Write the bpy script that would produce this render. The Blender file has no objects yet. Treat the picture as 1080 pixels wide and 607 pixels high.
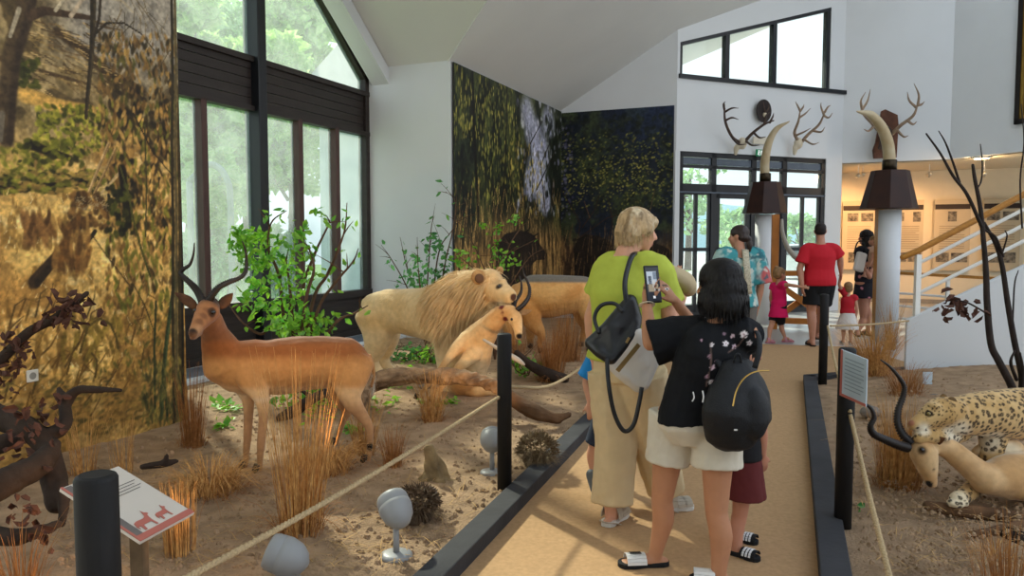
import bpy, math, random
import numpy as np
from mathutils import Vector, Matrix
random.seed(11)
RNG = np.random.default_rng(5)
SC = bpy.context.scene
COL = SC.collection
PI = math.pi
V = Vector

# ---------------------------------------------------------------- camera numbers
CAM_H, FPX, PITCH = 1.52, 800.0, math.atan(50.5 / 800)
CP, SP = math.cos(PITCH), math.sin(PITCH)
YAW = math.radians(23.3)          # the building stands turned 23.3 degrees to the viewing axis
CY, SY = math.cos(YAW), math.sin(YAW)

def at(px, py, d):
    """survey point: sight-line through (px, py) of the photograph followed to distance d ahead"""
    u, v = (px - 540) / FPX, (303.5 - py) / FPX
    k = CP + v * SP
    return V((u * d / k, d, CAM_H + d * (v * CP - SP) / k))

def fl(px, py, z=0.03):
    """where that sight-line meets the level z"""
    v = (303.5 - py) / FPX
    k = CP + v * SP
    d = (z - CAM_H) * k / (v * CP - SP)
    return at(px, py, d)

def bw(x, y, z=0.0):
    """building axes (x across, y along the window wall) to the world"""
    return V((CY * x + SY * y, -SY * x + CY * y, z))

# ---------------------------------------------------------------- colours and noise
def lin(h):
    h = h.lstrip('#')
    c = [int(h[i:i + 2], 16) / 255 for i in (0, 2, 4)]
    return tuple((v / 12.92 if v <= .04045 else ((v + .055) / 1.055) ** 2.4) for v in c)

def A(h):
    return np.array(lin(h))

def vnoise(P, s=1.0, seed=0):
    P = np.asarray(P, float)
    Q = P * s + seed * 17.317
    i = np.floor(Q).astype(np.int64)
    f = Q - i
    f = f * f * (3 - 2 * f)
    def h(a, b, c):
        n = (a * 374761393 + b * 668265263 + c * 2246822519) & 0x7fffffff
        n = ((n ^ (n >> 13)) * 1274126177) & 0x7fffffff
        return ((n ^ (n >> 16)) & 0xffff) / 65535.0
    r = 0
    for dx in (0, 1):
        for dy in (0, 1):
            for dz in (0, 1):
                w = (f[:, 0] if dx else 1 - f[:, 0]) * (f[:, 1] if dy else 1 - f[:, 1]) * (f[:, 2] if dz else 1 - f[:, 2])
                r = r + w * h(i[:, 0] + dx, i[:, 1] + dy, i[:, 2] + dz)
    return r

def fbm(P, s=1.0, seed=0, o=3):
    r, a, t = 0, 1.0, 0
    for k in range(o):
        r = r + a * vnoise(P, s * 2 ** k, seed + k)
        t += a
        a *= .5
    return r / t

def sstep(a, b, x):
    t = np.clip((x - a) / (b - a), 0, 1)
    return t * t * (3 - 2 * t)

def mixc(a, b, t):
    return a + (b - a) * np.asarray(t)[:, None]

# ---------------------------------------------------------------- materials
MATS = {}
def mat(name, col='#808080', rough=.6, spec=.3, var=.12, vs=6.0, bump=0.0, bs=60.0, metal=0.0, vcol=False,
        sheen=0.0, emit=None, estr=0.0, stretch=None, col2=None, coat=0.0, sss=0.0, detail=4.0, bdist=.01):
    if name in MATS:
        return MATS[name]
    m = bpy.data.materials.new(name)
    m.use_nodes = True
    nt = m.node_tree
    N, L = nt.nodes, nt.links
    b = N['Principled BSDF']
    b.inputs['Roughness'].default_value = rough
    b.inputs['Specular IOR Level'].default_value = spec
    b.inputs['Metallic'].default_value = metal
    b.inputs['Sheen Weight'].default_value = sheen
    b.inputs['Coat Weight'].default_value = coat
    if sss:
        b.inputs['Subsurface Weight'].default_value = sss
        b.inputs['Subsurface Radius'].default_value = (.012, .005, .003)
        b.inputs['Subsurface Scale'].default_value = 1.0
    tc = N.new('ShaderNodeTexCoord')
    mp = N.new('ShaderNodeMapping')
    L.new(tc.outputs['Object'], mp.inputs['Vector'])
    if stretch:
        mp.inputs['Scale'].default_value = stretch
    nz = N.new('ShaderNodeTexNoise')
    nz.inputs['Scale'].default_value = vs
    nz.inputs['Detail'].default_value = detail
    L.new(mp.outputs['Vector'], nz.inputs['Vector'])
    mx = N.new('ShaderNodeMix')
    mx.data_type = 'RGBA'
    ramp = N.new('ShaderNodeMapRange')
    ramp.inputs['From Min'].default_value = .3
    ramp.inputs['From Max'].default_value = .7
    L.new(nz.outputs['Fac'], ramp.inputs['Value'])
    L.new(ramp.outputs['Result'], mx.inputs['Factor'])
    if vcol:
        at_ = N.new('ShaderNodeAttribute')
        at_.attribute_name = 'Col'
        def scaled(k):
            q = N.new('ShaderNodeMix')
            q.data_type = 'RGBA'
            q.blend_type = 'MULTIPLY'
            q.inputs['Factor'].default_value = 1
            L.new(at_.outputs['Color'], q.inputs['A'])
            q.inputs['B'].default_value = (k, k, k, 1)
            return q.outputs['Result']
        L.new(scaled(1 - var), mx.inputs['A'])
        L.new(scaled(1 + var), mx.inputs['B'])
    else:
        c = lin(col)
        c2 = lin(col2) if col2 else None
        mx.inputs['A'].default_value = tuple(v * (1 - var) for v in c) + (1,)
        mx.inputs['B'].default_value = (c2 + (1,)) if c2 else tuple(min(1, v * (1 + var)) for v in c) + (1,)
    L.new(mx.outputs['Result'], b.inputs['Base Color'])
    if bump:
        n2 = N.new('ShaderNodeTexNoise')
        n2.inputs['Scale'].default_value = bs
        n2.inputs['Detail'].default_value = 3
        L.new(mp.outputs['Vector'], n2.inputs['Vector'])
        bp = N.new('ShaderNodeBump')
        bp.inputs['Strength'].default_value = bump
        bp.inputs['Distance'].default_value = bdist
        L.new(n2.outputs['Fac'], bp.inputs['Height'])
        L.new(bp.outputs['Normal'], b.inputs['Normal'])
    if emit:
        b.inputs['Emission Color'].default_value = lin(emit) + (1,)
        b.inputs['Emission Strength'].default_value = estr
    MATS[name] = m
    return m

def leaf_mat(name, c1, c2, trans=.35):
    if name in MATS:
        return MATS[name]
    m = bpy.data.materials.new(name)
    m.use_nodes = True
    N, L = m.node_tree.nodes, m.node_tree.links
    N.remove(N['Principled BSDF'])
    out = N['Material Output']
    tc = N.new('ShaderNodeTexCoord')
    nz = N.new('ShaderNodeTexNoise')
    nz.inputs['Scale'].default_value = 9
    L.new(tc.outputs['Object'], nz.inputs['Vector'])
    rp = N.new('ShaderNodeValToRGB')
    rp.color_ramp.elements[0].position = .35
    rp.color_ramp.elements[1].position = .65
    rp.color_ramp.elements[0].color = lin(c1) + (1,)
    rp.color_ramp.elements[1].color = lin(c2) + (1,)
    L.new(nz.outputs['Fac'], rp.inputs['Fac'])
    d, t, g = N.new('ShaderNodeBsdfDiffuse'), N.new('ShaderNodeBsdfTranslucent'), N.new('ShaderNodeBsdfGlossy')
    g.inputs['Roughness'].default_value = .4
    for q in (d, t):
        L.new(rp.outputs['Color'], q.inputs['Color'])
    m1, m2 = N.new('ShaderNodeMixShader'), N.new('ShaderNodeMixShader')
    m1.inputs[0].default_value = trans
    m2.inputs[0].default_value = .05
    L.new(d.outputs[0], m1.inputs[1]); L.new(t.outputs[0], m1.inputs[2])
    L.new(m1.outputs[0], m2.inputs[1]); L.new(g.outputs[0], m2.inputs[2])
    L.new(m2.outputs[0], out.inputs[0])
    MATS[name] = m
    return m

def glass_mat(name, dust=.1, gloss=.06, tint='#eef6f6', dustcol='#dfe9ea'):
    if name in MATS:
        return MATS[name]
    m = bpy.data.materials.new(name)
    m.use_nodes = True
    N, L = m.node_tree.nodes, m.node_tree.links
    N.remove(N['Principled BSDF'])
    out = N['Material Output']
    t, g, d = N.new('ShaderNodeBsdfTransparent'), N.new('ShaderNodeBsdfGlossy'), N.new('ShaderNodeBsdfTranslucent')
    t.inputs['Color'].default_value = lin(tint) + (1,)
    g.inputs['Roughness'].default_value = .02
    d.inputs['Color'].default_value = lin(dustcol) + (1,)
    tc = N.new('ShaderNodeTexCoord')
    nz = N.new('ShaderNodeTexNoise')
    nz.inputs['Scale'].default_value = 2.5
    nz.inputs['Detail'].default_value = 5
    L.new(tc.outputs['Object'], nz.inputs['Vector'])
    mr = N.new('ShaderNodeMapRange')
    mr.inputs['From Min'].default_value = .25
    mr.inputs['From Max'].default_value = .75
    mr.inputs['To Min'].default_value = dust * .6
    mr.inputs['To Max'].default_value = dust * 1.4
    L.new(nz.outputs['Fac'], mr.inputs['Value'])
    m1, m2 = N.new('ShaderNodeMixShader'), N.new('ShaderNodeMixShader')
    L.new(mr.outputs['Result'], m1.inputs[0])
    m2.inputs[0].default_value = gloss
    L.new(t.outputs[0], m1.inputs[1]); L.new(d.outputs[0], m1.inputs[2])
    L.new(m1.outputs[0], m2.inputs[1]); L.new(g.outputs[0], m2.inputs[2])
    L.new(m2.outputs[0], out.inputs[0])
    MATS[name] = m
    return m

# ---------------------------------------------------------------- meshes
ORG = {}
def tag(o, label=None, cat=None, group=None, kind=None):
    if label: o['label'] = label
    if cat: o['category'] = cat
    if group: o['group'] = group
    if kind: o['kind'] = kind
    return o

def thing(name, loc, label, cat, group=None, kind=None):
    o = bpy.data.objects.new(name, None)
    COL.objects.link(o)
    o.location = loc
    o.empty_display_size = .1
    ORG[o.name] = V(loc)
    return tag(o, label, cat, group, kind)

def put(name, me, mats, parent=None, loc=None, smooth=True):
    """link a mesh given in world coordinates as one object; its origin goes to loc or to its parent's origin"""
    o = bpy.data.objects.new(name, me)
    COL.objects.link(o)
    org = ORG[parent.name] if parent is not None else V(loc or (0, 0, 0))
    if org.length > 0:
        me.transform(Matrix.Translation(-org))
    if parent is not None:
        o.parent = parent
    else:
        o.location = org
    ORG[o.name] = V(org)
    for m in (mats if isinstance(mats, (list, tuple)) else [mats]):
        me.materials.append(m)
    if smooth:
        me.polygons.foreach_set('use_smooth', [True] * len(me.polygons))
    me.update()
    return o

class Sh:
    def __init__(s):
        s.v, s.f, s.m = [], [], []
    def add(s, vs, fs, mi=0):
        b = len(s.v)
        s.v.extend(tuple(v) for v in vs)
        s.f.extend([tuple(b + i for i in f) for f in fs])
        s.m.extend([mi] * len(fs))
        return s
    def tube(s, pts, rad, seg=10, up=(0, 0, 1), mi=0, cap=True):
        pts = [V(p) for p in pts]
        n = len(pts)
        if not isinstance(rad, (list, tuple)):
            rad = [rad] * n
        rad = [(r, r) if not isinstance(r, (list, tuple)) else r for r in rad]
        tan = []
        for i in range(n):
            t = pts[min(i + 1, n - 1)] - pts[max(i - 1, 0)]
            tan.append(t.normalized() if t.length > 1e-9 else V((0, 0, 1)))
        up = V(up)
        rings = []
        side0 = None
        for i in range(n):
            t = tan[i]
            sd = t.cross(up) if side0 is None else side0 - t * side0.dot(t)
            if sd.length < 1e-4:
                sd = t.cross(V((1, 0, 0))) if abs(t.x) < .9 else t.cross(V((0, 1, 0)))
            sd.normalize()
            side0 = sd
            w = sd.cross(t).normalized()
            rings.append((pts[i], sd, w, rad[i]))
        if cap == 'round':
            def extra(k, sgn):
                p, sd, w, (a, b) = rings[k]
                r = min(a, b)
                t = tan[k]
                return [(p + t * sgn * r * math.sin(q), sd, w, (a * math.cos(q), b * math.cos(q))) for q in (.5, 1.0, 1.4)]
            rings = list(reversed(extra(0, -1))) + rings + extra(n - 1, 1)
        vs = []
        for p, sd, w, (a, b) in rings:
            for k in range(seg):
                q = 2 * PI * k / seg
                vs.append(p + sd * (a * math.cos(q)) + w * (b * math.sin(q)))
        fs = []
        for i in range(len(rings) - 1):
            for k in range(seg):
                a0, a1 = i * seg + k, i * seg + (k + 1) % seg
                fs.append((a0, a1, a1 + seg, a0 + seg))
        if cap:
            fs.append(tuple(reversed(range(seg))))
            l = (len(rings) - 1) * seg
            fs.append(tuple(range(l, l + seg)))
        return s.add(vs, fs, mi)
    def ell(s, c, r, rot=None, seg=18, rings=12, mi=0):
        c = V(c)
        if not isinstance(r, (list, tuple)): r = (r, r, r)
        vs, fs = [], []
        for i in range(1, rings):
            th = PI * i / rings
            for k in range(seg):
                ph = 2 * PI * k / seg
                p = V((r[0] * math.sin(th) * math.cos(ph), r[1] * math.sin(th) * math.sin(ph), r[2] * math.cos(th)))
                vs.append(c + (rot @ p if rot else p))
        for i in range(rings - 2):
            for k in range(seg):
                a, b = i * seg + k, i * seg + (k + 1) % seg
                fs.append((a, a + seg, b + seg, b))
        pt, pb = V((0, 0, r[2])), V((0, 0, -r[2]))
        vs += [c + (rot @ pt if rot else pt), c + (rot @ pb if rot else pb)]
        t, bt = len(vs) - 2, len(vs) - 1
        for k in range(seg):
            fs.append((t, k, (k + 1) % seg))
            l = (rings - 2) * seg
            fs.append((bt, l + (k + 1) % seg, l + k))
        return s.add(vs, fs, mi)
    def hexa(s, b, t, mi=0):
        """four points below (counter-clockwise from above), four above"""
        return s.add(list(b) + list(t), [(3, 2, 1, 0), (4, 5, 6, 7), (0, 1, 5, 4), (1, 2, 6, 5), (2, 3, 7, 6), (3, 0, 4, 7)], mi)
    def box(s, c, size, rot=None, mi=0):
        c = V(c)
        x, y, z = (q / 2 for q in size)
        P = [V(p) for p in ((-x, -y, -z), (x, -y, -z), (x, y, -z), (-x, y, -z), (-x, -y, z), (x, -y, z), (x, y, z), (-x, y, z))]
        P = [c + (rot @ p if rot else p) for p in P]
        return s.hexa(P[:4], P[4:], mi)
    def bar(s, a, b, w, h, up=(0, 0, 1), mi=0):
        """square bar from a to b: width w sideways, h along up"""
        a, b = V(a), V(b)
        t = (b - a).normalized()
        sd = t.cross(V(up)).normalized()
        u = sd.cross(t)
        def q(p): return [p - sd * w / 2 - u * h / 2, p + sd * w / 2 - u * h / 2, p + sd * w / 2 + u * h / 2, p - sd * w / 2 + u * h / 2]
        A0, B0 = q(a), q(b)
        return s.add(A0 + B0, [(0, 1, 2, 3), (7, 6, 5, 4), (0, 4, 5, 1), (1, 5, 6, 2), (2, 6, 7, 3), (3, 7, 4, 0)], mi)
    def quad(s, a, b, c, d, mi=0):
        return s.add([a, b, c, d], [(0, 1, 2, 3)], mi)
    def lathe(s, prof, c=(0, 0, 0), seg=20, axis=(0, 0, 1), mi=0):
        ax = V(axis).normalized()
        x = ax.orthogonal().normalized()
        y = ax.cross(x)
        c = V(c)
        vs, fs = [], []
        for r, h in prof:
            for k in range(seg):
                q = 2 * PI * k / seg
                vs.append(c + ax * h + (x * math.cos(q) + y * math.sin(q)) * r)
        for i in range(len(prof) - 1):
            for k in range(seg):
                a0, a1 = i * seg + k, i * seg + (k + 1) % seg
                fs.append((a0, a1, a1 + seg, a0 + seg))
        fs.append(tuple(reversed(range(seg))))
        l = (len(prof) - 1) * seg
        fs.append(tuple(range(l, l + seg)))
        return s.add(vs, fs, mi)
    def prism(s, outline, ext, mi=0):
        """flat outline (list of points) given the thickness vector ext"""
        n = len(outline)
        P = [V(p) for p in outline]
        Q = [p + V(ext) for p in P]
        fs = [tuple(reversed(range(n))), tuple(range(n, 2 * n))] + [(i, (i + 1) % n, (i + 1) % n + n, i + n) for i in range(n)]
        return s.add(P + Q, fs, mi)
    def mesh(s, name='m'):
        me = bpy.data.meshes.new(name)
        me.from_pydata(s.v, [], s.f)
        if any(s.m):
            me.polygons.foreach_set('material_index', s.m)
        me.update()
        return me
    def build(s, name, mats, parent=None, loc=None, smooth=False, bevel=0.0):
        o = put(name, s.mesh(name), mats, parent, loc, smooth)
        if bevel:
            m = o.modifiers.new('edge', 'BEVEL')
            m.width = bevel
            m.segments = 2
            m.limit_method = 'ANGLE'
        return o

def organic(sh, vox=.01, it=4, fac=.5):
    """the union of the shapes as one continuous skin"""
    o = bpy.data.objects.new('tmp', sh.mesh('tmp'))
    COL.objects.link(o)
    m = o.modifiers.new('r', 'REMESH')
    m.mode = 'VOXEL'
    m.voxel_size = vox
    if it:
        q = o.modifiers.new('s', 'SMOOTH')
        q.factor = fac
        q.iterations = it
    dg = bpy.context.evaluated_depsgraph_get()
    me = bpy.data.meshes.new_from_object(o.evaluated_get(dg))
    old = o.data
    bpy.data.objects.remove(o)
    bpy.data.meshes.remove(old)
    return me

def coords(me):
    a = np.empty(len(me.vertices) * 3)
    me.vertices.foreach_get('co', a)
    return a.reshape(-1, 3)

def normals(me):
    a = np.empty(len(me.vertices) * 3)
    me.vertices.foreach_get('normal', a)
    return a.reshape(-1, 3)

def displace(me, fn):
    P, N = coords(me), normals(me)
    P = P + N * np.asarray(fn(P, N))[:, None]
    me.vertices.foreach_set('co', P.ravel())
    me.update()
    return me

def paint(me, fn):
    P = coords(me)
    c = np.clip(np.asarray(fn(P)), 0, 1)
    at_ = me.color_attributes.new('Col', 'FLOAT_COLOR', 'POINT')
    at_.data.foreach_set('color', np.column_stack([c, np.ones(len(c))]).astype(np.float32).ravel())
    return me

def npts(*ps):
    return [V(p) for p in ps]

def spline(pts, n=8):
    """Catmull-Rom through the points"""
    P = [V(p) for p in pts]
    P = [P[0] * 2 - P[1]] + P + [P[-1] * 2 - P[-2]]
    out = []
    for i in range(1, len(P) - 2):
        p0, p1, p2, p3 = P[i - 1:i + 3]
        for k in range(n):
            t = k / n
            out.append(.5 * ((2 * p1) + (p2 - p0) * t + (2 * p0 - 5 * p1 + 4 * p2 - p3) * t * t + (3 * p1 - p0 - 3 * p2 + p3) * t ** 3))
    out.append(P[-2])
    return out

def lerp(a, b, t):
    return a + (b - a) * t

def radii(vals, n):
    """radius list resampled to n entries"""
    out = []
    for i in range(n):
        t = i / (n - 1) * (len(vals) - 1)
        k = min(int(t), len(vals) - 2)
        a, b = vals[k], vals[k + 1]
        if isinstance(a, (list, tuple)):
            out.append(tuple(lerp(x, y, t - k) for x, y in zip(a, b)))
        else:
            out.append(lerp(a, b, t - k))
    return out

def strands(roots, dirs, length, width, sag=.3, seg=4, jit=.25, rng=RNG):
    """many thin tapering hair ribbons in one mesh"""
    sh_v, sh_f = [], []
    n = len(roots)
    roots = np.asarray(roots)
    d = np.asarray(dirs) + rng.normal(0, jit, (n, 3))
    d /= np.linalg.norm(d, axis=1)[:, None]
    Ls = length * rng.uniform(.6, 1.15, n)
    rnd = rng.normal(0, 1, (n, 3))
    side = np.cross(d, rnd)
    side /= np.linalg.norm(side, axis=1)[:, None] + 1e-9
    allp = []
    for k in range(seg + 1):
        t = k / seg
        p = roots + d * (Ls * t)[:, None]
        p[:, 2] -= sag * Ls * t * t
        w = width * (1 - t * .85)
        allp += [p - side * w / 2, p + side * w / 2]
    Pp = np.stack(allp, 1).reshape(-1, 3)
    per = 2 * (seg + 1)
    fs = []
    for i in range(n):
        b = i * per
        for k in range(seg):
            a = b + 2 * k
            fs.append((a, a + 1, a + 3, a + 2))
    me = bpy.data.meshes.new('strands')
    me.from_pydata(Pp.tolist(), [], fs)
    me.update()
    return me
# ================================================================ THE ROOM
M_WALL = mat('white_plaster', '#d8dadc', rough=.9, spec=.1, var=.02, vs=1.5, bump=.05, bs=90)
M_CEIL = mat('ceiling_plaster', '#d9d8d4', rough=.92, spec=.1, var=.02, vs=1.2)
M_WARM = mat('gallery_plaster', '#d9cdb4', rough=.9, spec=.1, var=.02)
M_DARKWOOD = mat('dark_stained_wood', '#2e2623', rough=.5, spec=.35, var=.25, vs=3, stretch=(1, 1, 14), bump=.15, bs=12)
M_MULL = mat('brown_stained_wood', '#4d3530', rough=.5, spec=.35, var=.2, vs=4, stretch=(6, 6, 1))
M_FRAME = mat('black_metal_frame', '#191b20', rough=.4, spec=.4, var=.1)
M_GLASS = glass_mat('dusty_window_glass', dust=.14)
M_DOORGLASS = glass_mat('door_glass', dust=.03, gloss=.05)
M_TILE = mat('grey_floor_tile', '#aaa9a6', rough=.28, spec=.5, var=.06, vs=2)
M_CARPET = mat('beige_carpet', '#b5926c', rough=.95, spec=.05, var=.10, vs=45, bump=.25, bs=400, detail=6)
M_SAND = mat('dry_sandy_soil', '#a3886c', rough=.95, spec=.08, var=.26, vs=7, bump=.9, bs=75, detail=8, bdist=.02)
M_KERB = mat('charcoal_kerb_timber', '#3a3a3d', rough=.75, spec=.2, var=.2, vs=5, bump=.2, bs=40)

def struct(o):
    o['kind'] = 'structure'
    return o

def wallpoly(name, A, B, poly, thick, m, parent=None):
    """upright slab: poly holds (distance along A->B, height); thickness to the left of A->B when positive"""
    A, B = bw(*A), bw(*B)
    u = (B - A).normalized()
    n = V((-u.y, u.x, 0)) * thick
    s = Sh()
    polys = poly if isinstance(poly[0], list) else [poly]
    for q in polys:
        s.prism([A + u * a + V((0, 0, z)) for a, z in q], n)
    return s.build(name, m, parent)

# floor and grounds -------------------------------------------------------------------------------
s = Sh()
s.hexa([V((-9, -4, -.2)), V((14, -4, -.2)), V((14, 24, -.2)), V((-9, 24, -.2))], [V((-9, -4, 0)), V((14, -4, 0)), V((14, 24, 0)), V((-9, 24, 0))])
# only under the room: cut along the building axes
s = Sh()
pl = [bw(-6.95, -4), bw(7, -4), bw(9, 21), bw(-1.6, 21), bw(-1.5, 19), bw(-5.4, 15), bw(-5.4, 10.2), bw(-6.95, 10.2)]
s.prism([p + V((0, 0, -.2)) for p in pl], (0, 0, .2))
struct(s.build('floor', M_TILE))

def kerb_l(d): return -.202 + .339 * (d - 3.435)
def kerb_r(d): return 1.421 + .368 * (d - 3.435)

s = Sh()
s.prism([V((kerb_l(0.3), .3, 0.0)), V((kerb_r(0.3), .3, 0.0)), V((kerb_r(8.1), 8.1, 0.0)), V((4.9, 8.9, 0)), V((4.9, 10.7, 0)), V((kerb_l(11.3), 11.3, 0))], (0, 0, .008))
o = struct(s.build('floor_carpet', M_CARPET))

def gh(x, y):
    P = np.column_stack([np.atleast_1d(x), np.atleast_1d(y), np.zeros(np.size(x))])
    return .03 + .05 * (fbm(P, .9, 3) - .5) + .018 * (fbm(P, 6, 4) - .5)

def right_mound(vs):
    x, y = vs[:, 0], vs[:, 1]
    return .10 * sstep(4.5, 6.2, y) * sstep(0.1, 1.2, x - (1.421 + .368 * (y - 3.435))) + .06 * sstep(1.0, 2.2, x - (1.421 + .368 * (y - 3.435)))

def gz(p):
    z = float(gh(p[0], p[1])[0])
    if p[0] > kerb_r(p[1]):
        z += float(right_mound(np.array([[p[0], p[1]]]))[0])
    return z

def ground_patch(name, rows, xl, xr, ncol, extra=None):
    vs, fs = [], []
    for i, d in enumerate(rows):
        a, b = xl(d), xr(d)
        vs += [(a + (b - a) * k / ncol, d) for k in range(ncol + 1)]
    vs = np.array(vs)
    P = np.column_stack([vs, np.zeros(len(vs))])
    z = gh(vs[:, 0], vs[:, 1]) + .022 * np.maximum(0, fbm(P, 22, 9) - .52) + .03 * np.maximum(0, fbm(P, 13, 2) - .58)
    if extra is not None:
        z = z + extra(vs)
    n = ncol + 1
    for i in range(len(rows) - 1):
        for k in range(ncol):
            fs.append((i * n + k, i * n + k + 1, (i + 1) * n + k + 1, (i + 1) * n + k))
    me = bpy.data.meshes.new(name)
    me.from_pydata(np.column_stack([vs, z]).tolist(), [], fs)
    return struct(put(name, me, M_SAND))

rows = [1.0]
while rows[-1] < 14.6:
    rows.append(rows[-1] + .012 + rows[-1] * .006)
ground_patch('ground_sand_left', rows, lambda d: max((-6.08 + .3955 * d) / .9185, -.75 * d - .9), lambda d: min(kerb_l(d) - .05, 3.1 if d < 12 else 2.6), 210)
rows = [1.0]
while rows[-1] < 8.05:
    rows.append(rows[-1] + .012 + rows[-1] * .006)
ground_patch('ground_sand_right', rows, lambda d: kerb_r(d) + .08, lambda d: min(.72 * d + .75, 7.3), 150, right_mound)

def kerb(name, pts, side, w=.13, h=.085):
    s = Sh()
    P = [V(p) for p in pts]
    for a, b in zip(P[:-1], P[1:]):
        n = V(((b - a).y, -(b - a).x, 0)).normalized() * side * w
        s.hexa([a, b, b + n, a + n] if side < 0 else [a + n, b + n, b, a], [q + V((0, 0, h)) for q in ([a, b, b + n, a + n] if side < 0 else [a + n, b + n, b, a])])
    return struct(s.build(name, M_KERB, bevel=.006))
kerb('trim_kerb_left', [(kerb_l(.6), .6, 0), (kerb_l(6.2), 6.2, 0), (kerb_l(11.3), 11.3, 0)], -1)
kerb('trim_kerb_right', [(kerb_r(.6), .6, 0), (kerb_r(8.05), 8.05, 0)], 1)
kerb('trim_kerb_end', [(kerb_r(8.05), 8.05, 0), (4.75, 8.68, 0)], 1)

# left bay with the gable window -------------------------------------------------------------------
WX, Y0, Y1, YM = -6.8, 5.13, 10.03, 7.58
EAVE, BS, MS = 4.15, .78, .58
def bayz(y): return EAVE + BS * (min(y, 2 * YM - y) * -1 + Y1) if y > YM else EAVE + BS * (y - Y0)
struct(wallpoly('wall_left', (WX, Y0), (WX, 4.35), [(0, 0), (Y0 - 4.35, 0), (Y0 - 4.35, 4.4), (0, 4.4)], -.25, M_WALL))
struct(wallpoly('wall_bay', (WX, Y1), (-5.3, Y1), [(-.1, 0), (1.5, 0), (1.5, 4.3), (-.1, 4.3)], .25, M_WALL))
struct(wallpoly('wall_mural', (-5.3, Y1 + .001), (-5.3, 14.81), [(0, 0), (4.78, 0), (4.78, 4.3), (0, 4.3)], .2, M_WALL))
struct(wallpoly('wall_back', (-5.4, 14.81), (-2.93, 14.81), [(0, 0), (2.47, 0), (2.47, 8), (0, 8)], .25, M_WALL))
struct(wallpoly('wall_bay_near', (WX, Y0), (-5.3, Y0), [(-.1, 0), (.6, 0), (.6, 4.3), (-.1, 4.3)], -.2, M_WALL))

def slab(name, pts, m=M_CEIL, t=.12):
    s = Sh()
    s.prism([bw(*p) for p in pts], (0, 0, t))
    return struct(s.build(name, m))
RZ = EAVE + BS * (Y1 - YM)
VX = -5.3 + (RZ - EAVE) / MS
def mz(x): return EAVE + MS * (x + 5.3)
slab('ceiling_bay_far', [(-6.95, Y1 + .1, EAVE - BS * .1), (-5.3, Y1 + .1, EAVE - BS * .1), (-5.3, Y1, EAVE), (VX, YM, RZ), (-6.95, YM, RZ)])
slab('ceiling_bay_near', [(-6.95, Y0, EAVE), (-6.95, YM, RZ), (VX, YM, RZ), (-5.3, Y0, EAVE)])
slab('ceiling_main', [(-5.35, Y1, mz(-5.35)), (VX, YM, RZ), (1.6, YM, mz(1.6)), (1.6, 21, mz(1.6)), (-5.35, 15.2, mz(-5.35))])
slab('ceiling_main_near', [(-5.35, Y0, mz(-5.35)), (-5.35, 3.4, mz(-5.35)), (1.6, 3.4, mz(1.6)), (1.6, YM, mz(1.6)), (VX, YM, RZ)])
slab('ceiling_rear_added', [(-7.5, 3.4, 5.2), (-7.5, -3.5, 5.2), (1.6, -3.5, mz(1.6)), (1.6, 3.4, mz(1.6))])  # unseen roof piece, added to cut the sky fill from behind
struct(wallpoly('wall_rear_added', (-7.5, -3.5), (8, -3.5), [(0, 0), (15.5, 0), (15.5, 6.5), (0, 6.5)], -.2, M_WALL))  # unseen wall behind the camera, added to hold back ambient light
# rafter along the gable, inside the glass
s = Sh()
for (ya, yb) in ((Y1, YM), (Y0, YM)):
    sg = 1 if ya > yb else -1
    za, zb = EAVE - .02, RZ - .02
    P = [bw(-6.66, ya, za), bw(-6.36, ya, za), bw(-6.36, yb, zb), bw(-6.66, yb, zb)]
    s.prism([p + V((0, 0, -.24)) for p in P], (0, 0, .24))
struct(s.build('trim_gable_rafter', M_WALL))

# gable window: frame, mullions, panes
def wbar(s, y0, z0, y1, z1, x0=WX - .06, x1=WX + .08, mi=0):
    s.hexa([bw(x0, y0, z0), bw(x1, y0, z0), bw(x1, y1, z0), bw(x0, y1, z0)], [bw(x0, y0, z1), bw(x1, y0, z1), bw(x1, y1, z1), bw(x0, y1, z1)], mi)
w1 = struct(thing('window_1', bw(WX, YM, 0), 'tall gabled window in dark wood looking out to trees', 'window'))
def gz_top(y): return 3.98 + .86 * (Y1 - y) if y >= YM else 3.98 + .86 * (y - Y0)
s = Sh()
wbar(s, Y0, 0, Y0 + .1, 4.05); wbar(s, Y1 - .1, 0, Y1, 4.1)
for ya in (Y0, Y1):
    za, zb = gz_top(ya), gz_top(YM)
    y2 = YM
    for x0, x1 in ((WX - .06, WX + .08),):
        P = [bw(x0, ya, za), bw(x1, ya, za), bw(x1, y2, zb), bw(x0, y2, zb)]
        s.prism([p + V((0, 0, -.1)) for p in P], (0, 0, .2))
s.build('window_frame', M_DARKWOOD, w1)
s = Sh(); wbar(s, Y0, .05, Y1, .70, WX - .05, WX + .03); wbar(s, Y0, .66, Y1, .76, WX - .05, WX + .10)
wbar(s, Y0, .02, Y1, .16, WX - .05, WX + .06)
s.build('sill_panel', M_DARKWOOD, w1)
s = Sh()
for k in range(5):
    wbar(s, Y0, 3.17 + .118 * k, Y1, 3.17 + .118 * k + .108, WX - .04, WX + .04)
wbar(s, Y0, 3.12, Y1, 3.18, WX - .05, WX + .09); wbar(s, Y0, 3.72, Y1, 3.79, WX - .05, WX + .09)
s.build('transom', M_DARKWOOD, w1)
s = Sh(); wbar(s, YM - .075, 0, YM + .075, gz_top(YM), WX - .08, WX + .16)
s.build('mullion', M_FRAME, w1, bevel=.01)
for y in (6.0, 6.68, 8.38, 9.2):
    s = Sh(); wbar(s, y - .045, .7, y + .045, 3.15, WX - .05, WX + .09)
    s.build('mullion', M_MULL, w1, bevel=.006)
ys = [Y0 + .1, 6.0, 6.68, YM, 8.38, 9.2, Y1 - .1]
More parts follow.
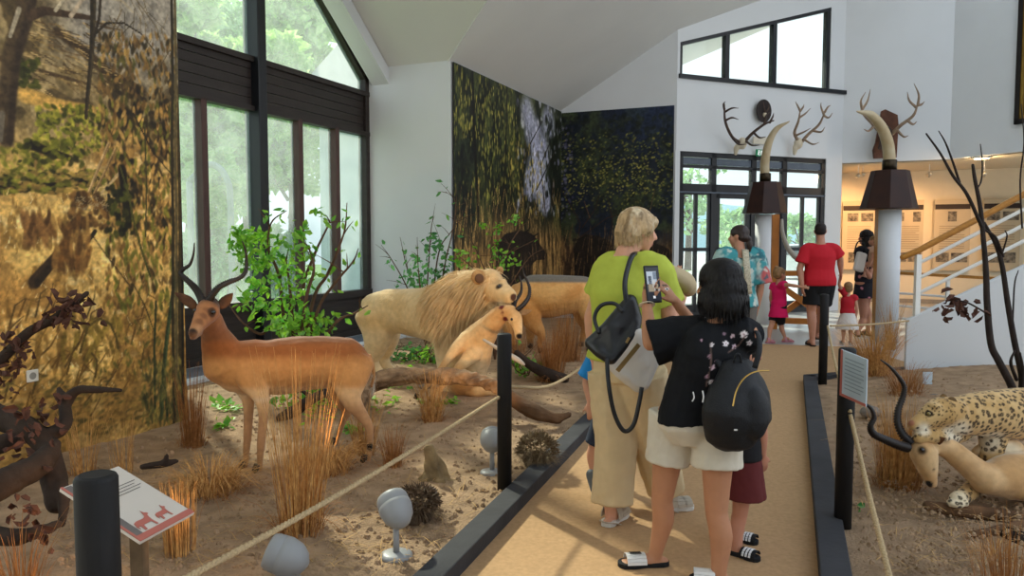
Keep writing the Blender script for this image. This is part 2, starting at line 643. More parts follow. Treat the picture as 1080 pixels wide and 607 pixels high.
for a, b in zip(ys[:-1], ys[1:]):
    s = Sh(); wbar(s, a, .72, b, 3.16, WX - .012, WX - .004)
    s.build('pane', M_GLASS, w1)
for (a, b) in ((Y0 + .05, YM), (YM, Y1 - .05)):
    s = Sh()
    s.prism([bw(WX - .012, a, 3.75), bw(WX - .012, b, 3.75), bw(WX - .012, b, gz_top(b)), bw(WX - .012, a, gz_top(a))], bw(.008, 0) - bw(0, 0))
    s.build('pane', M_GLASS, w1)

# heating ledge with its grille along the window foot
s = Sh()
s.hexa([bw(-6.76, Y0, 0), bw(-6.1, Y0, 0), bw(-6.1, Y1, 0), bw(-6.76, Y1, 0)], [bw(-6.76, Y0, .07), bw(-6.1, Y0, .07), bw(-6.1, Y1, .07), bw(-6.76, Y1, .07)])
struct(s.build('trim_window_ledge', M_WALL, bevel=.008))
s = Sh()
for k in range(12):
    x = -6.66 + k * .036
    s.hexa([bw(x, Y0 + .2, .071), bw(x + .022, Y0 + .2, .071), bw(x + .022, Y1 - .2, .071), bw(x, Y1 - .2, .071)], [bw(x, Y0 + .2, .082), bw(x + .022, Y0 + .2, .082), bw(x + .022, Y1 - .2, .082), bw(x, Y1 - .2, .082)])
struct(s.build('trim_ledge_grille', mat('grille_blue_grey', '#8b98a6', rough=.4, metal=.5)))

# entrance wall (set at 46 degrees) ---------------------------------------------------------------
E0 = (-2.93, 14.81)
EU = V((.689, .724))
def ep(s_, z=0, off=0.0):
    """point on the entrance wall: s along, off into the room"""
    return bw(E0[0] + EU.x * s_ + EU.y * off, E0[1] + EU.y * s_ - EU.x * off, z)
E1 = (E0[0] + EU.x * 4.27, E0[1] + EU.y * 4.27)
DS0, DS1, DT = .09, 3.82, 3.24
struct(wallpoly('wall_entrance', E0, E1, [[(0, 3.24), (4.27, 3.24), (4.27, 4.66), (0, 4.66)],
      [(-.02, 0), (DS0, 0), (DS0, 3.24), (-.02, 3.24)], [(DS1, 0), (4.27, 0), (4.27, 3.24), (DS1, 3.24)],
      [(0, 4.66), (.06, 4.66), (.06, 9), (0, 9)], [(.06, 5.30), (3.86, 6.40), (3.86, 9), (.06, 9)], [(3.86, 4.66), (4.27, 4.66), (4.27, 9), (3.86, 9)]], .22, M_WALL))
def ebar(s, s0, z0, s1, z1, o0=-.12, o1=-.02, mi=0):
    b = [ep(s0, z0, o1), ep(s1, z0, o1), ep(s1, z0, o0), ep(s0, z0, o0)]
    s.hexa(b, [p + V((0, 0, z1 - z0)) for p in b], mi)
d1 = struct(thing('door_1', ep(1.9, 0), 'black framed glass entrance doors with transom lights above', 'door'))
s = Sh()
for a, b in ((DS0, DS0 + .09), (.86, .98), (1.86, 1.98), (2.66, 2.78), (DS1 - .1, DS1)):
    ebar(s, a, 0, b, DT)
for a, b in ((0, .09), (2.46, 2.62), (2.93, 2.99), (DT - .1, DT)):
    ebar(s, DS0, a, DS1, b)
s.build('door_frame', M_FRAME, d1)
s = Sh(); ebar(s, DS0, 2.44, DS1, 2.47, -.02, .0); ebar(s, DS0, 3.0, DS1, 3.13, -.09, -.05)
s.build('transom_blind', mat('blind_grey', '#5d6672', rough=.6), d1)
edges = [DS0 + .09, .86, .98, 1.86, 1.98, 2.66, 2.78, DS1 - .1]
for k in range(4):
    a, b = edges[2 * k], edges[2 * k + 1]
    lf = Sh()
    w = .11 if k in (1, 2) else .05
    ebar(lf, a, .09, a + w, 2.46, -.1, -.04); ebar(lf, b - w, .09, b, 2.46, -.1, -.04)
    ebar(lf, a, .09, b, .09 + w + .1, -.1, -.04); ebar(lf, a, 2.46 - w, b, 2.46, -.1, -.04)
    ebar(lf, a, 1.30, b, 1.37, -.1, -.04)
    if k in (0, 3):
        ebar(lf, (a + b) / 2 - .035, .09, (a + b) / 2 + .035, 2.46, -.1, -.04)
    lf = lf.build('door_leaf' if k in (1, 2) else 'side_light', M_FRAME, d1)
    s = Sh(); ebar(s, a, .12, b, 2.45, -.075, -.068)
    s.build('pane', M_DOORGLASS, lf)
    s = Sh(); ebar(s, a, 2.6, b, 3.16, -.075, -.068)
    s.build('transom_pane', M_DOORGLASS, d1)
    if k in (1, 2):
        s = Sh(); q = a + .08 if k == 2 else b - .08
        s.tube([ep(q, .95, .0), ep(q, .95, .05), ep(q, 1.3, .05), ep(q, 1.3, .0)], .013, seg=8)
        s.build('handle', mat('brushed_steel', '#b9bcc0', rough=.3, metal=1), lf)

w2 = struct(thing('window_2', ep(1.9, 4.66), 'slanted three pane clerestory window high over the entrance doors', 'window'))
def ct(s_): return 5.30 + (6.40 - 5.30) * (s_ - .06) / 3.8
s = Sh()
ebar(s, .03, 4.62, 4.3, 4.70, -.16, .05)
for a in (.06, 1.15, 2.34, 3.78):
    w = .07 if a in (.06,) else .1
    b0 = [ep(a, 4.68, -.02), ep(a + w, 4.68, -.02), ep(a + w, 4.68, -.14), ep(a, 4.68, -.14)]
    hts = [ct(a), ct(a + w), ct(a + w), ct(a)]
    s.hexa(b0, [V((p.x, p.y, h)) for p, h in zip(b0, hts)])
b0 = [ep(.06, 0, -.01), ep(3.88, 0, -.01), ep(3.88, 0, -.15), ep(.06, 0, -.15)]
s.hexa([V((p.x, p.y, h)) for p, h in zip(b0, (ct(.06) - .07, ct(3.88) - .07, ct(3.88) - .07, ct(.06) - .07))], [V((p.x, p.y, h)) for p, h in zip(b0, (ct(.06) + .04, ct(3.88) + .04, ct(3.88) + .04, ct(.06) + .04))])
s.build('window_frame', M_FRAME, w2)
for a, b in ((.1, 1.17), (1.2, 2.36), (2.4, 3.8)):
    s = Sh()
    s.prism([ep(a, 4.68, -.09), ep(b, 4.68, -.09), ep(b, ct(b), -.09), ep(a, ct(a), -.09)], ep(0, 0, .008) - ep(0, 0, 0))
    s.build('pane', M_DOORGLASS, w2)

# upper walls over the gallery, gallery behind ------------------------------------------------------
B1 = (2.03, 17.9)
C1 = (B1[0] + 3.4, B1[1] - 3.4)
struct(wallpoly('wall_back_right', E1, B1, [(0, 3.17), (2.05, 3.17), (2.05, 9), (0, 9)], .25, M_WALL))
struct(wallpoly('wall_right', B1, C1, [(0, 3.17), (4.8, 3.17), (4.8, 9), (0, 9)], .25, M_WALL))
struct(wallpoly('wall_gallery', (.0, 20.7), (9, 20.7), [(0, 0), (9, 0), (9, 3.2), (0, 3.2)], .2, M_WARM))
struct(wallpoly('wall_gallery_side', (.02, 20.7), (.02, 17.98), [(0, 0), (2.72, 0), (2.72, 3.2), (0, 3.2)], -.1, M_WARM))
s = Sh()
s.prism([bw(x, y, 3.17) for x, y in ((E1[0] - .05, E1[1] + .12), (B1[0] + .05, B1[1] + .12), (C1[0], C1[1] + .1), (9, C1[1]), (9, 20.8), (-.06, 20.8))], (0, 0, .2))
struct(s.build('ceiling_gallery', M_WARM))
s = Sh(); a, b = bw(.05, 20.66, .05), bw(9, 20.66, .05)
s.bar(a, b, .03, .1); struct(s.build('baseboard_gallery', mat('grey_baseboard', '#8c8478')))

# stair flank, railing ---------------------------------------------------------------------------
SY0 = 9.45
def sp(x, z, off=0.0): return bw(.71 + x, SY0 + off, z)
s = Sh()
s.prism([sp(0, 0), sp(4.6, 0), sp(4.6, .63 + .575 * 4.6), sp(0, .63)], bw(0, .16) - bw(0, 0))
struct(s.build('wall_stair', M_WALL, bevel=.01))
s = Sh()
for k in range(12):
    s.hexa([sp(.25 + .28 * k, 0, .17), sp(.25 + .28 * (k + 1), 0, .17), sp(.25 + .28 * (k + 1), 0, 1.4), sp(.25 + .28 * k, 0, 1.4)],
           [sp(.25 + .28 * k, .16 * (k + 1), .17), sp(.25 + .28 * (k + 1), .16 * (k + 1), .17), sp(.25 + .28 * (k + 1), .16 * (k + 1), 1.4), sp(.25 + .28 * k, .16 * (k + 1), 1.4)])
struct(s.build('floor_stair_steps', M_TILE))
M_RAILW = mat('white_rail_paint', '#e6e4de', rough=.4, spec=.4, var=.02)
M_OAK = mat('honey_oak', '#b27a35', rough=.4, spec=.4, var=.18, vs=4, stretch=(2, 12, 12))
rl = thing('stair_railing', sp(.1, .65), 'white metal stair railing with honey oak handrail on the white stair flank', 'railing')
for x in (.1, 2.3, 4.4):
    s = Sh(); s.bar(sp(x, .60 + .575 * x, .08), sp(x, 1.30 + .6 * x, .08), .055, .055, up=(0, 1, 0))
    s.build('post', M_RAILW, rl)
for dz in (.16, .33, .50):
    s = Sh(); s.tube([sp(.1, 1.36 + .06 - dz, .08), sp(4.5, 1.42 + .6 * 4.4 - dz, .08)], .02, seg=10)
    s.build('rail', M_RAILW, rl)
s = Sh()
s.tube([sp(-.05, 1.33, .08), sp(.1, 1.405, .08), sp(4.6, 1.405 + .615 * 4.5, .08)], [(.04, .034)] * 3, seg=14, cap='round')
s.build('handrail', M_OAK, rl, smooth=True)

# low gallery railing behind the stair
rl2 = thing('gallery_railing', at(946, 330, 12), 'low white balustrade with flat oak top rail in the lit gallery', 'railing')
a, b = at(944, 287.5, 12.1), at(1062, 294, 10.9)
s = Sh(); s.bar(a, b, .07, .045); s.build('handrail', M_OAK, rl2)
for dz in (.32, .52, .72):
    s = Sh(); s.tube([a + V((0, 0, -dz)), b + V((0, 0, -dz))], .018, seg=8); s.build('rail', M_RAILW, rl2)
for t in (.03, .5, .97):
    p = a.lerp(b, t); s = Sh(); s.bar(V((p.x, p.y, 0)), p, .045, .045, up=(0, 1, 0)); s.build('post', M_RAILW, rl2)

# columns ------------------------------------------------------------------------------------------
for nm, px, d, hc_ in (('column_entrance', 804.5, 13.9, 1.985), ('column_stair', 936.5, 11.3, 1.965)):
    p = at(px, 300, d)
    s = Sh(); s.lathe([(.155, 0), (.155, hc_)], (p.x, p.y, 0), seg=40)
    o = struct(s.build(nm, M_WALL, smooth=False))
    for pl in o.data.polygons: pl.use_smooth = abs(pl.normal.z) < .3
# ================================================================ PRINTED PHOTO WALLS
class Canvas:
    """a print: H rows from the bottom up, W columns, colours in sRGB 0..1 until baked"""
    def __init__(s, w, h, base):
        s.w, s.h = w, h
        s.a = np.zeros((h, w, 3)) + np.array(base)
    def dab(s, x, y, rx, ry, ang, c, al=1.0):
        R = max(rx, ry) + 1
        x0, x1, y0, y1 = int(max(0, x - R)), int(min(s.w, x + R + 1)), int(max(0, y - R)), int(min(s.h, y + R + 1))
        if x0 >= x1 or y0 >= y1: return
        X, Y = np.meshgrid(np.arange(x0, x1) - x, np.arange(y0, y1) - y)
        ca, sa = math.cos(ang), math.sin(ang)
        q = ((X * ca + Y * sa) / max(rx, .5)) ** 2 + ((-X * sa + Y * ca) / max(ry, .5)) ** 2
        m = (np.clip(1.35 - q, 0, 1) * al)[:, :, None]
        s.a[y0:y1, x0:x1] = s.a[y0:y1, x0:x1] * (1 - m) + np.array(c) * m
    def stroke(s, pts, w0, w1, c, al=1.0, shade=None):
        n = 0
        L = sum((V(b) - V(a)).length for a, b in zip([(*p, 0) for p in pts[:-1]], [(*p, 0) for p in pts[1:]]))
        q = 0
        for a, b in zip(pts[:-1], pts[1:]):
            l = math.hypot(b[0] - a[0], b[1] - a[1])
            k = max(1, int(l / max(.6, min(w0, w1) * .5)))
            for i in range(k):
                t = i / k
                ww = lerp(w0, w1, (q + l * t) / max(L, 1e-6))
                s.dab(a[0] + (b[0] - a[0]) * t, a[1] + (b[1] - a[1]) * t, ww, ww, 0, c, al)
                if shade is not None:
                    s.dab(a[0] + (b[0] - a[0]) * t + ww * .5, a[1] + (b[1] - a[1]) * t, ww * .45, ww * .8, 0, shade, al * .7)
            q += l
    def poly(s, pts, c, al=1.0):
        P = np.array(pts)
        x0, x1, y0, y1 = int(max(0, P[:, 0].min())), int(min(s.w, P[:, 0].max() + 2)), int(max(0, P[:, 1].min())), int(min(s.h, P[:, 1].max() + 2))
        if x0 >= x1 or y0 >= y1: return
        X, Y = np.meshgrid(np.arange(x0, x1), np.arange(y0, y1))
        ins = np.zeros(X.shape, bool)
        n = len(P)
        for i in range(n):
            xi, yi = P[i]; xj, yj = P[i - 1]
            ins ^= ((yi > Y) != (yj > Y)) & (X < (xj - xi) * (Y - yi) / (yj - yi + 1e-9) + xi)
        m = ins[:, :, None] * al
        s.a[y0:y1, x0:x1] = s.a[y0:y1, x0:x1] * (1 - m) + np.array(c) * m
    def fill(s, fn):
        Y, X = np.mgrid[0:s.h, 0:s.w]
        P = np.column_stack([X.ravel(), Y.ravel(), np.zeros(X.size)])
        s.a = fn(P, s.a.reshape(-1, 3)).reshape(s.h, s.w, 3)
    def bake(s, name, O, U, width, height, nrm, thick, mats, parent=None):
        """front face as a fine grid carrying the print, plus sides and back"""
        xs = np.linspace(0, width, s.w); ys = np.linspace(0, height, s.h)
        X, Y = np.meshgrid(xs, ys)
        O, U, n = np.array(O), np.array(U), np.array(nrm)
        P = O + X.reshape(-1, 1) * U + Y.reshape(-1, 1) * np.array((0, 0, 1.0))
        i = np.arange((s.h - 1) * (s.w - 1))
        r, c = i // (s.w - 1), i % (s.w - 1)
        a = r * s.w + c
        F = np.column_stack([a, a + 1, a + 1 + s.w, a + s.w])
        vs = P.tolist()
        b = len(vs)
        cs = [O, O + U * width, O + U * width + np.array((0, 0, height)), O + np.array((0, 0, height))]
        vs += [c_.tolist() for c_ in cs] + [(c_ - n * thick).tolist() for c_ in cs]
        fs = F.tolist() + [[b + 4, b + 7, b + 6, b + 5], [b, b + 4, b + 5, b + 1], [b + 1, b + 5, b + 6, b + 2], [b + 2, b + 6, b + 7, b + 3], [b + 3, b + 7, b + 4, b]]
        me = bpy.data.meshes.new(name)
        me.from_pydata(vs, [], fs)
        srgb = np.clip(s.a.reshape(-1, 3), 0, 1)
        l = np.where(srgb <= .04045, srgb / 12.92, ((srgb + .055) / 1.055) ** 2.4)
        l = np.vstack([l, np.zeros((8, 3)) + .03])
        at_ = me.color_attributes.new('Col', 'FLOAT_COLOR', 'POINT')
        at_.data.foreach_set('color', np.column_stack([l, np.ones(len(l))]).astype(np.float32).ravel())
        return put(name, me, mats, parent, loc=tuple(O), smooth=False)

def H(h):
    h = h.lstrip('#')
    return np.array([int(h[i:i + 2], 16) / 255 for i in (0, 2, 4)])
M_PRINT = mat('photo_print', rough=.55, spec=.25, vcol=True, var=.03, vs=3)

def grain(k):
    Y, X = np.mgrid[0:cv.h, 0:cv.w]
    P = np.column_stack([X.ravel(), Y.ravel(), np.zeros(X.size)])
    g = (1 - k + 2 * k * fbm(P, .33, 31, 3)) * (1 - k * .5 + k * fbm(P, .09, 37, 2))
    cv.a = np.clip(cv.a * g.reshape(cv.h, cv.w, 1), 0, 1)

def mapper(O, U, width, height, w, h):
    """photograph pixel -> canvas column, row, through the plane of the print"""
    O, U = V(O), V(U)
    n = V((U.y, -U.x, 0))
    c0 = V((0, 0, CAM_H))
    def f(px, py):
        d = at(px, py, 1.0) - c0
        t = (O - c0).dot(n) / d.dot(n)
        p = c0 + d * t - O
        return p.dot(U) / width * w, p.z / height * h
    return f

rr = random.Random(3)
# ---- near savanna print
XM = -4.95
Ua = (bw(XM, 4.66) - bw(XM, 2.7)).normalized()
O = bw(XM, 2.7, 0.0)
WD, HT = 1.96, 3.8
cv = Canvas(270, 520, H('#c99a4a'))
f = mapper(O, Ua, WD, HT, cv.w, cv.h)
kx = cv.w / WD
def bg_fill(P, a):
    pz = P[:, 1] / cv.h * HT
    pxl = P[:, 0] / cv.w
    n1 = fbm(P, .018, 1, 4); n2 = fbm(P * np.array([1, .5, 1]), .12, 2, 3); n3 = fbm(P * np.array([1, 2.2, 1]), .05, 7, 3)
    c = mixc(H('#b58440'), H('#e6b864'), sstep(.35, .65, n1))
    c = mixc(c, H('#f2cf86'), sstep(.52, .72, n3) * .7)
    c = mixc(c, H('#7d5a26'), sstep(.55, .68, n2) * .75)
    up = sstep(1.95, 2.5, pz + (n1 - .5) * .8)
    dk = mixc(H('#7f6a41'), H('#a28a5c'), sstep(.4, .6, n2))
    dk = mixc(dk, H('#5b4a2c'), sstep(.5, .62, fbm(P, .06, 12, 3)))
    c = mixc(c, dk, up)
    sk = sstep(2.75, 3.1, pz + (n1 - .5)) * sstep(.35, .6, pxl)
    c = mixc(c, H('#9d968a'), sk * .8)
    lo = sstep(.75, .35, pz + (n1 - .5) * .5)
    c = mixc(c, H('#8d6a35'), lo * .6)
    return c
cv.fill(bg_fill)
def S(pts, w0, w1, c, al=1, shade=None):
    cv.stroke([f(*p) for p in pts], w0 * .55, w1 * .55, H(c), al, None if shade is None else H(shade))
def Dp(px, py, rx, ry, ang, c, al=1):
    x, y = f(px, py)
    cv.dab(x, y, rx, ry, ang, H(c), al)
def leaves(n, box, pal, rx, ry, ang=(-.6, .6), al=.9):
    for _ in range(n):
        x, y = rr.uniform(box[0], box[2]), rr.uniform(box[1], box[3])
        k = rr.uniform(.6, 1.3)
        Dp(x, y, rx * k * .8, ry * k * .8, rr.uniform(*ang), rr.choice(pal), al)
# slope, ground shadow bands
S([(60, 34), (85, 52), (118, 82), (150, 100)], 9, 14, '#41311c', .8)
S([(0, 62), (40, 75), (95, 90)], 5, 3, '#4e3b22', .6)
for _ in range(150):
    x, y = rr.uniform(20, 120), rr.uniform(20, 95)
    S([(x, y), (x + rr.uniform(8, 22), y + rr.uniform(2, 14))], 1.6, .8, rr.choice(['#4a371e', '#6b5230', '#c9a76a', '#8f7442']), .6)
S([(25, 100), (60, 112), (100, 118)], 14, 10, '#d8a650', .7)
leaves(60, (14, 62, 40, 92), ['#3d3d16', '#54541c', '#2e2f12'], 4, 3)
leaves(260, (38, 112, 112, 162), ['#7d7a22', '#9a942f', '#5b5a1a', '#b4a53c', '#3a3a12'], 4.2, 2.6, (-1.5, 1.5))
leaves(130, (0, 148, 60, 190), ['#85802a', '#a9993a', '#5e5b1c', '#c2ac4a'], 4.2, 2.6, (-1.5, 1.5))
S([(0, 200), (40, 196), (66, 194), (100, 190)], 9, 6, '#1c130c', .95)
S([(30, 152), (55, 162), (75, 168)], 9, 6, '#221a0e', .85)
for k in range(9):
    S([(58 + 3 * k, 190 - k), (100, 184 - k * .4)], 1.2, .8, rr.choice(['#b08d5a', '#6b5030']), .8)
leaves(200, (0, 180, 110, 204), ['#85802a', '#5e5b1c', '#2c2a10', '#8a6c33', '#a9893f'], 5, 2.6, (-.6, .6), .85)
leaves(60, (20, 145, 90, 175), ['#7d7a22', '#5b5a1a', '#2c2a10'], 5, 3, (-1, 1), .85)
# bright grass field flecks
for _ in range(420):
    x, y = rr.uniform(-5, 190), rr.uniform(205, 420)
    S([(x, y), (x + rr.uniform(-4, 4), y - rr.uniform(3, 9))], 1.3, .7, rr.choice(['#f3d592', '#f6dc9d', '#a97a34', '#8a622a', '#d8aa58']), .55)
for _ in range(70):
    x, y = rr.uniform(0, 150), rr.uniform(330, 440)
    S([(x, y), (x + rr.uniform(4, 10), y - rr.uniform(8, 26)), (x + rr.uniform(8, 24), y - rr.uniform(10, 34))], 2.4, 1.2, rr.choice(['#6b4b20', '#7d5c26', '#5b4420']), .55)
leaves(260, (0, 395, 190, 460), ['#6d5426', '#8a6c33', '#5a4a22', '#a5833f', '#4b4422'], 6, 2.2, (-.4, .8), .6)
# trunks and branches
S([(34, -30), (24, 20), (12, 60), (8, 100), (5, 152)], 17, 14, '#4a3a25', 1, '#31251a')
S([(20, 10), (10, 40)], 4, 3, '#a99a7c', .8)
S([(2, 120), (0, 150)], 5, 4, '#6f6350', .8)
S([(30, 18), (46, 12), (72, 16), (98, 20)], 8, 4, '#433221', 1, '#2c2117')
S([(58, 12), (70, -5)], 3, 2, '#b1a283'); S([(74, 18), (92, -8)], 4, 3, '#a9967a', .9)
S([(98, -10), (97, 40), (95, 70), (92, 100), (90, 126)], 6, 3.5, '#2f2617', 1, '#54452a')
S([(106, -10), (104, 20), (99, 40)], 3, 2.5, '#33281a')
S([(98, 38), (112, 25), (130, 25), (148, 36), (162, 54)], 2.2, 1.6, '#31281a')
S([(105, -6), (130, 3), (140, 14)], 3.5, 2, '#a8987a'); S([(140, -4), (165, 30), (172, 60)], 1.6, 1, '#6b5c40')
for _ in range(40):
    x, y = rr.uniform(110, 182), rr.uniform(-5, 60)
    S([(x, y), (x + rr.uniform(-18, 18), y + rr.uniform(14, 36))], 1.2, .6, rr.choice(['#4c3f28', '#6d5c3e', '#8a795a']), .7)
# the leafy thicket at the right
leaves(420, (104, 36, 186, 150), ['#6b4f28', '#8f6b35', '#4a3a1d', '#2c2412', '#a8813f', '#4e4a1c'], 6, 2.5, (1.0, 2.1), .85)
leaves(160, (120, 92, 182, 240), ['#241c0f', '#1a150c', '#33280f'], 8, 5, (0, 3), .75)
leaves(620, (112, 110, 190, 330), ['#8a6430', '#b78a44', '#6c4d22', '#3b2c14', '#d0a255', '#5d5a1e', '#7c7428'], 7, 2.6, (1.0, 2.1), .9)
leaves(220, (100, 320, 190, 400), ['#8a6a2d', '#5b5522', '#b58d42', '#6f4f22'], 6, 2.4, (.8, 2.3), .75)
# splintered stump leaning
S([(114, 152), (104, 176), (92, 206)], 3.4, 3, '#c7a36a', 1, '#7b5a31'); S([(121, 158), (108, 186), (98, 206)], 3, 2.5, '#b48f57', 1, '#6a4b28')
S([(126, 182), (112, 198), (102, 208)], 3, 2, '#c9a870'); S([(128, 178), (131, 206), (136, 240)], 9, 6, '#1d150b', .9)
S([(88, 232), (75, 250), (58, 272), (34, 300)], 6, 11, '#3b2a18', 1, '#241a10')
S([(100, 244), (90, 258), (78, 284)], 4, 3, '#2b2114')
leaves(70, (72, 205, 112, 240), ['#4d3418', '#6b4a24', '#3a2812', '#80592a'], 6, 4, (0, 3))
leaves(26, (24, 226, 52, 252), ['#6b4622', '#4f3417', '#8a5f30'], 12, 3.6, (1.2, 1.9))
leaves(44, (56, 230, 92, 280), ['#70491f', '#5a3b19', '#8f6430', '#9b7238'], 13, 4, (1.2, 2.0))
leaves(60, (112, 196, 140, 250), ['#1d1a0c', '#2c2a10', '#4a4a18'], 5, 4, (0, 3))
for _ in range(80):
    x, y = rr.uniform(78, 112), rr.uniform(208, 222)
    S([(x, y), (x + rr.uniform(-4, 4), y + rr.uniform(-4, 4))], .7, .6, '#9b8259', .8)
# stems
S([(126, 176), (135, 205), (140, 232), (148, 262), (158, 292)], 2, 2.6, '#4d4a1d')
S([(152, 132), (154, 190), (153, 250)], 1.6, 1.8, '#3f3b1b'); S([(140, 120), (160, 160), (185, 190)], 1.8, 1.2, '#2a2012')
S([(98, 250), (112, 270), (126, 288), (138, 304)], 1.2, 1.2, '#3a2b16'); S([(140, 300), (152, 322), (162, 350), (164, 395)], 1.4, 1.4, '#3c3417')
S([(164, 318), (162, 370), (163, 440)], 2.6, 3, '#2c331c'); S([(184, 292), (176, 350), (171, 400), (169, 442)], 4.5, 5.5, '#303a20', 1, '#56603a')
S([(172, 390), (176, 442)], 3, 3, '#26301c'); S([(182, 296), (190, 270)], 2, 2, '#3a4225')
for k, x in enumerate((181, 184.5, 188, 191)):
    S([(x - 1, -12), (x + .5, 80), (x - .5, 150), (x + 1, 240), (x + .5, 330), (x + 2, 446)], 3.5, 4, ('#2f2818', '#5e5030', '#3c3018', '#1e170e')[k], .9)
leaves(160, (150, 380, 192, 446), ['#4a4726', '#6d6532', '#8c7838', '#3a3a20'], 7, 2, (1.1, 2.0), .7)
leaves(40, (66, 335, 128, 375), ['#7d6426', '#6b5520', '#93762f'], 9, 3, (1.0, 2.2), .85)
S([(84, 372), (92, 345), (104, 336), (116, 342), (122, 356), (124, 368)], 2.4, 2.6, '#5d4a1f')
S([(70, 395), (76, 372), (84, 360)], 2, 2, '#5b431c'); S([(100, 398), (102, 380), (96, 372)], 2.2, 2, '#54401c')
S([(110, 100), (100, 230), (92, 330)], .5, .5, '#cda765', .0)
grain(.32)
cv.bake('mural', O, Ua, WD, HT, (Ua.y, -Ua.x, 0), .10, M_PRINT)
tag(bpy.data.objects['mural'], 'golden savanna photo print panel with dark trunks behind the near impala', 'mural')

# ---- back prints: hanging foliage and buffalo
pal_d = ['#10130f', '#181d14', '#22281a', '#0c0e10']
pal_g = ['#4b4f22', '#6b6a2c', '#3a4020', '#857c35', '#2d331c', '#5c5424']
def back_print(name, O, U, wd, ht, w, h, painter, label):
    global cv, f
    cv = Canvas(w, h, H('#15181a'))
    f = mapper(O, U, wd, ht, w, h)
    painter()
    cv.a = np.clip(cv.a * 1.22 + .018, 0, 1)
    grain(.3)
    o = cv.bake(name, O, U, wd, ht, (U.y, -U.x, 0), .018, M_PRINT)
    return tag(o, label, 'mural')
def p1():
    def fill(P, a):
        n1 = fbm(P * np.array([1, .35, 1]), .06, 3, 4); n2 = fbm(P, .02, 6, 3)
        c = mixc(H('#14170f'), H('#34381d'), sstep(.42, .68, n1))
        z = P[:, 1] / cv.h * HT2
        lo = sstep(2.1, 1.3, z + (n2 - .5) * .8)
        g = mixc(H('#3a2a18'), H('#8b6a3c'), sstep(.35, .65, fbm(P * np.array([2, .4, 1]), .1, 8, 3)))
        return mixc(c, g, lo)
    cv.fill(fill)
    for px, py, r in ((556, 118, 8), (562, 140, 10), (570, 160, 12), (566, 182, 12), (572, 200, 10), (560, 195, 8), (578, 130, 9), (575, 215, 7)):
        Dp(px, py, r * 3.0, r * 2.6, 0, '#8f8f9f', .8)
    leaves(150, (545, 105, 592, 225), ['#23261a', '#4b4a3a', '#b3b0b6', '#77748a', '#9a98a6'], 4, 6, (-.4, .4), .6)
    for pts in ([(560, 230), (562, 180), (556, 130)], [(575, 225), (570, 175), (584, 140)], [(566, 200), (580, 170), (590, 150)], [(552, 170), (560, 150), (572, 128)]):
        S(pts, 3, 1.5, '#26221c', .8)
    leaves(900, (478, 66, 548, 215), pal_d + pal_g[:4], 1.7, 6, (-.2, .2), .75)
    leaves(260, (478, 90, 545, 215), ['#857a34', '#a0913f', '#6f6a2c'], 1.3, 4, (-.25, .25), .8)
    leaves(240, (480, 150, 500, 235), pal_d, 4, 7, (-.2, .2), .8)
    leaves(160, (536, 150, 575, 232), ['#7c6a2d', '#a08a3a', '#594c22', '#3a3319'], 2.2, 5, (-.3, .3), .75)
    leaves(70, (575, 115, 592, 232), pal_d, 4, 7, (-.2, .2), .8)
    S([(498, 66), (500, 140), (505, 235)], 5, 6, '#0e0e0b', .9); S([(535, 80), (533, 170), (528, 240)], 3, 4, '#17140d', .9)
    for _ in range(260):
        x, y = rr.uniform(478, 592), rr.uniform(215, 300)
        S([(x, y), (x + rr.uniform(-4, 4), y - rr.uniform(8, 30))], 1.1, .6, rr.choice(['#b08a4e', '#6d4f2a', '#8a6a3a', '#3a2a18', '#c49b5a']), .65)
    # buffalo
    b = [f(*p) for p in ((522, 285), (524, 258), (532, 247), (548, 243), (560, 246), (566, 252), (572, 262), (577, 268), (574, 274), (566, 274), (560, 280), (558, 300), (540, 300), (530, 296))]
    cv.poly(b, H('#1a1411'), .95)
    S([(553, 247), (559, 240), (558, 232), (554, 228)], 2.4, 1.2, '#0f0c0a'); S([(562, 250), (568, 246)], 2.4, 1.6, '#0f0c0a')
    leaves(40, (530, 250, 570, 290), ['#2c211a', '#241a14', '#120e0c'], 4, 2.5, (-.6, .6), .6)
    for _ in range(70):
        x, y = rr.uniform(515, 590), rr.uniform(270, 300)
        S([(x, y), (x + rr.uniform(-3, 3), y - rr.uniform(6, 18))], 1, .5, rr.choice(['#9a784a', '#5d4426']), .6)
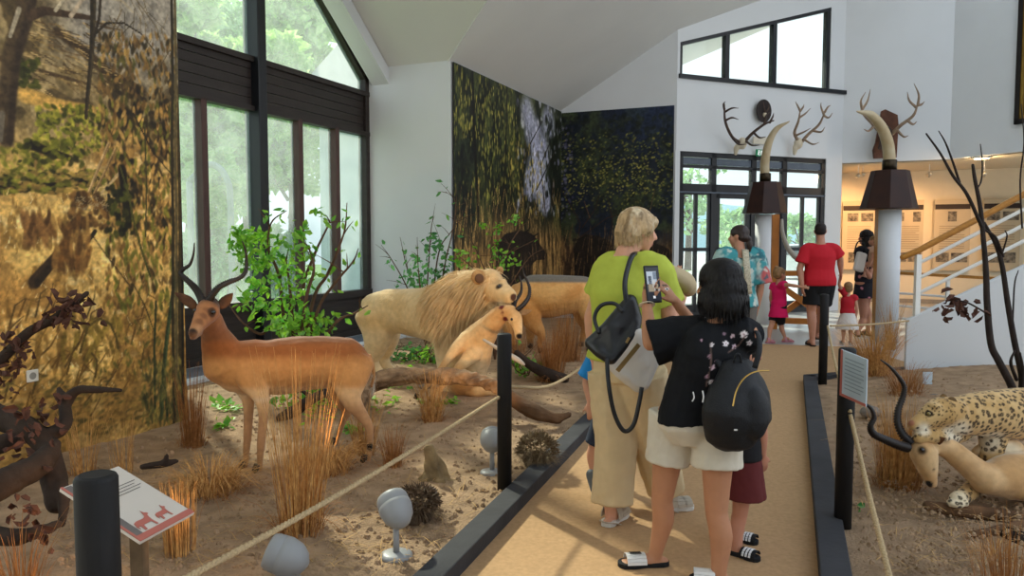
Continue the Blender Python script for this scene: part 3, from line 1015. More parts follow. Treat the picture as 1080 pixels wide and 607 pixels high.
def p2():
    def fill(P, a):
        n1 = fbm(P, .05, 13, 4); n2 = fbm(P, .02, 16, 3)
        c = mixc(H('#121721'), H('#2b3220'), sstep(.4, .66, n1))
        z = P[:, 1] / cv.h * 4.1
        x = P[:, 0] / cv.w
        c = mixc(c, H('#1b2438'), sstep(2.9, 3.8, z) * sstep(.2, .8, x) * .8)
        lo = sstep(1.75, 1.2, z + (n2 - .5) * .7)
        g = mixc(H('#33251a'), H('#7a5d3a'), sstep(.4, .7, fbm(P * np.array([2, .5, 1]), .09, 18, 3)))
        return mixc(c, g, lo)
    cv.fill(fill)
    leaves(520, (590, 122, 712, 228), pal_d + ['#161d2b'], 6, 4, (-1.5, 1.5), .6)
    leaves(700, (592, 140, 712, 222), pal_g, 2.6, 1.5, (-.8, .8), .75)
    leaves(200, (600, 165, 690, 205), ['#8a8238', '#6d6a2d', '#a2954a'], 2, 1.3, (-.6, .6), .75)
    leaves(90, (588, 130, 604, 235), ['#55506a', '#6f6a80', '#2a2a33'], 3, 3, (0, 3), .5)
    for pts in ([(608, 262), (612, 235), (600, 214), (592, 200)], [(614, 240), (628, 220), (632, 205)], [(640, 262), (646, 232), (640, 208)], [(650, 240), (662, 222)], [(612, 250), (640, 230), (655, 226)]):
        S(pts, 1.8, 1.1, '#2a1c14', .9)
    for pts in ([(600, 255), (604, 236)], [(676, 262), (684, 228), (690, 200)], [(622, 230), (616, 212)]):
        S(pts, 1.6, 1, '#4c3726', .9)
    cv.poly([f(*p) for p in ((606, 300), (605, 262), (609, 252), (618, 247), (632, 249), (642, 254), (650, 262), (654, 300))], H('#17120f'), .96)
    leaves(40, (606, 250, 652, 300), ['#231b16', '#0e0b0a', '#2b211a'], 5, 3, (-.6, .6), .6)
    cv.poly([f(*p) for p in ((656, 300), (655, 268), (664, 258), (690, 256), (704, 262), (712, 272), (712, 300))], H('#19130f'), .9)
    for _ in range(200):
        x, y = rr.uniform(588, 712), rr.uniform(250, 318)
        S([(x, y), (x + rr.uniform(-4, 4), y - rr.uniform(6, 22))], 1.1, .6, rr.choice(['#8a6a40', '#4c3622', '#6b4f2e', '#2c2016']), .6)
HT2 = 4.13
U1 = (bw(-5.265, 14.77) - bw(-5.265, 10.06)).normalized()
back_print('mural', bw(-5.265, 10.06, 0), U1, 4.715, 4.13, 330, 300, p1, 'dark photo print wall of hanging foliage and a buffalo behind the lion')
U2 = (bw(-2.97, 14.775) - bw(-5.264, 14.775)).normalized()
back_print('mural', bw(-5.264, 14.775, 0), U2, 2.29, 4.1, 190, 320, p2, 'dark green photo print wall of dense trees in the far corner')
# ================================================================ OUTSIDE
M_LAWN = mat('lawn', '#6f8f45', rough=.95, var=.3, vs=1.5)
M_PAVE = mat('outdoor_paving', '#b9b8b2', rough=.9, var=.08)
M_BARK = mat('tree_bark', '#5b4a3a', rough=.9, var=.3, vs=9, bump=.6, bs=30)
s = Sh(); s.prism([bw(-60, -20, -.35), bw(-7.0, -20, -.35), bw(-7.0, 40, -.35), bw(-60, 40, -.35)], (0, 0, .3))
struct(s.build('ground_lawn', M_LAWN))
s = Sh(); s.prism([bw(-7.0, 15.2, -.36), bw(-1.7, 20.95, -.36), bw(8, 21.1, -.36), bw(40, 90, -.36), bw(-40, 90, -.36), bw(-7.0, 40, -.36)], (0, 0, .3))
struct(s.build('ground_forecourt', M_PAVE))

def leaf_cloud(centres, n, size, rng):
    """leaf quads scattered through a set of ellipsoids (centre, radii)"""
    vs, fs = [], []
    C0 = np.array([c for c, r in centres]); R0 = np.array([r for c, r in centres])
    k = rng.integers(0, len(C0), n)
    d = rng.normal(0, 1, (n, 3)); d /= np.linalg.norm(d, axis=1)[:, None]
    p = C0[k] + d * R0[k] * (rng.uniform(.35, 1, n) ** .6)[:, None]
    a = rng.normal(0, 1, (n, 3)); a /= np.linalg.norm(a, axis=1)[:, None]
    b = np.cross(a, rng.normal(0, 1, (n, 3))); b /= np.linalg.norm(b, axis=1)[:, None]
    sz = size * rng.uniform(.6, 1.3, n)[:, None]
    q = np.stack([p - a * sz, p - b * sz * .5, p + a * sz, p + b * sz * .5], 1).reshape(-1, 3)
    fs = (np.arange(n)[:, None] * 4 + np.arange(4)).tolist()
    me = bpy.data.meshes.new('leaves')
    me.from_pydata(q.tolist(), [], fs)
    return me

def tree(base, h, r, n, leaf, c, label, group, seed, nblob=14, size=.22):
    rng = np.random.default_rng(seed)
    t = thing('tree', base, label, 'tree', group)
    s = Sh()
    top = V(base) + V((rng.uniform(-.4, .4), rng.uniform(-.4, .4), h * .75))
    s.tube(spline([base, V(base).lerp(top, .5) + V((rng.uniform(-.3, .3), 0, 0)), top], 5), radii([.2, .14, .05], 11), seg=8)
    blobs = []
    for i in range(nblob):
        q = rng.uniform(0, 2 * PI); k = rng.uniform(.15, 1)
        cpt = V(base) + V((math.cos(q) * r * k * .8, math.sin(q) * r * k * .8, h * rng.uniform(.3, .93)))
        blobs.append((tuple(cpt), tuple(np.array([1, 1, .75]) * r * rng.uniform(.28, .5))))
        a = V(base).lerp(top, rng.uniform(.3, .8))
        s.tube([a, a.lerp(cpt, .5) + V((0, 0, .2)), cpt], [.06, .04, .015], seg=5)
    s.build('trunk', M_BARK, t, smooth=True)
    put('crown', leaf_cloud(blobs, n, size, rng), leaf, t, smooth=False)
    return t
LF1 = leaf_mat('garden_leaf', '#8dbb58', '#cfe69a', .55)
LF2 = leaf_mat('garden_leaf_dark', '#74a860', '#b4d596', .5)
g = 'garden trees beyond the gable window'
for k, (px, d, h, r, n, m_, lab) in enumerate((
    (222, 17.5, 7.4, 2.1, 5600, LF1, 'pale green garden tree seen through the left half of the gable window'),
    (309, 23, 9.0, 2.5, 6200, LF1, 'light leafy garden tree filling the upper right gable pane'),
    (262, 29.5, 11.5, 3.0, 6500, LF2, 'tall darker garden tree behind the thick middle mullion of the gable window'),
    (196, 37, 13.8, 3.9, 6000, LF2, 'tallest garden tree, furthest back at the edge of the savanna print'))):
    tree(V((at(px, 300, d).x, d, -.05)), h, r, n, m_, None, lab, g, k + 1)
for k, (px, d, h, r) in enumerate(((206, 14.6, 1.7, .55), (240, 20.5, 2.3, .7), (296, 19.0, 1.9, .6))):
    rng = np.random.default_rng(30 + k)
    b = V((at(px, 300, d).x, d, -.05))
    t = thing('garden_bush', b, ('round garden bush low in the leftmost window pane', 'wide garden bush behind the second window pane', 'small garden bush right of the thick window mullion')[k], 'bush')
    bl = [(tuple(b + V((rng.uniform(-r, r) * .6, rng.uniform(-r, r) * .6, h * rng.uniform(.3, .75)))), (r * .5, r * .5, h * .3)) for _ in range(8)]
    put('foliage', leaf_cloud(bl, 2200, .13, rng), LF2, t, smooth=False)
    s = Sh()
    for q in range(5):
        s.tube([b, b + V((rng.uniform(-.5, .5), rng.uniform(-.5, .5), h * .7))], [.03, .01], seg=5)
    s.build('stems', M_BARK, t)
# neighbouring wing of the building, pale, seen through the right panes
s = Sh()
s.prism([bw(-10.4, 13.6, -.06), bw(-6.95, 13.6, -.06), bw(-6.95, 13.6, 4.2), bw(-10.4, 13.6, 4.2)], bw(0, 3) - bw(0, 0))
struct(s.build('wall_exterior_wing', mat('pale_render', '#c9d2d6', rough=.9, var=.03)))
s = Sh()
s.prism([bw(-10.8, 12.9, 4.1), bw(-6.7, 12.9, 4.1), bw(-6.7, 15.5, 6.4), bw(-10.8, 15.5, 6.4)], (0, 0, .22))
struct(s.build('roof_exterior_wing', mat('grey_eave_board', '#8d8f8b', rough=.8)))
# curved garden hoop seen low through the second pane
s = Sh()
p0 = at(206, 200, 13.5); 
s.tube(spline([V((p0.x - .1, 13.5, 2.55)), at(218, 174, 13.5), at(232, 178, 13.5), at(240, 192, 13.5), at(243, 215, 13.5), V((at(243, 215, 13.5).x, 13.5, -.05))], 6), .06, seg=8)
s.tube([V((p0.x - .1, 13.5, 2.55)), V((p0.x - .1, 13.5, -.05))], .06, seg=8)
o = s.build('garden_arch', mat('weathered_arch', '#7d8b86', rough=.7), None, loc=(p0.x - .1, 13.5, -.05), smooth=True)
tag(o, 'grey curved garden arch outside the second window pane', 'arch')

# hills and sky glare beyond the entrance
s = Sh()
rng = np.random.default_rng(8)
n = 40
xs = np.linspace(-20, 110, n)
hz = 7.5 + 3.5 * np.sin(xs * .045 + 1) + rng.uniform(-.5, .5, n)
P = [V((x, 130, -.4)) for x in xs] + [V((x, 150, h)) for x, h in zip(xs, hz)] + [V((x, 190, h * .6)) for x, h in zip(xs, hz)]
fs = [(i, i + 1, i + n + 1, i + n) for i in range(n - 1)] + [(i + n, i + n + 1, i + 2 * n + 1, i + 2 * n) for i in range(n - 1)]
s.add(P, fs)
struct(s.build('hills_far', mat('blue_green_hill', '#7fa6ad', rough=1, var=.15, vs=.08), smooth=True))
for k, (px, d, h, r, lab) in enumerate(((842, 55, 3.2, 2.0, 'far roadside tree seen through the right entrance pane'), (778, 48, 3.4, 1.6, 'far roadside tree seen through the entrance door leaf'), (725, 40, 6.5, 3.0, 'tall roadside tree seen through the left entrance pane'))):
    tree(V((at(px, 300, d).x, d, -.06)), h, r, 900, LF2, None, lab, 'roadside trees beyond the entrance', 50 + k, 10, .25)

# parked car
def car(loc, heading, label):
    t = thing('car', loc, label, 'car')
    c, sn = math.cos(heading), math.sin(heading)
    def q(x, y, z): return V(loc) + V((x * c - y * sn, x * sn + y * c, z))
    body, glass, blk = mat('silver_car_paint', '#c4c8cc', rough=.25, metal=.4, coat=.5), mat('car_glass', '#27313a', rough=.1, spec=.6), mat('tyre_rubber', '#1b1b1c', rough=.8)
    prof = [(-2.1, .28), (2.1, .28), (2.15, .55), (2.05, .78), (1.2, .95), (.55, 1.42), (-1.1, 1.48), (-1.75, 1.05), (-2.15, .98), (-2.18, .5)]
    s = Sh(); s.prism([q(x, -.85, z) for x, z in prof], q(0, 1.7, 0) - q(0, 0, 0)); s.build('body', body, t, bevel=.06)
    for y in (-.865, .85):
        s = Sh(); s.prism([q(x, y, z) for x, z in ((1.05, .98), (.5, 1.36), (-1.05, 1.40), (-1.55, 1.02))], q(0, .015, 0) - q(0, 0, 0)); s.build('side_window', glass, t)
    s = Sh(); s.hexa([q(-1.79, -.7, 1.06), q(-1.74, -.7, 1.07), q(-1.74, .7, 1.07), q(-1.79, .7, 1.06)], [q(-1.21, -.62, 1.42), q(-1.18, -.62, 1.43), q(-1.18, .62, 1.43), q(-1.21, .62, 1.42)]); s.build('rear_window', glass, t)
    for x in (-1.3, 1.3):
        for y in (-.82, .82):
            s = Sh(); ax = q(0, 1, 0) - q(0, 0, 0); s.lathe([(.31, -.1), (.33, -.08), (.33, .08), (.31, .1), (.18, .1), (.17, .08)], q(x, y, .33), 20, ax); s.build('wheel', blk, t)
    for y in (-.7, .7):
        s = Sh(); s.box(q(-2.17, y, .82), (.06, .26, .2), Matrix.Rotation(heading, 3, 'Z')); s.build('tail_light', mat('tail_light_red', '#a3161b', rough=.3), t)
p = at(849, 284, 30)
car(V((p.x + .4, 30, -.06)), PI / 2 + .35, 'silver car parked outside, seen through the right entrance pane')
# ================================================================ MOUNTED ANIMALS
M_HIDE = mat('short_hide', rough=.75, spec=.15, vcol=True, var=.10, vs=30, bump=.25, bs=220, sheen=.15)
M_HORN = mat('ringed_black_horn', '#211a17', rough=.45, spec=.4, var=.25, vs=20, bump=.2, bs=90)
M_EYE = mat('dark_glass_eye', '#120b07', rough=.08, spec=.8, var=0)
M_HOOF = mat('black_hoof', '#1c1613', rough=.5)
M_MANE = mat('lion_mane_hair', '#d8bd90', rough=.6, spec=.2, var=.22, vs=9)
M_TUFT = mat('white_tail_hair', '#d9cfbc', rough=.7, var=.2)

def L3(*q):
    """(px, py, d) triples to world points"""
    return [at(*p) for p in q]

def worley(P, cell, seed=0):
    Q = np.asarray(P) / cell
    i = np.floor(Q).astype(np.int64)
    best = np.full(len(Q), 9.0)
    for dx in (-1, 0, 1):
        for dy in (-1, 0, 1):
            for dz in (-1, 0, 1):
                c = i + np.array((dx, dy, dz))
                def h(s_):
                    n = (c[:, 0] * 374761393 + c[:, 1] * 668265263 + c[:, 2] * 1442695041 + s_ * 97531 + seed * 7919) & 0x7fffffff
                    n = ((n ^ (n >> 13)) * 1274126177) & 0x7fffffff
                    return ((n ^ (n >> 16)) & 0xffff) / 65535.0
                p = c + np.column_stack([h(1), h(2), h(3)]) * .8 + .1
                best = np.minimum(best, np.linalg.norm(p - Q, axis=1))
    return best

def dist(P, c):
    return np.linalg.norm(P - np.array(c), axis=1)

def seg_t(P, a, b):
    a, b = np.array(a), np.array(b)
    return (P - a) @ (b - a) / ((b - a) @ (b - a))

def horn(name, pts, r0, parent, rings=16, up=(0, -1, 0)):
    C = spline(pts, 10)
    n = len(C)
    rad = []
    for i in range(n):
        t = i / (n - 1)
        r = r0 * (1 - t) ** .75 + .003
        if t < .72:
            r *= 1 + .20 * (1 if (i % 2) else -1)
        rad.append(r)
    s = Sh()
    s.tube(C, rad, seg=10, up=up)
    return s.build(name, M_HORN, parent, smooth=True)

def ear(parent, base, tip, w, facing, mats=None, col=('#7a4f30', '#3b2a20')):
    base, tip, facing = V(base), V(tip), V(facing).normalized()
    s = Sh()
    t = [0, .2, .45, .7, .9, 1]
    ws = [.55, .9, 1, .75, .35, .08]
    s.tube([base.lerp(tip, q) - facing * (.012 * math.sin(q * PI)) for q in t], [(w * k, .006) for k in ws], seg=12, up=facing)
    o = s.build('ear', mats or mat('brown_ear_hide', col[0], rough=.8, col2=col[1], vs=14), parent, smooth=True)
    return o

def eye(parent, p, r):
    s = Sh(); s.ell(p, r, seg=12, rings=8)
    return s.build('eye', M_EYE, parent, smooth=True)

def hoof(parent, p, r=.022, h=.05, fwd=(0, -1, 0)):
    p, f_ = V(p), V(fwd).normalized()
    sd = f_.cross(V((0, 0, 1))).normalized()
    s = Sh()
    for k in (-1, 1):
        q = p + sd * r * .45 * k
        s.tube([q + f_ * .022 + V((0, 0, .004)), q + f_ * .008 + V((0, 0, h * .5)), q + V((0, 0, h))], [(r * .5, r * .5), (r * .55, r * .75), (r * .5, r * .6)], seg=8, up=f_)
    return s.build('hoof', M_HOOF, parent, smooth=True)

# ---------------------------------------------------------------- the near impala
def near_impala():
    s = Sh()
    body = L3((232, 384, 4.86), (246, 386, 4.88), (268, 387, 4.93), (292, 386.5, 4.99), (318, 383, 5.06), (345, 381, 5.14), (367, 382, 5.20), (382, 386, 5.24))
    C = spline(body, 4)
    s.tube(C, radii([(.09, .115), (.125, .160), (.15, .182), (.162, .190), (.162, .184), (.15, .183), (.13, .175), (.075, .105)], len(C)), seg=20, cap='round')
    N_ = spline(L3((240, 382, 4.87), (232, 368, 4.83), (226, 352, 4.76), (222, 336, 4.69)), 5)
    s.tube(N_, radii([(.13, .155), (.1, .118), (.075, .085), (.066, .07)], len(N_)), seg=16, cap='round', up=(-.88, -.47, 0))
    hd = L3((222, 322, 4.68), (219.5, 327, 4.63), (214, 335, 4.57), (208.5, 343.5, 4.50), (203.5, 351.5, 4.44))
    s.tube(spline(hd, 4), radii([(.055, .06), (.068, .076), (.052, .062), (.036, .043), (.028, .030)], 17), seg=16, cap='round', up=(-.3, -.55, .75))
    s.ell(at(204, 355.5, 4.47), (.022, .035, .016)); s.ell(at(208, 351, 4.50), (.024, .05, .022))
    # legs
    def leg(pts, rad):
        c = spline(L3(*pts), 5)
        s.tube(c, radii(rad, len(c)), seg=12, cap='round', up=(-.88, -.47, 0))
    leg([(262, 388, 4.84), (268, 404, 4.81), (276, 420, 4.80), (277.5, 440, 4.80), (275.5, 466, 4.79), (274, 488, 4.79), (272.5, 500, 4.79)], [(.07, .1), (.05, .085), (.036, .05), (.026, .03), (.024, .028), (.017, .019), (.02, .022)])
    leg([(252, 388, 4.93), (256, 404, 4.92), (261.5, 420, 4.92), (262, 440, 4.90), (260.5, 466, 4.89), (259, 488, 4.88), (258, 499, 4.88)], [(.06, .09), (.05, .07), (.036, .045), (.026, .03), (.024, .027), (.017, .019), (.02, .022)])
    leg([(371, 380, 5.15), (368, 402, 5.08), (371, 422, 5.05), (382, 438, 5.06), (389, 450, 5.06), (390, 466, 5.05), (388.5, 482, 5.04), (386.5, 491, 5.03)], [(.075, .16), (.075, .125), (.05, .068), (.03, .042), (.026, .032), (.018, .021), (.019, .021), (.022, .024)])
    leg([(366, 382, 5.36), (358, 404, 5.44), (360, 420, 5.48), (365, 433, 5.52), (361, 446, 5.52), (357, 459, 5.50), (353, 470, 5.48)], [(.07, .14), (.06, .105), (.045, .06), (.03, .04), (.022, .026), (.018, .02), (.021, .023)])
    me = organic(s, .0085, 5)
    displace(me, lambda P, N: .005 * (fbm(P, 22, 4) - .5) + .026 * (fbm(P * np.array([1, 1, .6]), 6.5, 8, 2) - .5) * sstep(.35, .55, P[:, 2]) * sstep(1.05, .9, P[:, 2]))
    nose, eyeR = at(203.5, 350.5, 4.44), at(225, 329, 4.57)
    crown = at(221, 319, 4.66)
    axis0, axis1 = body[0], body[-1]
    def col(P):
        t = np.clip(seg_t(P, axis0, axis1), 0, 1)
        zc = np.array(axis0)[2] + t * (axis1.z - axis0.z)
        h = P[:, 2] - zc
        n = fbm(P, 7, 2) - .5
        c = mixc(A('#c0854c'), A('#8f5429'), sstep(.02, .11, h + n * .05))
        c = mixc(c, A('#7a4e30'), sstep(.14, .2, h + n * .04) * .8)
        c = mixc(c, A('#d8aa78'), sstep(-.09, -.15, h + n * .04))
        c = mixc(c, A('#e8d3b4'), sstep(-.165, -.20, h + n * .03) * sstep(.47, .52, P[:, 2]) * .45)
        legs = sstep(.5, .36, P[:, 2])
        c = mixc(c, A('#b08259'), legs)
        c = mixc(c, A('#a2764c'), sstep(.3, .1, P[:, 2]) * .6)
        nk = sstep(.93, 1.0, P[:, 2])
        c = mixc(c, mixc(A('#a9744a'), A('#86583a'), sstep(.3, .7, fbm(P, 9, 5))), nk * .85)
        d = dist(P, crown); c = mixc(c, A('#35251c'), sstep(.10, .045, d))
        for q in ((214, 334, 4.53), (210, 340, 4.49), (217, 328, 4.57)):
            c = mixc(c, A('#5b3a26'), sstep(.035, .015, dist(P, at(*q))) * .6)
        thr = at(214, 357, 4.60); c = mixc(c, A('#d9b890'), sstep(.06, .03, dist(P, thr)) * .8)
        muz = at(207, 350, 4.47); c = mixc(c, A('#b58a62'), sstep(.06, .03, dist(P, muz)) * .7)
        c = mixc(c, A('#15100e'), sstep(.032, .022, dist(P, nose)))
        c = mixc(c, A('#2a1b13'), sstep(.042, .026, dist(P, eyeR)) * .85)
        for q in (at(391, 471, 5.03),):
            c = mixc(c, A('#17110e'), sstep(.035, .022, dist(P, q)))
        rs = at(391, 392, 5.24)
        c = mixc(c, A('#e3cfae'), sstep(.07, .04, dist(P, rs)) * .8)
        return c
    paint(me, col)
    t = thing('impala', (-1.39, 5.04, .03), 'rufous impala ram standing sideways with head turned, nearest animal beside the rope', 'antelope')
    put('body', me, M_HIDE, t)
    horn('horn', L3((213.5, 318, 4.63), (209, 308, 4.66), (203.5, 301, 4.69), (196, 294, 4.70), (190.5, 288.5, 4.70), (193, 284, 4.70), (200, 279, 4.69), (204, 268, 4.68), (205, 256, 4.66)), .019, t)
    horn('horn', L3((219.5, 318, 4.62), (225, 309, 4.62), (232, 302, 4.63), (242, 297, 4.66), (253, 292.5, 4.69), (259, 286, 4.71), (260, 275, 4.71), (259, 264, 4.69), (255.5, 254, 4.66)), .020, t)
    ear(t, at(207, 324, 4.67), at(184.5, 308.5, 4.68), .034, (-.15, -1, .1))
    ear(t, at(231, 324, 4.68), at(245.5, 309, 4.70), .034, (.2, -1, .1))
    eye(t, at(225, 329, 4.565), .0135)
    eye(t, at(205.5, 327, 4.56), .0125)
    for p, dd in (((272, 503), 4.785), ((257.5, 503), 4.875), ((385.5, 493), 5.02), ((352.5, 472), 5.475)):
        hoof(t, V((at(*p, dd).x, dd - .01, gz(at(*p, dd)) - .005)), .026, .055, (-.85, -.5, 0))
    c = spline(L3((389, 374, 5.29), (393, 384, 5.31), (394, 397, 5.32), (392, 408, 5.31)), 5)
    s = Sh(); s.tube(c, radii([.016, .013, .012, .009], len(c)), seg=8)
    tl = s.build('tail', mat('tan_tail_hide', '#b98552', rough=.8), t, smooth=True)
    rts = [tuple(c[i]) for i in (np.arange(240) % 9 + 7)]
    put('tail_tuft', strands(rts, np.tile((0.02, 0, -1), (240, 1)), .07, .003, .1, 3, .15), M_TUFT, tl, smooth=False)
    return t
near_impala()

# ---------------------------------------------------------------- the lion
def lion():
    s = Sh()
    body = L3((396, 329, 8.48), (408, 329, 8.40), (424, 328, 8.27), (444, 330, 8.08), (464, 331, 7.86), (482, 331, 7.66))
    C = spline(body, 4)
    s.tube(C, radii([(.17, .22), (.2, .255), (.2, .25), (.22, .275), (.23, .315), (.2, .33)], len(C)), seg=20, cap='round')
    # shoulders, neck, head
    s.ell(at(474, 338, 7.62), (.15, .2, .29))
    nk = L3((474, 322, 7.72), (492, 312, 7.55), (508, 305, 7.40))
    s.tube(spline(nk, 4), radii([(.24, .28), (.22, .27), (.17, .2)], 9), seg=18, cap='round')
    s.ell(at(517, 300, 7.28), (.135, .15, .155))
    mz = L3((517, 303, 7.26), (528, 309, 7.12), (537.5, 314, 6.99))
    s.tube(spline(mz, 3), radii([(.125, .125), (.092, .10), (.072, .078)], 7), seg=16, cap='round', up=(0, 0, 1))
    s.ell(at(538, 319.5, 6.99), (.06, .055, .045)); s.ell(at(531, 320.5, 7.06), (.055, .06, .04))
    s.tube(L3((514, 320, 7.24), (521, 328, 7.18), (526, 330, 7.12)), [.07, .05, .03], seg=12, cap='round')      # lower jaw under the prey's neck
    s.ell(at(522, 294, 7.19), (.05, .04, .03)); s.ell(at(531, 296, 7.12), (.035, .035, .025))
    s.ell(at(541, 311, 6.95), (.036, .03, .022)); s.tube(L3((529, 299, 7.14), (535, 304.5, 7.05), (541, 310, 6.96)), [.045, .042, .036], seg=12, cap='round')
    def leg(pts, rad):
        c = spline(L3(*pts), 5)
        s.tube(c, radii(rad, len(c)), seg=14, cap='round', up=(1, 0, 0))
    leg([(398, 333, 8.38), (399, 350, 8.36), (396, 368, 8.38), (393, 380, 8.42), (398, 390, 8.42), (404, 396, 8.40), (410, 397.5, 8.36)], [(.16, .25), (.13, .19), (.085, .12), (.065, .075), (.055, .06), (.055, .06), (.06, .05)])
    leg([(404, 333, 8.62), (409, 350, 8.66), (408, 366, 8.70), (404, 376, 8.74), (408, 386, 8.72), (414, 391.5, 8.70)], [(.13, .2), (.11, .16), (.08, .1), (.06, .07), (.055, .06), (.06, .05)])
    leg([(470, 345, 7.62), (470, 368, 7.58), (471, 390, 7.55), (473, 405, 7.53), (475, 415, 7.50), (481, 417, 7.46)], [(.13, .16), (.1, .12), (.08, .085), (.066, .068), (.07, .065), (.075, .05)])
    leg([(486, 345, 7.75), (489, 368, 7.78), (491, 388, 7.78), (492, 403, 7.78), (498, 408, 7.74)], [(.12, .15), (.09, .1), (.07, .08), (.065, .065), (.075, .05)])
    me = organic(s, .0125, 5)
    displace(me, lambda P, N: .012 * (fbm(P * np.array([1, 1, .5]), 9, 4) - .5) + .02 * (fbm(P, 3, 8) - .5))
    eyep = at(526.5, 302, 7.06)
    nosep = at(542, 313.5, 6.925)
    mouth = [at(525, 324.5, 7.10), at(532, 324.5, 7.02)]
    def col(P):
        n = fbm(P, 5, 2)
        c = mixc(A('#cbaa78'), A('#d6b98a'), sstep(.3, .7, n))
        c = mixc(c, A('#dfcaa4'), sstep(.60, .45, P[:, 2]) * .5)
        c = mixc(c, A('#d8b684'), sstep(.3, .1, dist(P, at(520, 305, 7.2))) * .5)
        mzp = at(535, 318, 7.03); c = mixc(c, A('#e2cba4'), sstep(.1, .05, dist(P, mzp)) * .7)
        c = mixc(c, A('#4f3428'), sstep(.042, .028, dist(P, nosep)))
        c = mixc(c, A('#a98252'), sstep(.03, .012, np.abs(seg_t(P, np.array(at(522, 296, 7.1)), np.array(nosep)) - .5) * .0 + dist(P, at(531, 306.5, 7.03))) * .6)
        for q in mouth:
            c = mixc(c, A('#2a1510'), sstep(.04, .025, dist(P, q)))
        c = mixc(c, A('#33231a'), sstep(.046, .024, dist(P, eyep)) * .95)
        c = mixc(c, A('#8c6a42'), sstep(.06, .03, dist(P, at(523, 297, 7.13))) * .35)
        for k in range(4):
            for j in range(7):
                q = at(529 + j * 1.3 - k * .6, 309.5 + k * 2.1 + j * .55, 7.03)
                c = mixc(c, A('#9a774c'), sstep(.016, .008, dist(P, q)) * .5)
        for q in ((540, 319.5, 6.95), (535, 321.5, 6.98), (530, 323, 7.03), (542.5, 317.5, 6.93)):
            c = mixc(c, A('#4a3024'), sstep(.02, .01, dist(P, at(*q))) * .8)
        return c
    paint(me, col)
    t = thing('lion', (-1.0, 8.0, .03), 'pale male lion standing with its jaws on the neck of an antelope', 'lion')
    put('body', me, mat('lion_coat', rough=.85, spec=.1, vcol=True, var=.1, vs=22, bump=.5, bs=110, sheen=.2), t)
    # mane: strands rooted round neck, crown and chest
    P, N = coords(me).copy(), normals(me).copy()
    P += np.array((-1.0, 8.0, .03))
    a, b = nk[0], nk[-1]
    tt = seg_t(P, np.array(a), np.array(at(517, 300, 7.28)))
    facec = at(530, 309, 7.08)
    m = (tt > -.25) & (tt < 1.3) & (P[:, 2] > .72) & (dist(P, facec) > .165)
    m |= (dist(P, at(488, 345, 7.5)) < .26) & (P[:, 2] > .55)
    idx = np.flatnonzero(m)
    idx = RNG.choice(idx, 6400)
    back = np.array(nk[0] - nk[-1]); back /= np.linalg.norm(back)
    dr = N[idx] * .55 + back * .55 + np.array((0, 0, -.55))
    put('mane', strands(P[idx], dr, .15, .007, .45, 4, .22), M_MANE, t, smooth=False)
    ed = mat('lion_ear_hide', '#c09a66', rough=.9, col2='#8f6b43', vs=20)
    s = Sh(); s.ell(at(504.5, 292, 7.14), (.072, .024, .072), Matrix.Rotation(.35, 3, 'Z')); s.build('ear', ed, t, smooth=True)
    s = Sh(); s.ell(at(505.5, 293.5, 7.115), (.045, .014, .045), Matrix.Rotation(.35, 3, 'Z')); s.build('ear_hollow', mat('dark_ear_hollow', '#5d4330', rough=.9), t, smooth=True)
    s = Sh(); s.ell(at(527, 285, 7.36), (.04, .02, .04)); s.build('ear', ed, t, smooth=True)
    eye(t, at(526.5, 302, 7.055), .02)
    c = spline(L3((385, 318, 8.60), (382.5, 335, 8.62), (386, 355, 8.58), (386, 380, 8.50), (385, 398, 8.42), (388, 408, 8.35)), 5)
    s = Sh(); s.tube(c, radii([.04, .03, .026, .024, .022, .02], len(c)), seg=8, cap='round')
    tl = s.build('tail', mat('lion_tail_hide', '#d0b07c', rough=.85), t, smooth=True)
    rts = [tuple(c[i]) for i in (np.arange(300) % 7 + len(c) - 7)]
    put('tail_tuft', strands(rts, np.tile((0.05, -.1, -1), (300, 1)), .10, .006, .1, 3, .25), M_MANE, tl, smooth=False)
    # whiskers pads stay in the coat; claws
    for px, py, d in ((483, 419, 7.42), (412, 399.5, 8.33)):
        s = Sh()
        for k in range(3):
            p = at(px - 2 + 2.5 * k, py, d - .02)
            s.tube([p + V((0, .03, .03)), p + V((.005, -.005, .012))], [.012, .003], seg=6)
        s.build('claws', M_HOOF, t, smooth=True)
lion()

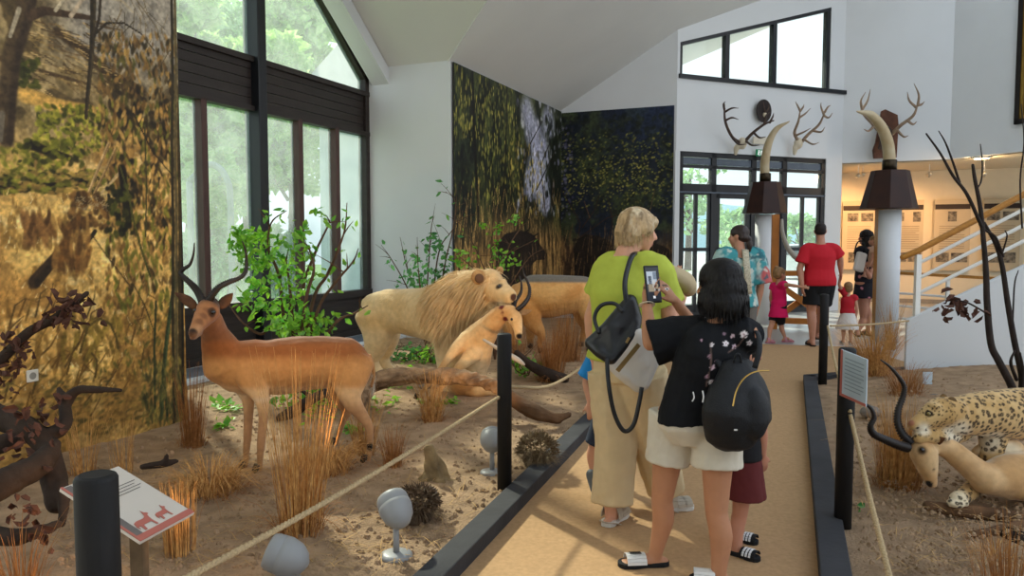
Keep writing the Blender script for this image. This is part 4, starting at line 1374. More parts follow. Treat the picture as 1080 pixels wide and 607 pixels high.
# ---------------------------------------------------------------- the antelope the lion holds
def prey():
    s = Sh()
    tr = spline(L3((487, 404, 7.35), (491, 390, 7.20), (497, 374, 7.12), (503, 361, 7.08), (512, 348, 7.02)), 4)
    s.tube(tr, radii([(.16, .15), (.2, .19), (.2, .19), (.17, .165), (.12, .12)], len(tr)), seg=18, cap='round', up=(0, -1, 0))
    s.tube(spline(L3((506, 356, 7.06), (518, 342, 6.98), (528, 332, 6.93), (538, 329, 6.88)), 4), radii([.15, .105, .085, .07], 13), seg=14, cap='round')
    s.tube(spline(L3((538, 329, 6.89), (543, 335, 6.83), (546, 345, 6.79), (547, 355, 6.77)), 4), radii([(.06, .066), (.062, .068), (.045, .05), (.03, .033)], 13), seg=14, cap='round', up=(1, -.6, 0))
    def leg(pts, rad):
        c = spline(L3(*pts), 5)
        s.tube(c, radii(rad, len(c)), seg=10, cap='round', up=(1, 0, 0))
    leg([(492, 358, 7.02), (482, 366, 6.93), (470, 382, 6.84), (456, 400, 6.76), (446, 412, 6.70), (441, 418, 6.68)], [.085, .055, .036, .028, .02, .022])
    leg([(500, 372, 6.96), (489, 383, 6.86), (478, 395, 6.78), (466, 408, 6.70), (459, 417, 6.65), (456, 421, 6.63)], [.085, .055, .036, .028, .02, .022])
    leg([(486, 402, 7.35), (500, 409, 7.22), (514, 411, 7.2), (524, 414, 7.25)], [(.12, .12), (.10, .09), (.06, .05), (.03, .03)])
    me = organic(s, .0105, 5)
    displace(me, lambda P, N: .006 * (fbm(P, 14, 4) - .5) + .014 * (fbm(P, 5, 8) - .5))
    eyep = at(534.5, 336, 6.80)
    def col(P):
        n = fbm(P, 6, 2)
        c = mixc(A('#c49660'), A('#d8b582'), sstep(.35, .65, n))
        c = mixc(c, A('#b07c48'), sstep(.12, .0, dist(P, at(510, 346, 7.0)) - .05) * .4)
        c = mixc(c, A('#e2cba2'), sstep(.16, .05, dist(P, at(505, 392, 7.0))) * .5)
        c = mixc(c, A('#17110f'), sstep(.036, .024, dist(P, at(547.5, 354, 6.76))))
        bl = np.minimum(dist(P, at(531, 330, 6.86)), dist(P, at(533.5, 337, 6.84)))
        bl = np.minimum(bl, dist(P, at(529.5, 325, 6.88)))
        bl = np.minimum(bl, dist(P, at(532.5, 341, 6.82)))
        c = mixc(c, A('#5d0d12'), sstep(.048, .03, bl + .016 * fbm(P, 60, 3)))
        return c
    paint(me, col)
    t = thing('impala', (-.35, 7.1, .03), 'tan impala sagging in the jaws of the lion, blood on its neck', 'antelope')
    put('body', me, M_HIDE, t)
    horn('horn', L3((545, 327, 6.84), (552, 321, 6.86), (557.5, 313, 6.90), (558.5, 304, 6.92), (556, 296, 6.93), (552.5, 289, 6.93), (551, 281, 6.92)), .021, t)
    horn('horn', L3((541, 326, 6.88), (543, 318, 6.96), (549, 309, 7.02), (550, 300, 7.04), (548, 291, 7.05)), .02, t)
    ear(t, at(547, 330, 6.86), at(561, 327, 6.90), .03, (.1, -1, .5), mat('tan_ear_hide', '#b98d5a', rough=.8, col2='#7a5a3a', vs=14))
    eye(t, at(540, 336.5, 6.785), .015)
    hoof(t, at(440, 420.5, 6.66), .022, .05, (-.8, -.5, 0)); hoof(t, at(455, 423.5, 6.61), .022, .05, (-.8, -.5, 0))
prey()

# ---------------------------------------------------------------- large antelope beyond
def back_antelope():
    s = Sh()
    body = spline(L3((549, 313, 10.3), (560, 312.5, 10.25), (580, 312, 10.2), (602, 310.5, 10.2), (618, 309, 10.25), (628, 309.5, 10.3)), 4)
    s.tube(body, radii([(.19, .2), (.25, .295), (.27, .295), (.26, .255), (.22, .225), (.16, .17)], len(body)), seg=20, cap='round')
    def leg(pts, rad):
        c = spline(L3(*pts), 5)
        s.tube(c, radii(rad, len(c)), seg=12, cap='round', up=(1, 0, 0))
    leg([(556, 322, 10.12), (562, 340, 10.05), (571, 352, 10.0), (569, 362, 10.02), (571, 369.5, 10.0)], [(.15, .2), (.1, .13), (.06, .065), (.04, .04), (.05, .045)])
    leg([(562, 322, 10.45), (560, 345, 10.5), (559, 358, 10.5), (560, 366, 10.5)], [(.12, .18), (.07, .08), (.045, .045), (.05, .045)])
    leg([(619, 315, 10.15), (622, 333, 10.1), (626, 345, 10.12), (623, 357, 10.1), (622, 367.5, 10.08)], [(.14, .2), (.1, .13), (.055, .07), (.045, .05), (.05, .045)])
    leg([(613, 318, 10.5), (614, 335, 10.55), (617, 346, 10.6), (614, 357, 10.58), (613, 364.5, 10.55)], [(.12, .18), (.075, .1), (.05, .06), (.042, .045), (.05, .045)])
    s.tube(spline(L3((553, 310, 10.3), (543, 320, 10.1), (538, 334, 9.95), (536, 344, 9.85)), 4), radii([(.18, .24), (.13, .17), (.1, .12), (.085, .1)], 13), seg=14, cap='round', up=(0, -1, 0))
    s.tube(spline(L3((536, 341, 9.85), (538, 352, 9.8), (541, 362, 9.78)), 4), radii([(.08, .1), (.065, .08), (.04, .05)], 9), seg=14, cap='round', up=(0, -1, 0))
    me = organic(s, .016, 5)
    displace(me, lambda P, N: .012 * (fbm(P, 7, 4) - .5) + .02 * (fbm(P, 3, 8) - .5))
    zt = at(590, 298.5, 10).z
    def col(P):
        n = fbm(P, 4, 2)
        c = mixc(A('#c08749'), A('#d6a566'), sstep(.35, .65, n))
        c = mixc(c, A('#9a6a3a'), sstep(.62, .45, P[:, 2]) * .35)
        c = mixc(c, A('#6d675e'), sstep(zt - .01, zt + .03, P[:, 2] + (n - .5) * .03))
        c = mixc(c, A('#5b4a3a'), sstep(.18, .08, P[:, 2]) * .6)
        return c
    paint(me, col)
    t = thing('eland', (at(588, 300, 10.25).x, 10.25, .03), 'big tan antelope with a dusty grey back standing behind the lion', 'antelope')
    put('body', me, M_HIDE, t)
    horn('horn', L3((535, 338, 9.92), (529, 330, 10.0), (524, 322, 10.1)), .03, t); horn('horn', L3((538, 338, 9.98), (533, 329, 10.1), (530, 321, 10.2)), .03, t)
    ear(t, at(538, 338, 9.95), at(546, 335, 10.05), .045, (0, -1, .3), mat('tan_ear_hide', '#b98d5a'))
    for px, py, d in ((571, 371, 9.98), (560, 367.5, 10.48), (622, 369, 10.06), (613, 366, 10.53)):
        hoof(t, V((at(px, py, d).x, d - .02, gz((at(px, py, d).x, d)))), .045, .07, (-1, -.2, 0))
    c = spline(L3((633, 300, 10.35), (637, 315, 10.4), (637, 335, 10.4)), 5)
    s = Sh(); s.tube(c, radii([.03, .02, .015], len(c)), seg=8); s.build('tail', mat('tan_tail_hide', '#b98552'), t, smooth=True)
back_antelope()

# ---------------------------------------------------------------- leopard over its kill
def leopard():
    s = Sh()
    body = spline(L3((1004, 440, 4.14), (1022, 437, 4.18), (1048, 436, 4.24), (1080, 436, 4.32), (1120, 438, 4.42), (1160, 442, 4.52), (1200, 452, 4.62)), 4)
    s.tube(body, radii([(.095, .10), (.11, .115), (.13, .135), (.14, .15), (.13, .135), (.13, .135), (.11, .115)], len(body)), seg=20, cap='round')
    hd = spline(L3((1006, 436, 4.13), (993, 435, 4.10), (982, 439, 4.08), (972, 444, 4.06), (964, 447.5, 4.05)), 4)
    s.tube(hd, radii([(.088, .09), (.085, .088), (.066, .07), (.045, .046), (.034, .034)], len(hd)), seg=16, cap='round')
    s.ell(at(970, 450, 4.055), (.035, .04, .022)); s.ell(at(985, 427.5, 4.07), (.035, .05, .02))
    s.tube(L3((996, 450, 4.1), (978, 455, 4.07), (968, 455, 4.06)), [.045, .028, .02], seg=12, cap='round')
    def leg(pts, rad):
        c = spline(L3(*pts), 5)
        s.tube(c, radii(rad, len(c)), seg=12, cap='round', up=(1, 0, 0))
    # near foreleg across the kill down to its paw; far foreleg hooked over the head
    leg([(1048, 452, 4.28), (1046, 475, 4.26), (1040, 498, 4.24), (1028, 513, 4.16), (1018, 521, 4.08), (1010, 527, 4.02)], [.085, .065, .055, .05, .05, .044])
    for k in range(4):
        p = at(1002.5 + 5.2 * k, 530.5 + (1 if k in (1, 2) else -.5), 3.985 - .012 * (k in (1, 2)))
        s.ell(p, (.019, .026, .022))
    leg([(1020, 452, 4.28), (1006, 459, 4.18), (992, 460, 4.08), (978, 460, 4.04), (969, 461.5, 4.03)], [.06, .05, .042, .036, .032])
    leg([(1190, 452, 4.5), (1200, 485, 4.42), (1220, 510, 4.5), (1215, 528, 4.42), (1200, 534, 4.36)], [(.1, .13), (.085, .1), (.05, .05), (.04, .04), (.045, .035)])
    leg([(1200, 456, 4.75), (1215, 485, 4.78), (1235, 500, 4.85), (1230, 512, 4.8)], [(.1, .12), (.08, .1), (.05, .05), (.045, .04)])
    me = organic(s, .0068, 4)
    displace(me, lambda P, N: .003 * (fbm(P, 30, 4) - .5) + .008 * (fbm(P, 7, 8) - .5))
    nose = at(961.5, 446, 4.04); eyep = at(979.5, 436, 4.035)
    belly = np.array([at(*q) for q in ((1004, 455, 4.1), (1040, 462, 4.2), (1090, 470, 4.34), (1160, 475, 4.5))])
    def col(P):
        n = fbm(P, 9, 2)
        c = mixc(A('#b8935c'), A('#caa873'), sstep(.35, .65, n))
        pale = np.zeros(len(P))
        for q in belly:
            pale = np.maximum(pale, sstep(.12, .05, dist(P, q)))
        c = mixc(c, A('#e2d6bd'), pale)
        c = mixc(c, A('#e6dcc4'), sstep(.06, .02, dist(P, at(972, 452, 4.04))) * .9)
        c = mixc(c, A('#e3d6b8'), sstep(.12, .05, dist(P, at(1012, 526, 3.97))) * .8)
        hm = sstep(.15, .10, dist(P, at(982, 440, 4.07)))
        w1_ = worley(P, .029, 1); w2_ = worley(P, .018, 5)
        spot = sstep(.44, .36, w1_ + .16 * (fbm(P, 70, 4) - .5))
        ring = spot * (1 - .45 * sstep(.16, .10, w1_) * sstep(1.75, 2.0, P[:, 0]))
        sp_ = ring * (1 - hm) + hm * sstep(.38, .30, w2_) * sstep(.05, .08, dist(P, at(966, 448, 4.05)))
        c = mixc(c, A('#2b1d14'), np.clip(sp_, 0, 1) * .92)
        c = mixc(c, A('#a06a52'), sstep(.022, .014, dist(P, nose)))
        c = mixc(c, A('#1b120d'), sstep(.024, .014, dist(P, eyep)))
        for q in ((968, 451.5, 4.02), (976, 453, 4.03), (985, 454, 4.04)):
            c = mixc(c, A('#2a1712'), sstep(.012, .006, dist(P, at(*q))))
        return c
    paint(me, col)
    t = thing('leopard', (at(1080, 440, 4.3).x, 4.3, .1), 'spotted leopard crouching over a dead antelope in front of the white stair flank', 'leopard')
    put('body', me, mat('leopard_coat', rough=.8, spec=.12, vcol=True, var=.08, vs=40, bump=.3, bs=240, sheen=.15), t)
    eo = mat('leopard_ear_hide', '#8d6d42', rough=.9, col2='#3b2a1c', vs=24)
    s = Sh(); s.ell(at(1004, 425, 4.08), (.03, .012, .036), Matrix.Rotation(-.3, 3, 'Y')); s.build('ear', eo, t, smooth=True)
    s = Sh(); s.ell(at(995, 420.5, 4.17), (.022, .012, .03)); s.build('ear', eo, t, smooth=True)
    s = Sh(); s.ell(at(979.5, 436, 4.03), .0105); s.build('eye', mat('amber_eye', '#7d6a35', rough=.1, spec=.8), t, smooth=True)
    c = spline(L3((1205, 452, 4.65), (1240, 470, 4.75), (1270, 500, 4.8), (1300, 515, 4.7)), 6)
    s = Sh(); s.tube(c, radii([.035, .03, .028, .025], len(c)), seg=10, cap='round'); s.build('tail', eo, t, smooth=True)
leopard()

def kill():
    s = Sh()
    body = spline(L3((1040, 505, 4.06), (1060, 503, 4.10), (1085, 501, 4.18), (1120, 500, 4.34), (1165, 505, 4.45), (1205, 512, 4.55)), 4)
    s.tube(body, radii([(.09, .085), (.12, .12), (.15, .14), (.16, .145), (.15, .13), (.10, .09)], len(body)), seg=18, cap='round')
    s.tube(spline(L3((1052, 505, 4.07), (1034, 499, 4.05), (1016, 485, 4.06), (1000, 473, 4.08), (986, 468, 4.08)), 4), radii([(.09, .09), (.072, .075), (.06, .062), (.055, .055), (.05, .05)], 17), seg=14, cap='round')
    hd = spline(L3((971, 467, 4.075), (974, 478, 4.05), (977.5, 491, 4.03), (981, 503, 4.015), (982.5, 509, 4.01)), 4)
    s.tube(hd, radii([(.055, .06), (.072, .078), (.056, .06), (.036, .04), (.03, .032)], len(hd)), seg=16, cap='round', up=(-.5, -.8, 0))
    s.tube(L3((1030, 476, 4.3), (1045, 470, 4.27), (1070, 472, 4.25)), [.03, .05, .05], seg=10, cap='round')
    def leg(pts, rad):
        c = spline(L3(*pts), 5)
        s.tube(c, radii(rad, len(c)), seg=10, cap='round', up=(1, 0, 0))
    leg([(1060, 510, 4.1), (1085, 520, 4.0), (1110, 528, 3.92), (1140, 534, 3.9)], [.07, .045, .026, .022])
    leg([(1190, 515, 4.45), (1180, 530, 4.3), (1205, 540, 4.2), (1240, 545, 4.15)], [.09, .06, .03, .022])
    me = organic(s, .009, 5)
    displace(me, lambda P, N: .004 * (fbm(P, 18, 4) - .5) + .012 * (fbm(P, 6, 8) - .5))
    def col(P):
        n = fbm(P, 6, 2)
        c = mixc(A('#b98f5e'), A('#cda87a'), sstep(.35, .65, n))
        c = mixc(c, A('#a07448'), sstep(.07, .0, dist(P, at(1020, 492, 4.05)) - .03) * .35)
        for q in ((1045, 480, 4.2), (1065, 478, 4.2), (1030, 480, 4.14)):
            c = mixc(c, A('#e3d5b8'), sstep(.10, .04, dist(P, at(*q))) * .85)
        c = mixc(c, A('#d9bb8e'), sstep(.10, .04, dist(P, at(985, 485, 4.0))) * .5)
        c = mixc(c, A('#1b1412'), sstep(.026, .016, dist(P, at(979.5, 510.5, 3.99))))
        for q in ((983.5, 494, 3.985), (1026.5, 487, 4.05)):
            c = mixc(c, A('#241914'), sstep(.016, .009, dist(P, at(*q))))
        c = mixc(c, A('#261a14'), sstep(.035, .015, dist(P, at(972.5, 474, 3.99))) * .85)
        c = mixc(c, A('#3b2216'), sstep(.05, .02, dist(P, at(993, 464, 4.07))) * .8)
        return c
    paint(me, col)
    t = thing('impala', (at(1080, 500, 4.2).x, 4.2, .1), 'dead impala lying under the leopard with its horned head hanging', 'antelope')
    put('body', me, M_HIDE, t)
    horn('horn', L3((962, 467, 4.05), (953, 459, 4.07), (947, 446, 4.10), (947.5, 432, 4.12), (952, 419, 4.13), (953.5, 407, 4.13), (947, 396, 4.12), (938, 386, 4.10), (928.5, 379, 4.07)), .021, t)
    horn('horn', L3((958, 472, 4.02), (946, 468.5, 3.98), (933, 463, 3.95), (921, 457, 3.93), (918, 449, 3.92), (922, 440, 3.92), (919, 431, 3.92), (912, 425, 3.92), (903.5, 419.5, 3.92)), .020, t)
    eye(t, at(972.5, 474, 3.985), .013)
    ear(t, at(982, 466, 4.06), at(997, 462, 4.0), .028, (0, -1, .3))
kill()
# ================================================================ PEOPLE
M_SKIN = mat('skin', rough=.55, spec=.3, vcol=True, var=.04, vs=25, sss=.05)
M_HAIRB = mat('black_hair', '#120e0d', rough=.5, spec=.25, var=.35, vs=60, stretch=(1, 1, .15))
M_SHORTS = mat('cream_cotton', '#cfc6b4', rough=.85, spec=.1, var=.05, vs=18, bump=.2, bs=300)
M_TROUSER = mat('sand_linen', '#d2bb93', rough=.9, spec=.1, var=.06, vs=12, bump=.25, bs=260)
M_LIME = mat('lime_jersey', '#b2bd4e', rough=.85, spec=.1, var=.06, vs=12)
M_BLACKCLOTH = mat('black_jersey', rough=.8, spec=.15, vcol=True, var=.1, vs=20)

def joints(base, f, H, kid=False, **ov):
    f = V((f[0], f[1], 0)).normalized()
    r = V((f.y, -f.x, 0))
    b = V((base[0], base[1], base[2] if len(base) > 2 else 0.01))
    def P(a, c, z): return b + r * (a * H) + f * (c * H) + V((0, 0, z * H))
    J = dict(f=f, r=r, H=H, base=b, kid=kid, hf=f.copy(), hu=V((0, 0, 1)), P=P)
    if kid:
        D = dict(pelvis=(0, 0, .49), waist=(0, .012, .57), chest=(0, .0, .67), neck=(0, -.01, .765), head=(0, .01, .885))
        S = dict(hip=(.055, 0, .47), knee=(.055, .012, .25), ank=(.055, -.012, .05), toe=(.066, .085, .018), sh=(.098, -.005, .735), el=(.13, -.02, .58), wr=(.135, .02, .45))
        J['hs'] = .185 * H / .225
    else:
        D = dict(pelvis=(0, 0, .535), waist=(0, .005, .62), chest=(0, -.003, .73), neck=(0, -.012, .835), head=(0, .012, .93))
        S = dict(hip=(.055, 0, .515), knee=(.055, .014, .275), ank=(.055, -.016, .045), toe=(.066, .10, .014), sh=(.106, -.008, .805), el=(.135, -.025, .63), wr=(.14, .02, .485))
        J['hs'] = .132 * H / .225
    for k, v in D.items(): J[k] = P(*v)
    for k, (a, c, z) in S.items():
        J[k + 'R'] = P(a, c, z); J[k + 'L'] = P(-a, c, z)
    for k, v in ov.items(): J[k] = v
    return J

def hand(s, wr, d, n, L, side, curl=.35, spread=.06, thumb=.7):
    """palm, four unequal bent fingers and a thumb from the side of the palm; n = the way the palm faces"""
    d = V(d).normalized(); n = V(n); n = (n - d * n.dot(d)).normalized()
    lat = d.cross(n).normalized() * side          # towards the thumb
    pe = wr + d * L * .48
    s.tube([wr - d * L * .08, wr + d * L * .08, wr + d * L * .3, pe], [(L * .15, L * .115), (L * .17, L * .10), (L * .225, L * .085), (L * .225, L * .07)], seg=12, cap='round', up=n)
    for k, (o, ln) in enumerate(((.17, .43), (.06, .48), (-.055, .45), (-.165, .35))):
        p = pe + lat * L * o - d * L * .02
        q = (d + lat * spread * (1.5 - k)).normalized()
        pts = [p]
        for j, fr in enumerate((.45, .32, .23)):
            q = (q + n * curl * (.7 if j == 0 else 1.0)).normalized()
            p = p + q * L * ln * fr
            pts.append(p)
        s.tube(pts, [L * .052, L * .048, L * .043, L * .036], seg=8, cap='round', up=n)
    p = wr + d * L * .12 + lat * L * .15
    q = (d * .75 + lat * thumb + n * .25).normalized()
    pts = [p, p + q * L * .2]
    q2 = (q + d * .4 + n * curl * .6 - lat * .1).normalized(); pts.append(pts[-1] + q2 * L * .17); pts.append(pts[-1] + (q2 + n * curl * .4).normalized() * L * .13)
    s.tube(pts, [L * .075, L * .06, L * .052, L * .042], seg=8, cap='round', up=n)

def limb(s, pts, rad, n=5, seg=14, up=(0, 1, 0)):
    c = spline(pts, n)
    s.tube(c, radii(rad, len(c)), seg=seg, cap='round', up=up)

def head_frame(J):
    hf = J['hf'].normalized(); hu = (J['hu'] - hf * J['hu'].dot(hf)).normalized(); hr = hf.cross(hu)
    return hr, hf, hu

def body(J, name_parent, skin='#c99a7c', vox=.008, hands=None, feet=True, brow='#4a382a', lips='#a85f55', fat=1.0, it=4, shoes_cover=False):
    s = Sh()
    H, f, r, hs = J['H'], J['f'], J['r'], J['hs']
    k = H * fat
    tr = [J['pelvis'] - V((0, 0, .05 * H)), J['pelvis'] + V((0, 0, .015 * H)), J['waist'], J['chest'], J['chest'].lerp(J['neck'], .55), J['neck']]
    s.tube(spline(tr, 4), radii([(.088 * k, .062 * k), (.1 * k, .07 * k), (.08 * k, .057 * k), (.094 * k, .066 * k), (.09 * k, .05 * k), (.034 * H, .034 * H)], 21), seg=18, cap='round', up=f)
    hr, hf, hu = head_frame(J)
    hc = J['head']
    q = lambda a, b, c: hc + (hr * a + hf * b + hu * c) * hs
    s.tube([J['neck'] - V((0, 0, .02 * H)), J['neck'].lerp(hc, .5), hc - hu * .02 * hs], [.036 * H, .031 * H, .036 * H * .95], seg=14, cap='round')
    R = Matrix((hr, hf, hu)).transposed()
    s.ell(q(0, -.012, .03), (.073 * hs, .093 * hs, .085 * hs), R)
    s.ell(q(0, .03, -.028), (.06 * hs, .066 * hs, .075 * hs), R)
    s.ell(q(0, .052, -.085), (.03 * hs, .032 * hs, .026 * hs), R)          # chin
    s.tube([q(0, .082, .022), q(0, .098, -.002), q(0, .112, -.022)], [.010 * hs, .012 * hs, .014 * hs], seg=10, cap='round')
    s.ell(q(.012, .097, -.027), .009 * hs, R); s.ell(q(-.012, .097, -.027), .009 * hs, R)
    s.ell(q(0, .088, -.053), (.024 * hs, .012 * hs, .007 * hs), R); s.ell(q(0, .087, -.064), (.020 * hs, .012 * hs, .008 * hs), R)
    s.ell(q(.031, .074, .032), (.024 * hs, .014 * hs, .008 * hs), R); s.ell(q(-.031, .074, .032), (.024 * hs, .014 * hs, .008 * hs), R)
    s.ell(q(.040, .062, -.02), (.022 * hs, .022 * hs, .022 * hs), R); s.ell(q(-.040, .062, -.02), (.022 * hs, .022 * hs, .022 * hs), R)
    for sg in (1, -1):
        s.ell(q(.073 * sg, -.008, -.008), (.010 * hs, .019 * hs, .031 * hs), R)
        s.ell(q(.077 * sg, -.014, .004), (.009 * hs, .02 * hs, .02 * hs), R)
    L = .105 * H
    for sd, sg in (('R', 1), ('L', -1)):
        sh, el, wr = J['sh' + sd], J['el' + sd], J['wr' + sd]
        s.ell(sh, .034 * H * fat)
        limb(s, [sh.lerp(J['chest'].lerp(J['neck'], .6), .35), sh, sh.lerp(el, .5), el], [.036 * k, .032 * k, .028 * k, .023 * k])
        limb(s, [sh.lerp(el, .9), el, el.lerp(wr, .35), wr], [.023 * k, .0235 * k, .024 * k, .0155 * k])
        hd = (hands or {}).get(sd)
        if hd is None:
            hd = dict(d=(wr - el).normalized() + f * .1, n=-r * sg + f * .1)
        dd, nn = V(hd['d']), V(hd['n'])
        side = hd.get('side')
        if side is None:
            side = 1 if dd.cross(nn).dot(f) > 0 else -1      # thumb forwards
        hand(s, wr, dd, nn, L, side, hd.get('curl', .35), hd.get('spread', .06), hd.get('thumb', .7))
        hip, kn, an, to = J['hip' + sd], J['knee' + sd], J['ank' + sd], J['toe' + sd]
        limb(s, [hip, hip.lerp(kn, .35), hip.lerp(kn, .75), kn], [(.054 * k), (.05 * k), (.039 * k), (.033 * k)], seg=16)
        td = (to - an); td.z = 0; td.normalize()
        mid = kn.lerp(an, .32) - td * .012 * H
        limb(s, [kn, mid, kn.lerp(an, .68) - td * .006 * H, an], [.033 * k, .0345 * k, .025 * k, .0195 * k], seg=16)
        if feet:
            heel = an - td * .03 * H - V((0, 0, .028 * H))
            heel.z = max(heel.z, J['base'].z + .012)
            ball = an.lerp(to, .62); ball.z = lerp(heel.z, to.z, .7) + .004 * H
            s.tube([heel, an - td * .006 * H - V((0, 0, .012 * H)), an.lerp(to, .4) + V((0, 0, .006 * H)), ball, to], [(.018 * H, .017 * H), (.021 * H, .025 * H), (.024 * H, .018 * H), (.027 * H, .012 * H), (.020 * H, .008 * H)], seg=12, cap='round')
            lt = td.cross(V((0, 0, 1)))
            for t_ in range(5):
                c0 = to + lt * (.018 - .009 * t_) * H * (1 if sd == 'L' else -1) * 1.0
                s.tube([c0 - td * .03 * H, c0 + td * (.012 - .004 * t_ * .8) * H], [.0075 * H, .0058 * H], seg=8, cap='round')
    me = organic(s, vox, it)
    sk = A(skin)
    hc_ = np.array(hc)
    def col(P):
        n = fbm(P, 9, 3)
        c = mixc(sk * .93, np.minimum(sk * 1.05, 1), n)
        Q = (P - hc_) / hs
        x, y, z = Q @ np.array(hr), Q @ np.array(hf), Q @ np.array(hu)
        front = y > .045
        c = mixc(c, A(lips), front * sstep(.03, .022, np.abs(x)) * sstep(.013, .008, np.abs(z + .058)) * .8)
        ex = np.abs(np.abs(x) - .032)
        c = mixc(c, A(brow), front * sstep(.024, .018, ex) * sstep(.007, .004, np.abs(z - .034 + ex * .25)) * .8)
        c = mixc(c, A('#e9e4de'), front * (((ex / .014) ** 2 + ((z - .012) / .0075) ** 2) < 1))
        c = mixc(c, A('#2a1c14'), front * (((ex / .0065) ** 2 + ((z - .012) / .0075) ** 2) < 1))
        c = mixc(c, A('#7d4a3c'), front * sstep(.008, .005, np.sqrt((np.abs(x) - .008) ** 2 + (z + .031) ** 2)) * .5)
        return c
    paint(me, col)
    o = put('body', me, M_SKIN, name_parent)
    J['q'] = q; J['R'] = R
    return o

def wrinkle(amp=.006, s=9, zs=.45, seed=3):
    return lambda P, N: amp * 2 * (fbm(P * np.array([1, 1, zs]), s, seed) - .5) + amp * .7 * (fbm(P, s * 2.6, seed + 4) - .5)

def cloth(name, sh, mats, parent, vox=.009, it=3, amp=.006, ws=9, zs=.45, col=None, seed=3):
    me = organic(sh, vox, it)
    if amp:
        displace(me, wrinkle(amp, ws, zs, seed))
    if col is not None:
        paint(me, col)
    return put(name, me, mats, parent)

def torso_shape(s, J, infl, hem, flare=1.0, fat=1.0, top=.92):
    """garment torso from the height fraction hem up to the neck"""
    H, f = J['H'], J['f']; k = H * fat
    pel, wa, ch, ne = J['pelvis'], J['waist'], J['chest'], J['neck']
    low = pel + V((0, 0, (hem - (.49 if J['kid'] else .535)) * H))
    i = infl
    keys = [(low, ((.1 * k + i) * flare, (.072 * k + i) * flare))]
    if low.z < pel.z - .01: keys.append((pel, (.103 * k + i, .075 * k + i)))
    if low.z < wa.z - .01: keys.append((wa, (.086 * k + i * 1.2, .062 * k + i * 1.2)))
    keys += [(ch, (.095 * k + i, .067 * k + i)), (ch.lerp(ne, .55), (.092 * k + i * .7, .053 * k + i * .6)), (ch.lerp(ne, top), (.05 * H + i * .3, .042 * H + i * .3))]
    s.tube(spline([q for q, w in keys], 4), radii([w for q, w in keys], (len(keys) - 1) * 4 + 1), seg=22, cap=True, up=f)

def sleeve(s, J, sd, infl, t, flare=1.25, fat=1.0):
    H = J['H']; k = H * fat
    sh, el, wr = J['sh' + sd], J['el' + sd], J['wr' + sd]
    e = sh.lerp(el, min(t, 1))
    up_ = J['chest'].lerp(J['neck'], .62)
    s.tube(spline([up_.lerp(sh, .4), sh + V((0, 0, .004)), sh.lerp(e, .5), e], 4), radii([.042 * k + infl * .6, .038 * k + infl, (.034 * k + infl) * (1 + (flare - 1) * .5), (.032 * k + infl) * flare], 13), seg=16, cap=True)

def leg_shape(s, J, sd, infl, z_end, flare=1.1, fat=1.0):
    """trouser or short leg down to height z_end (metres)"""
    H = J['H']; k = H * fat
    hip, kn, an = J['hip' + sd], J['knee' + sd], J['ank' + sd]
    ptsr = [(hip + V((0, 0, .02 * H)), .055 * k + infl)]
    line = [hip, kn, an]
    rk = [.054 * k, .036 * k, .024 * k]
    n = 10
    for i in range(1, n + 1):
        t = i / n * 2
        j = min(int(t), 1)
        p = line[j].lerp(line[j + 1], t - j)
        rr_ = lerp(rk[j], rk[j + 1], t - j)
        q0 = ptsr[-1][0]
        if p.z <= z_end:
            u = (q0.z - z_end) / max(q0.z - p.z, 1e-6)
            ptsr.append((q0.lerp(p, u), lerp(ptsr[-1][1], rr_ + infl * flare, u)))
            break
        ptsr.append((p, rr_ + infl * lerp(1, flare, i / n)))
    s.tube([p for p, q in ptsr], [q for p, q in ptsr], seg=18, cap=True)

def skirt(s, J, z0, z1, r0, r1, n=6, folds=0):
    """bell from height z0 down to z1 (metres above base), radii (side, depth)"""
    b = J['pelvis']
    pts = [V((b.x, b.y, J['base'].z + lerp(z1, z0, i / n))) for i in range(n + 1)]
    rad = [(lerp(r1[0], r0[0], i / n), lerp(r1[1], r0[1], i / n)) for i in range(n + 1)]
    s.tube(pts, rad, seg=28, cap=True, up=J['f'])

def hair_shell(J, parts, mats, parent, vox=.009, groove=.004, name='hair', it=3, col=None):
    """hair mass from ellipsoids given in head units (centre, radii), combed with grooves"""
    s = Sh()
    hs = J['hs']
    for c, rd in parts:
        s.ell(J['q'](*c), tuple(v * hs for v in rd), J['R'])
    me = organic(s, vox, it)
    hc = np.array(J['head']); hr, hf, hu = [np.array(v) for v in head_frame(J)]
    def dsp(P, N):
        Q = P - hc
        a = np.arctan2(Q @ hr, Q @ hf)
        z = Q @ hu
        return groove * (np.sin(a * 46 + 5 * vnoise(P, 14, 2)) * .6 + np.sin(a * 90 + 9 * vnoise(P, 22, 5)) * .4) * sstep(.14, .0, z - .02 * hs)
    displace(me, dsp)
    if col is not None: paint(me, col)
    return put(name, me, mats, parent)

def hair_strands(parent, o_hair, J, n, length, width, m, down=1.0, name='hair_strands', zmax=None):
    P = coords(o_hair.data) + np.array(ORG[o_hair.name]); N = normals(o_hair.data)
    idx = RNG.integers(0, len(P), n)
    if zmax is not None:
        ok = np.flatnonzero(P[:, 2] < zmax); idx = RNG.choice(ok, n)
    d = N[idx] * .06 + np.array((0, 0, -down))
    return put(name, strands(P[idx], d, length, width, .0, 3, .045), m, parent, smooth=False)

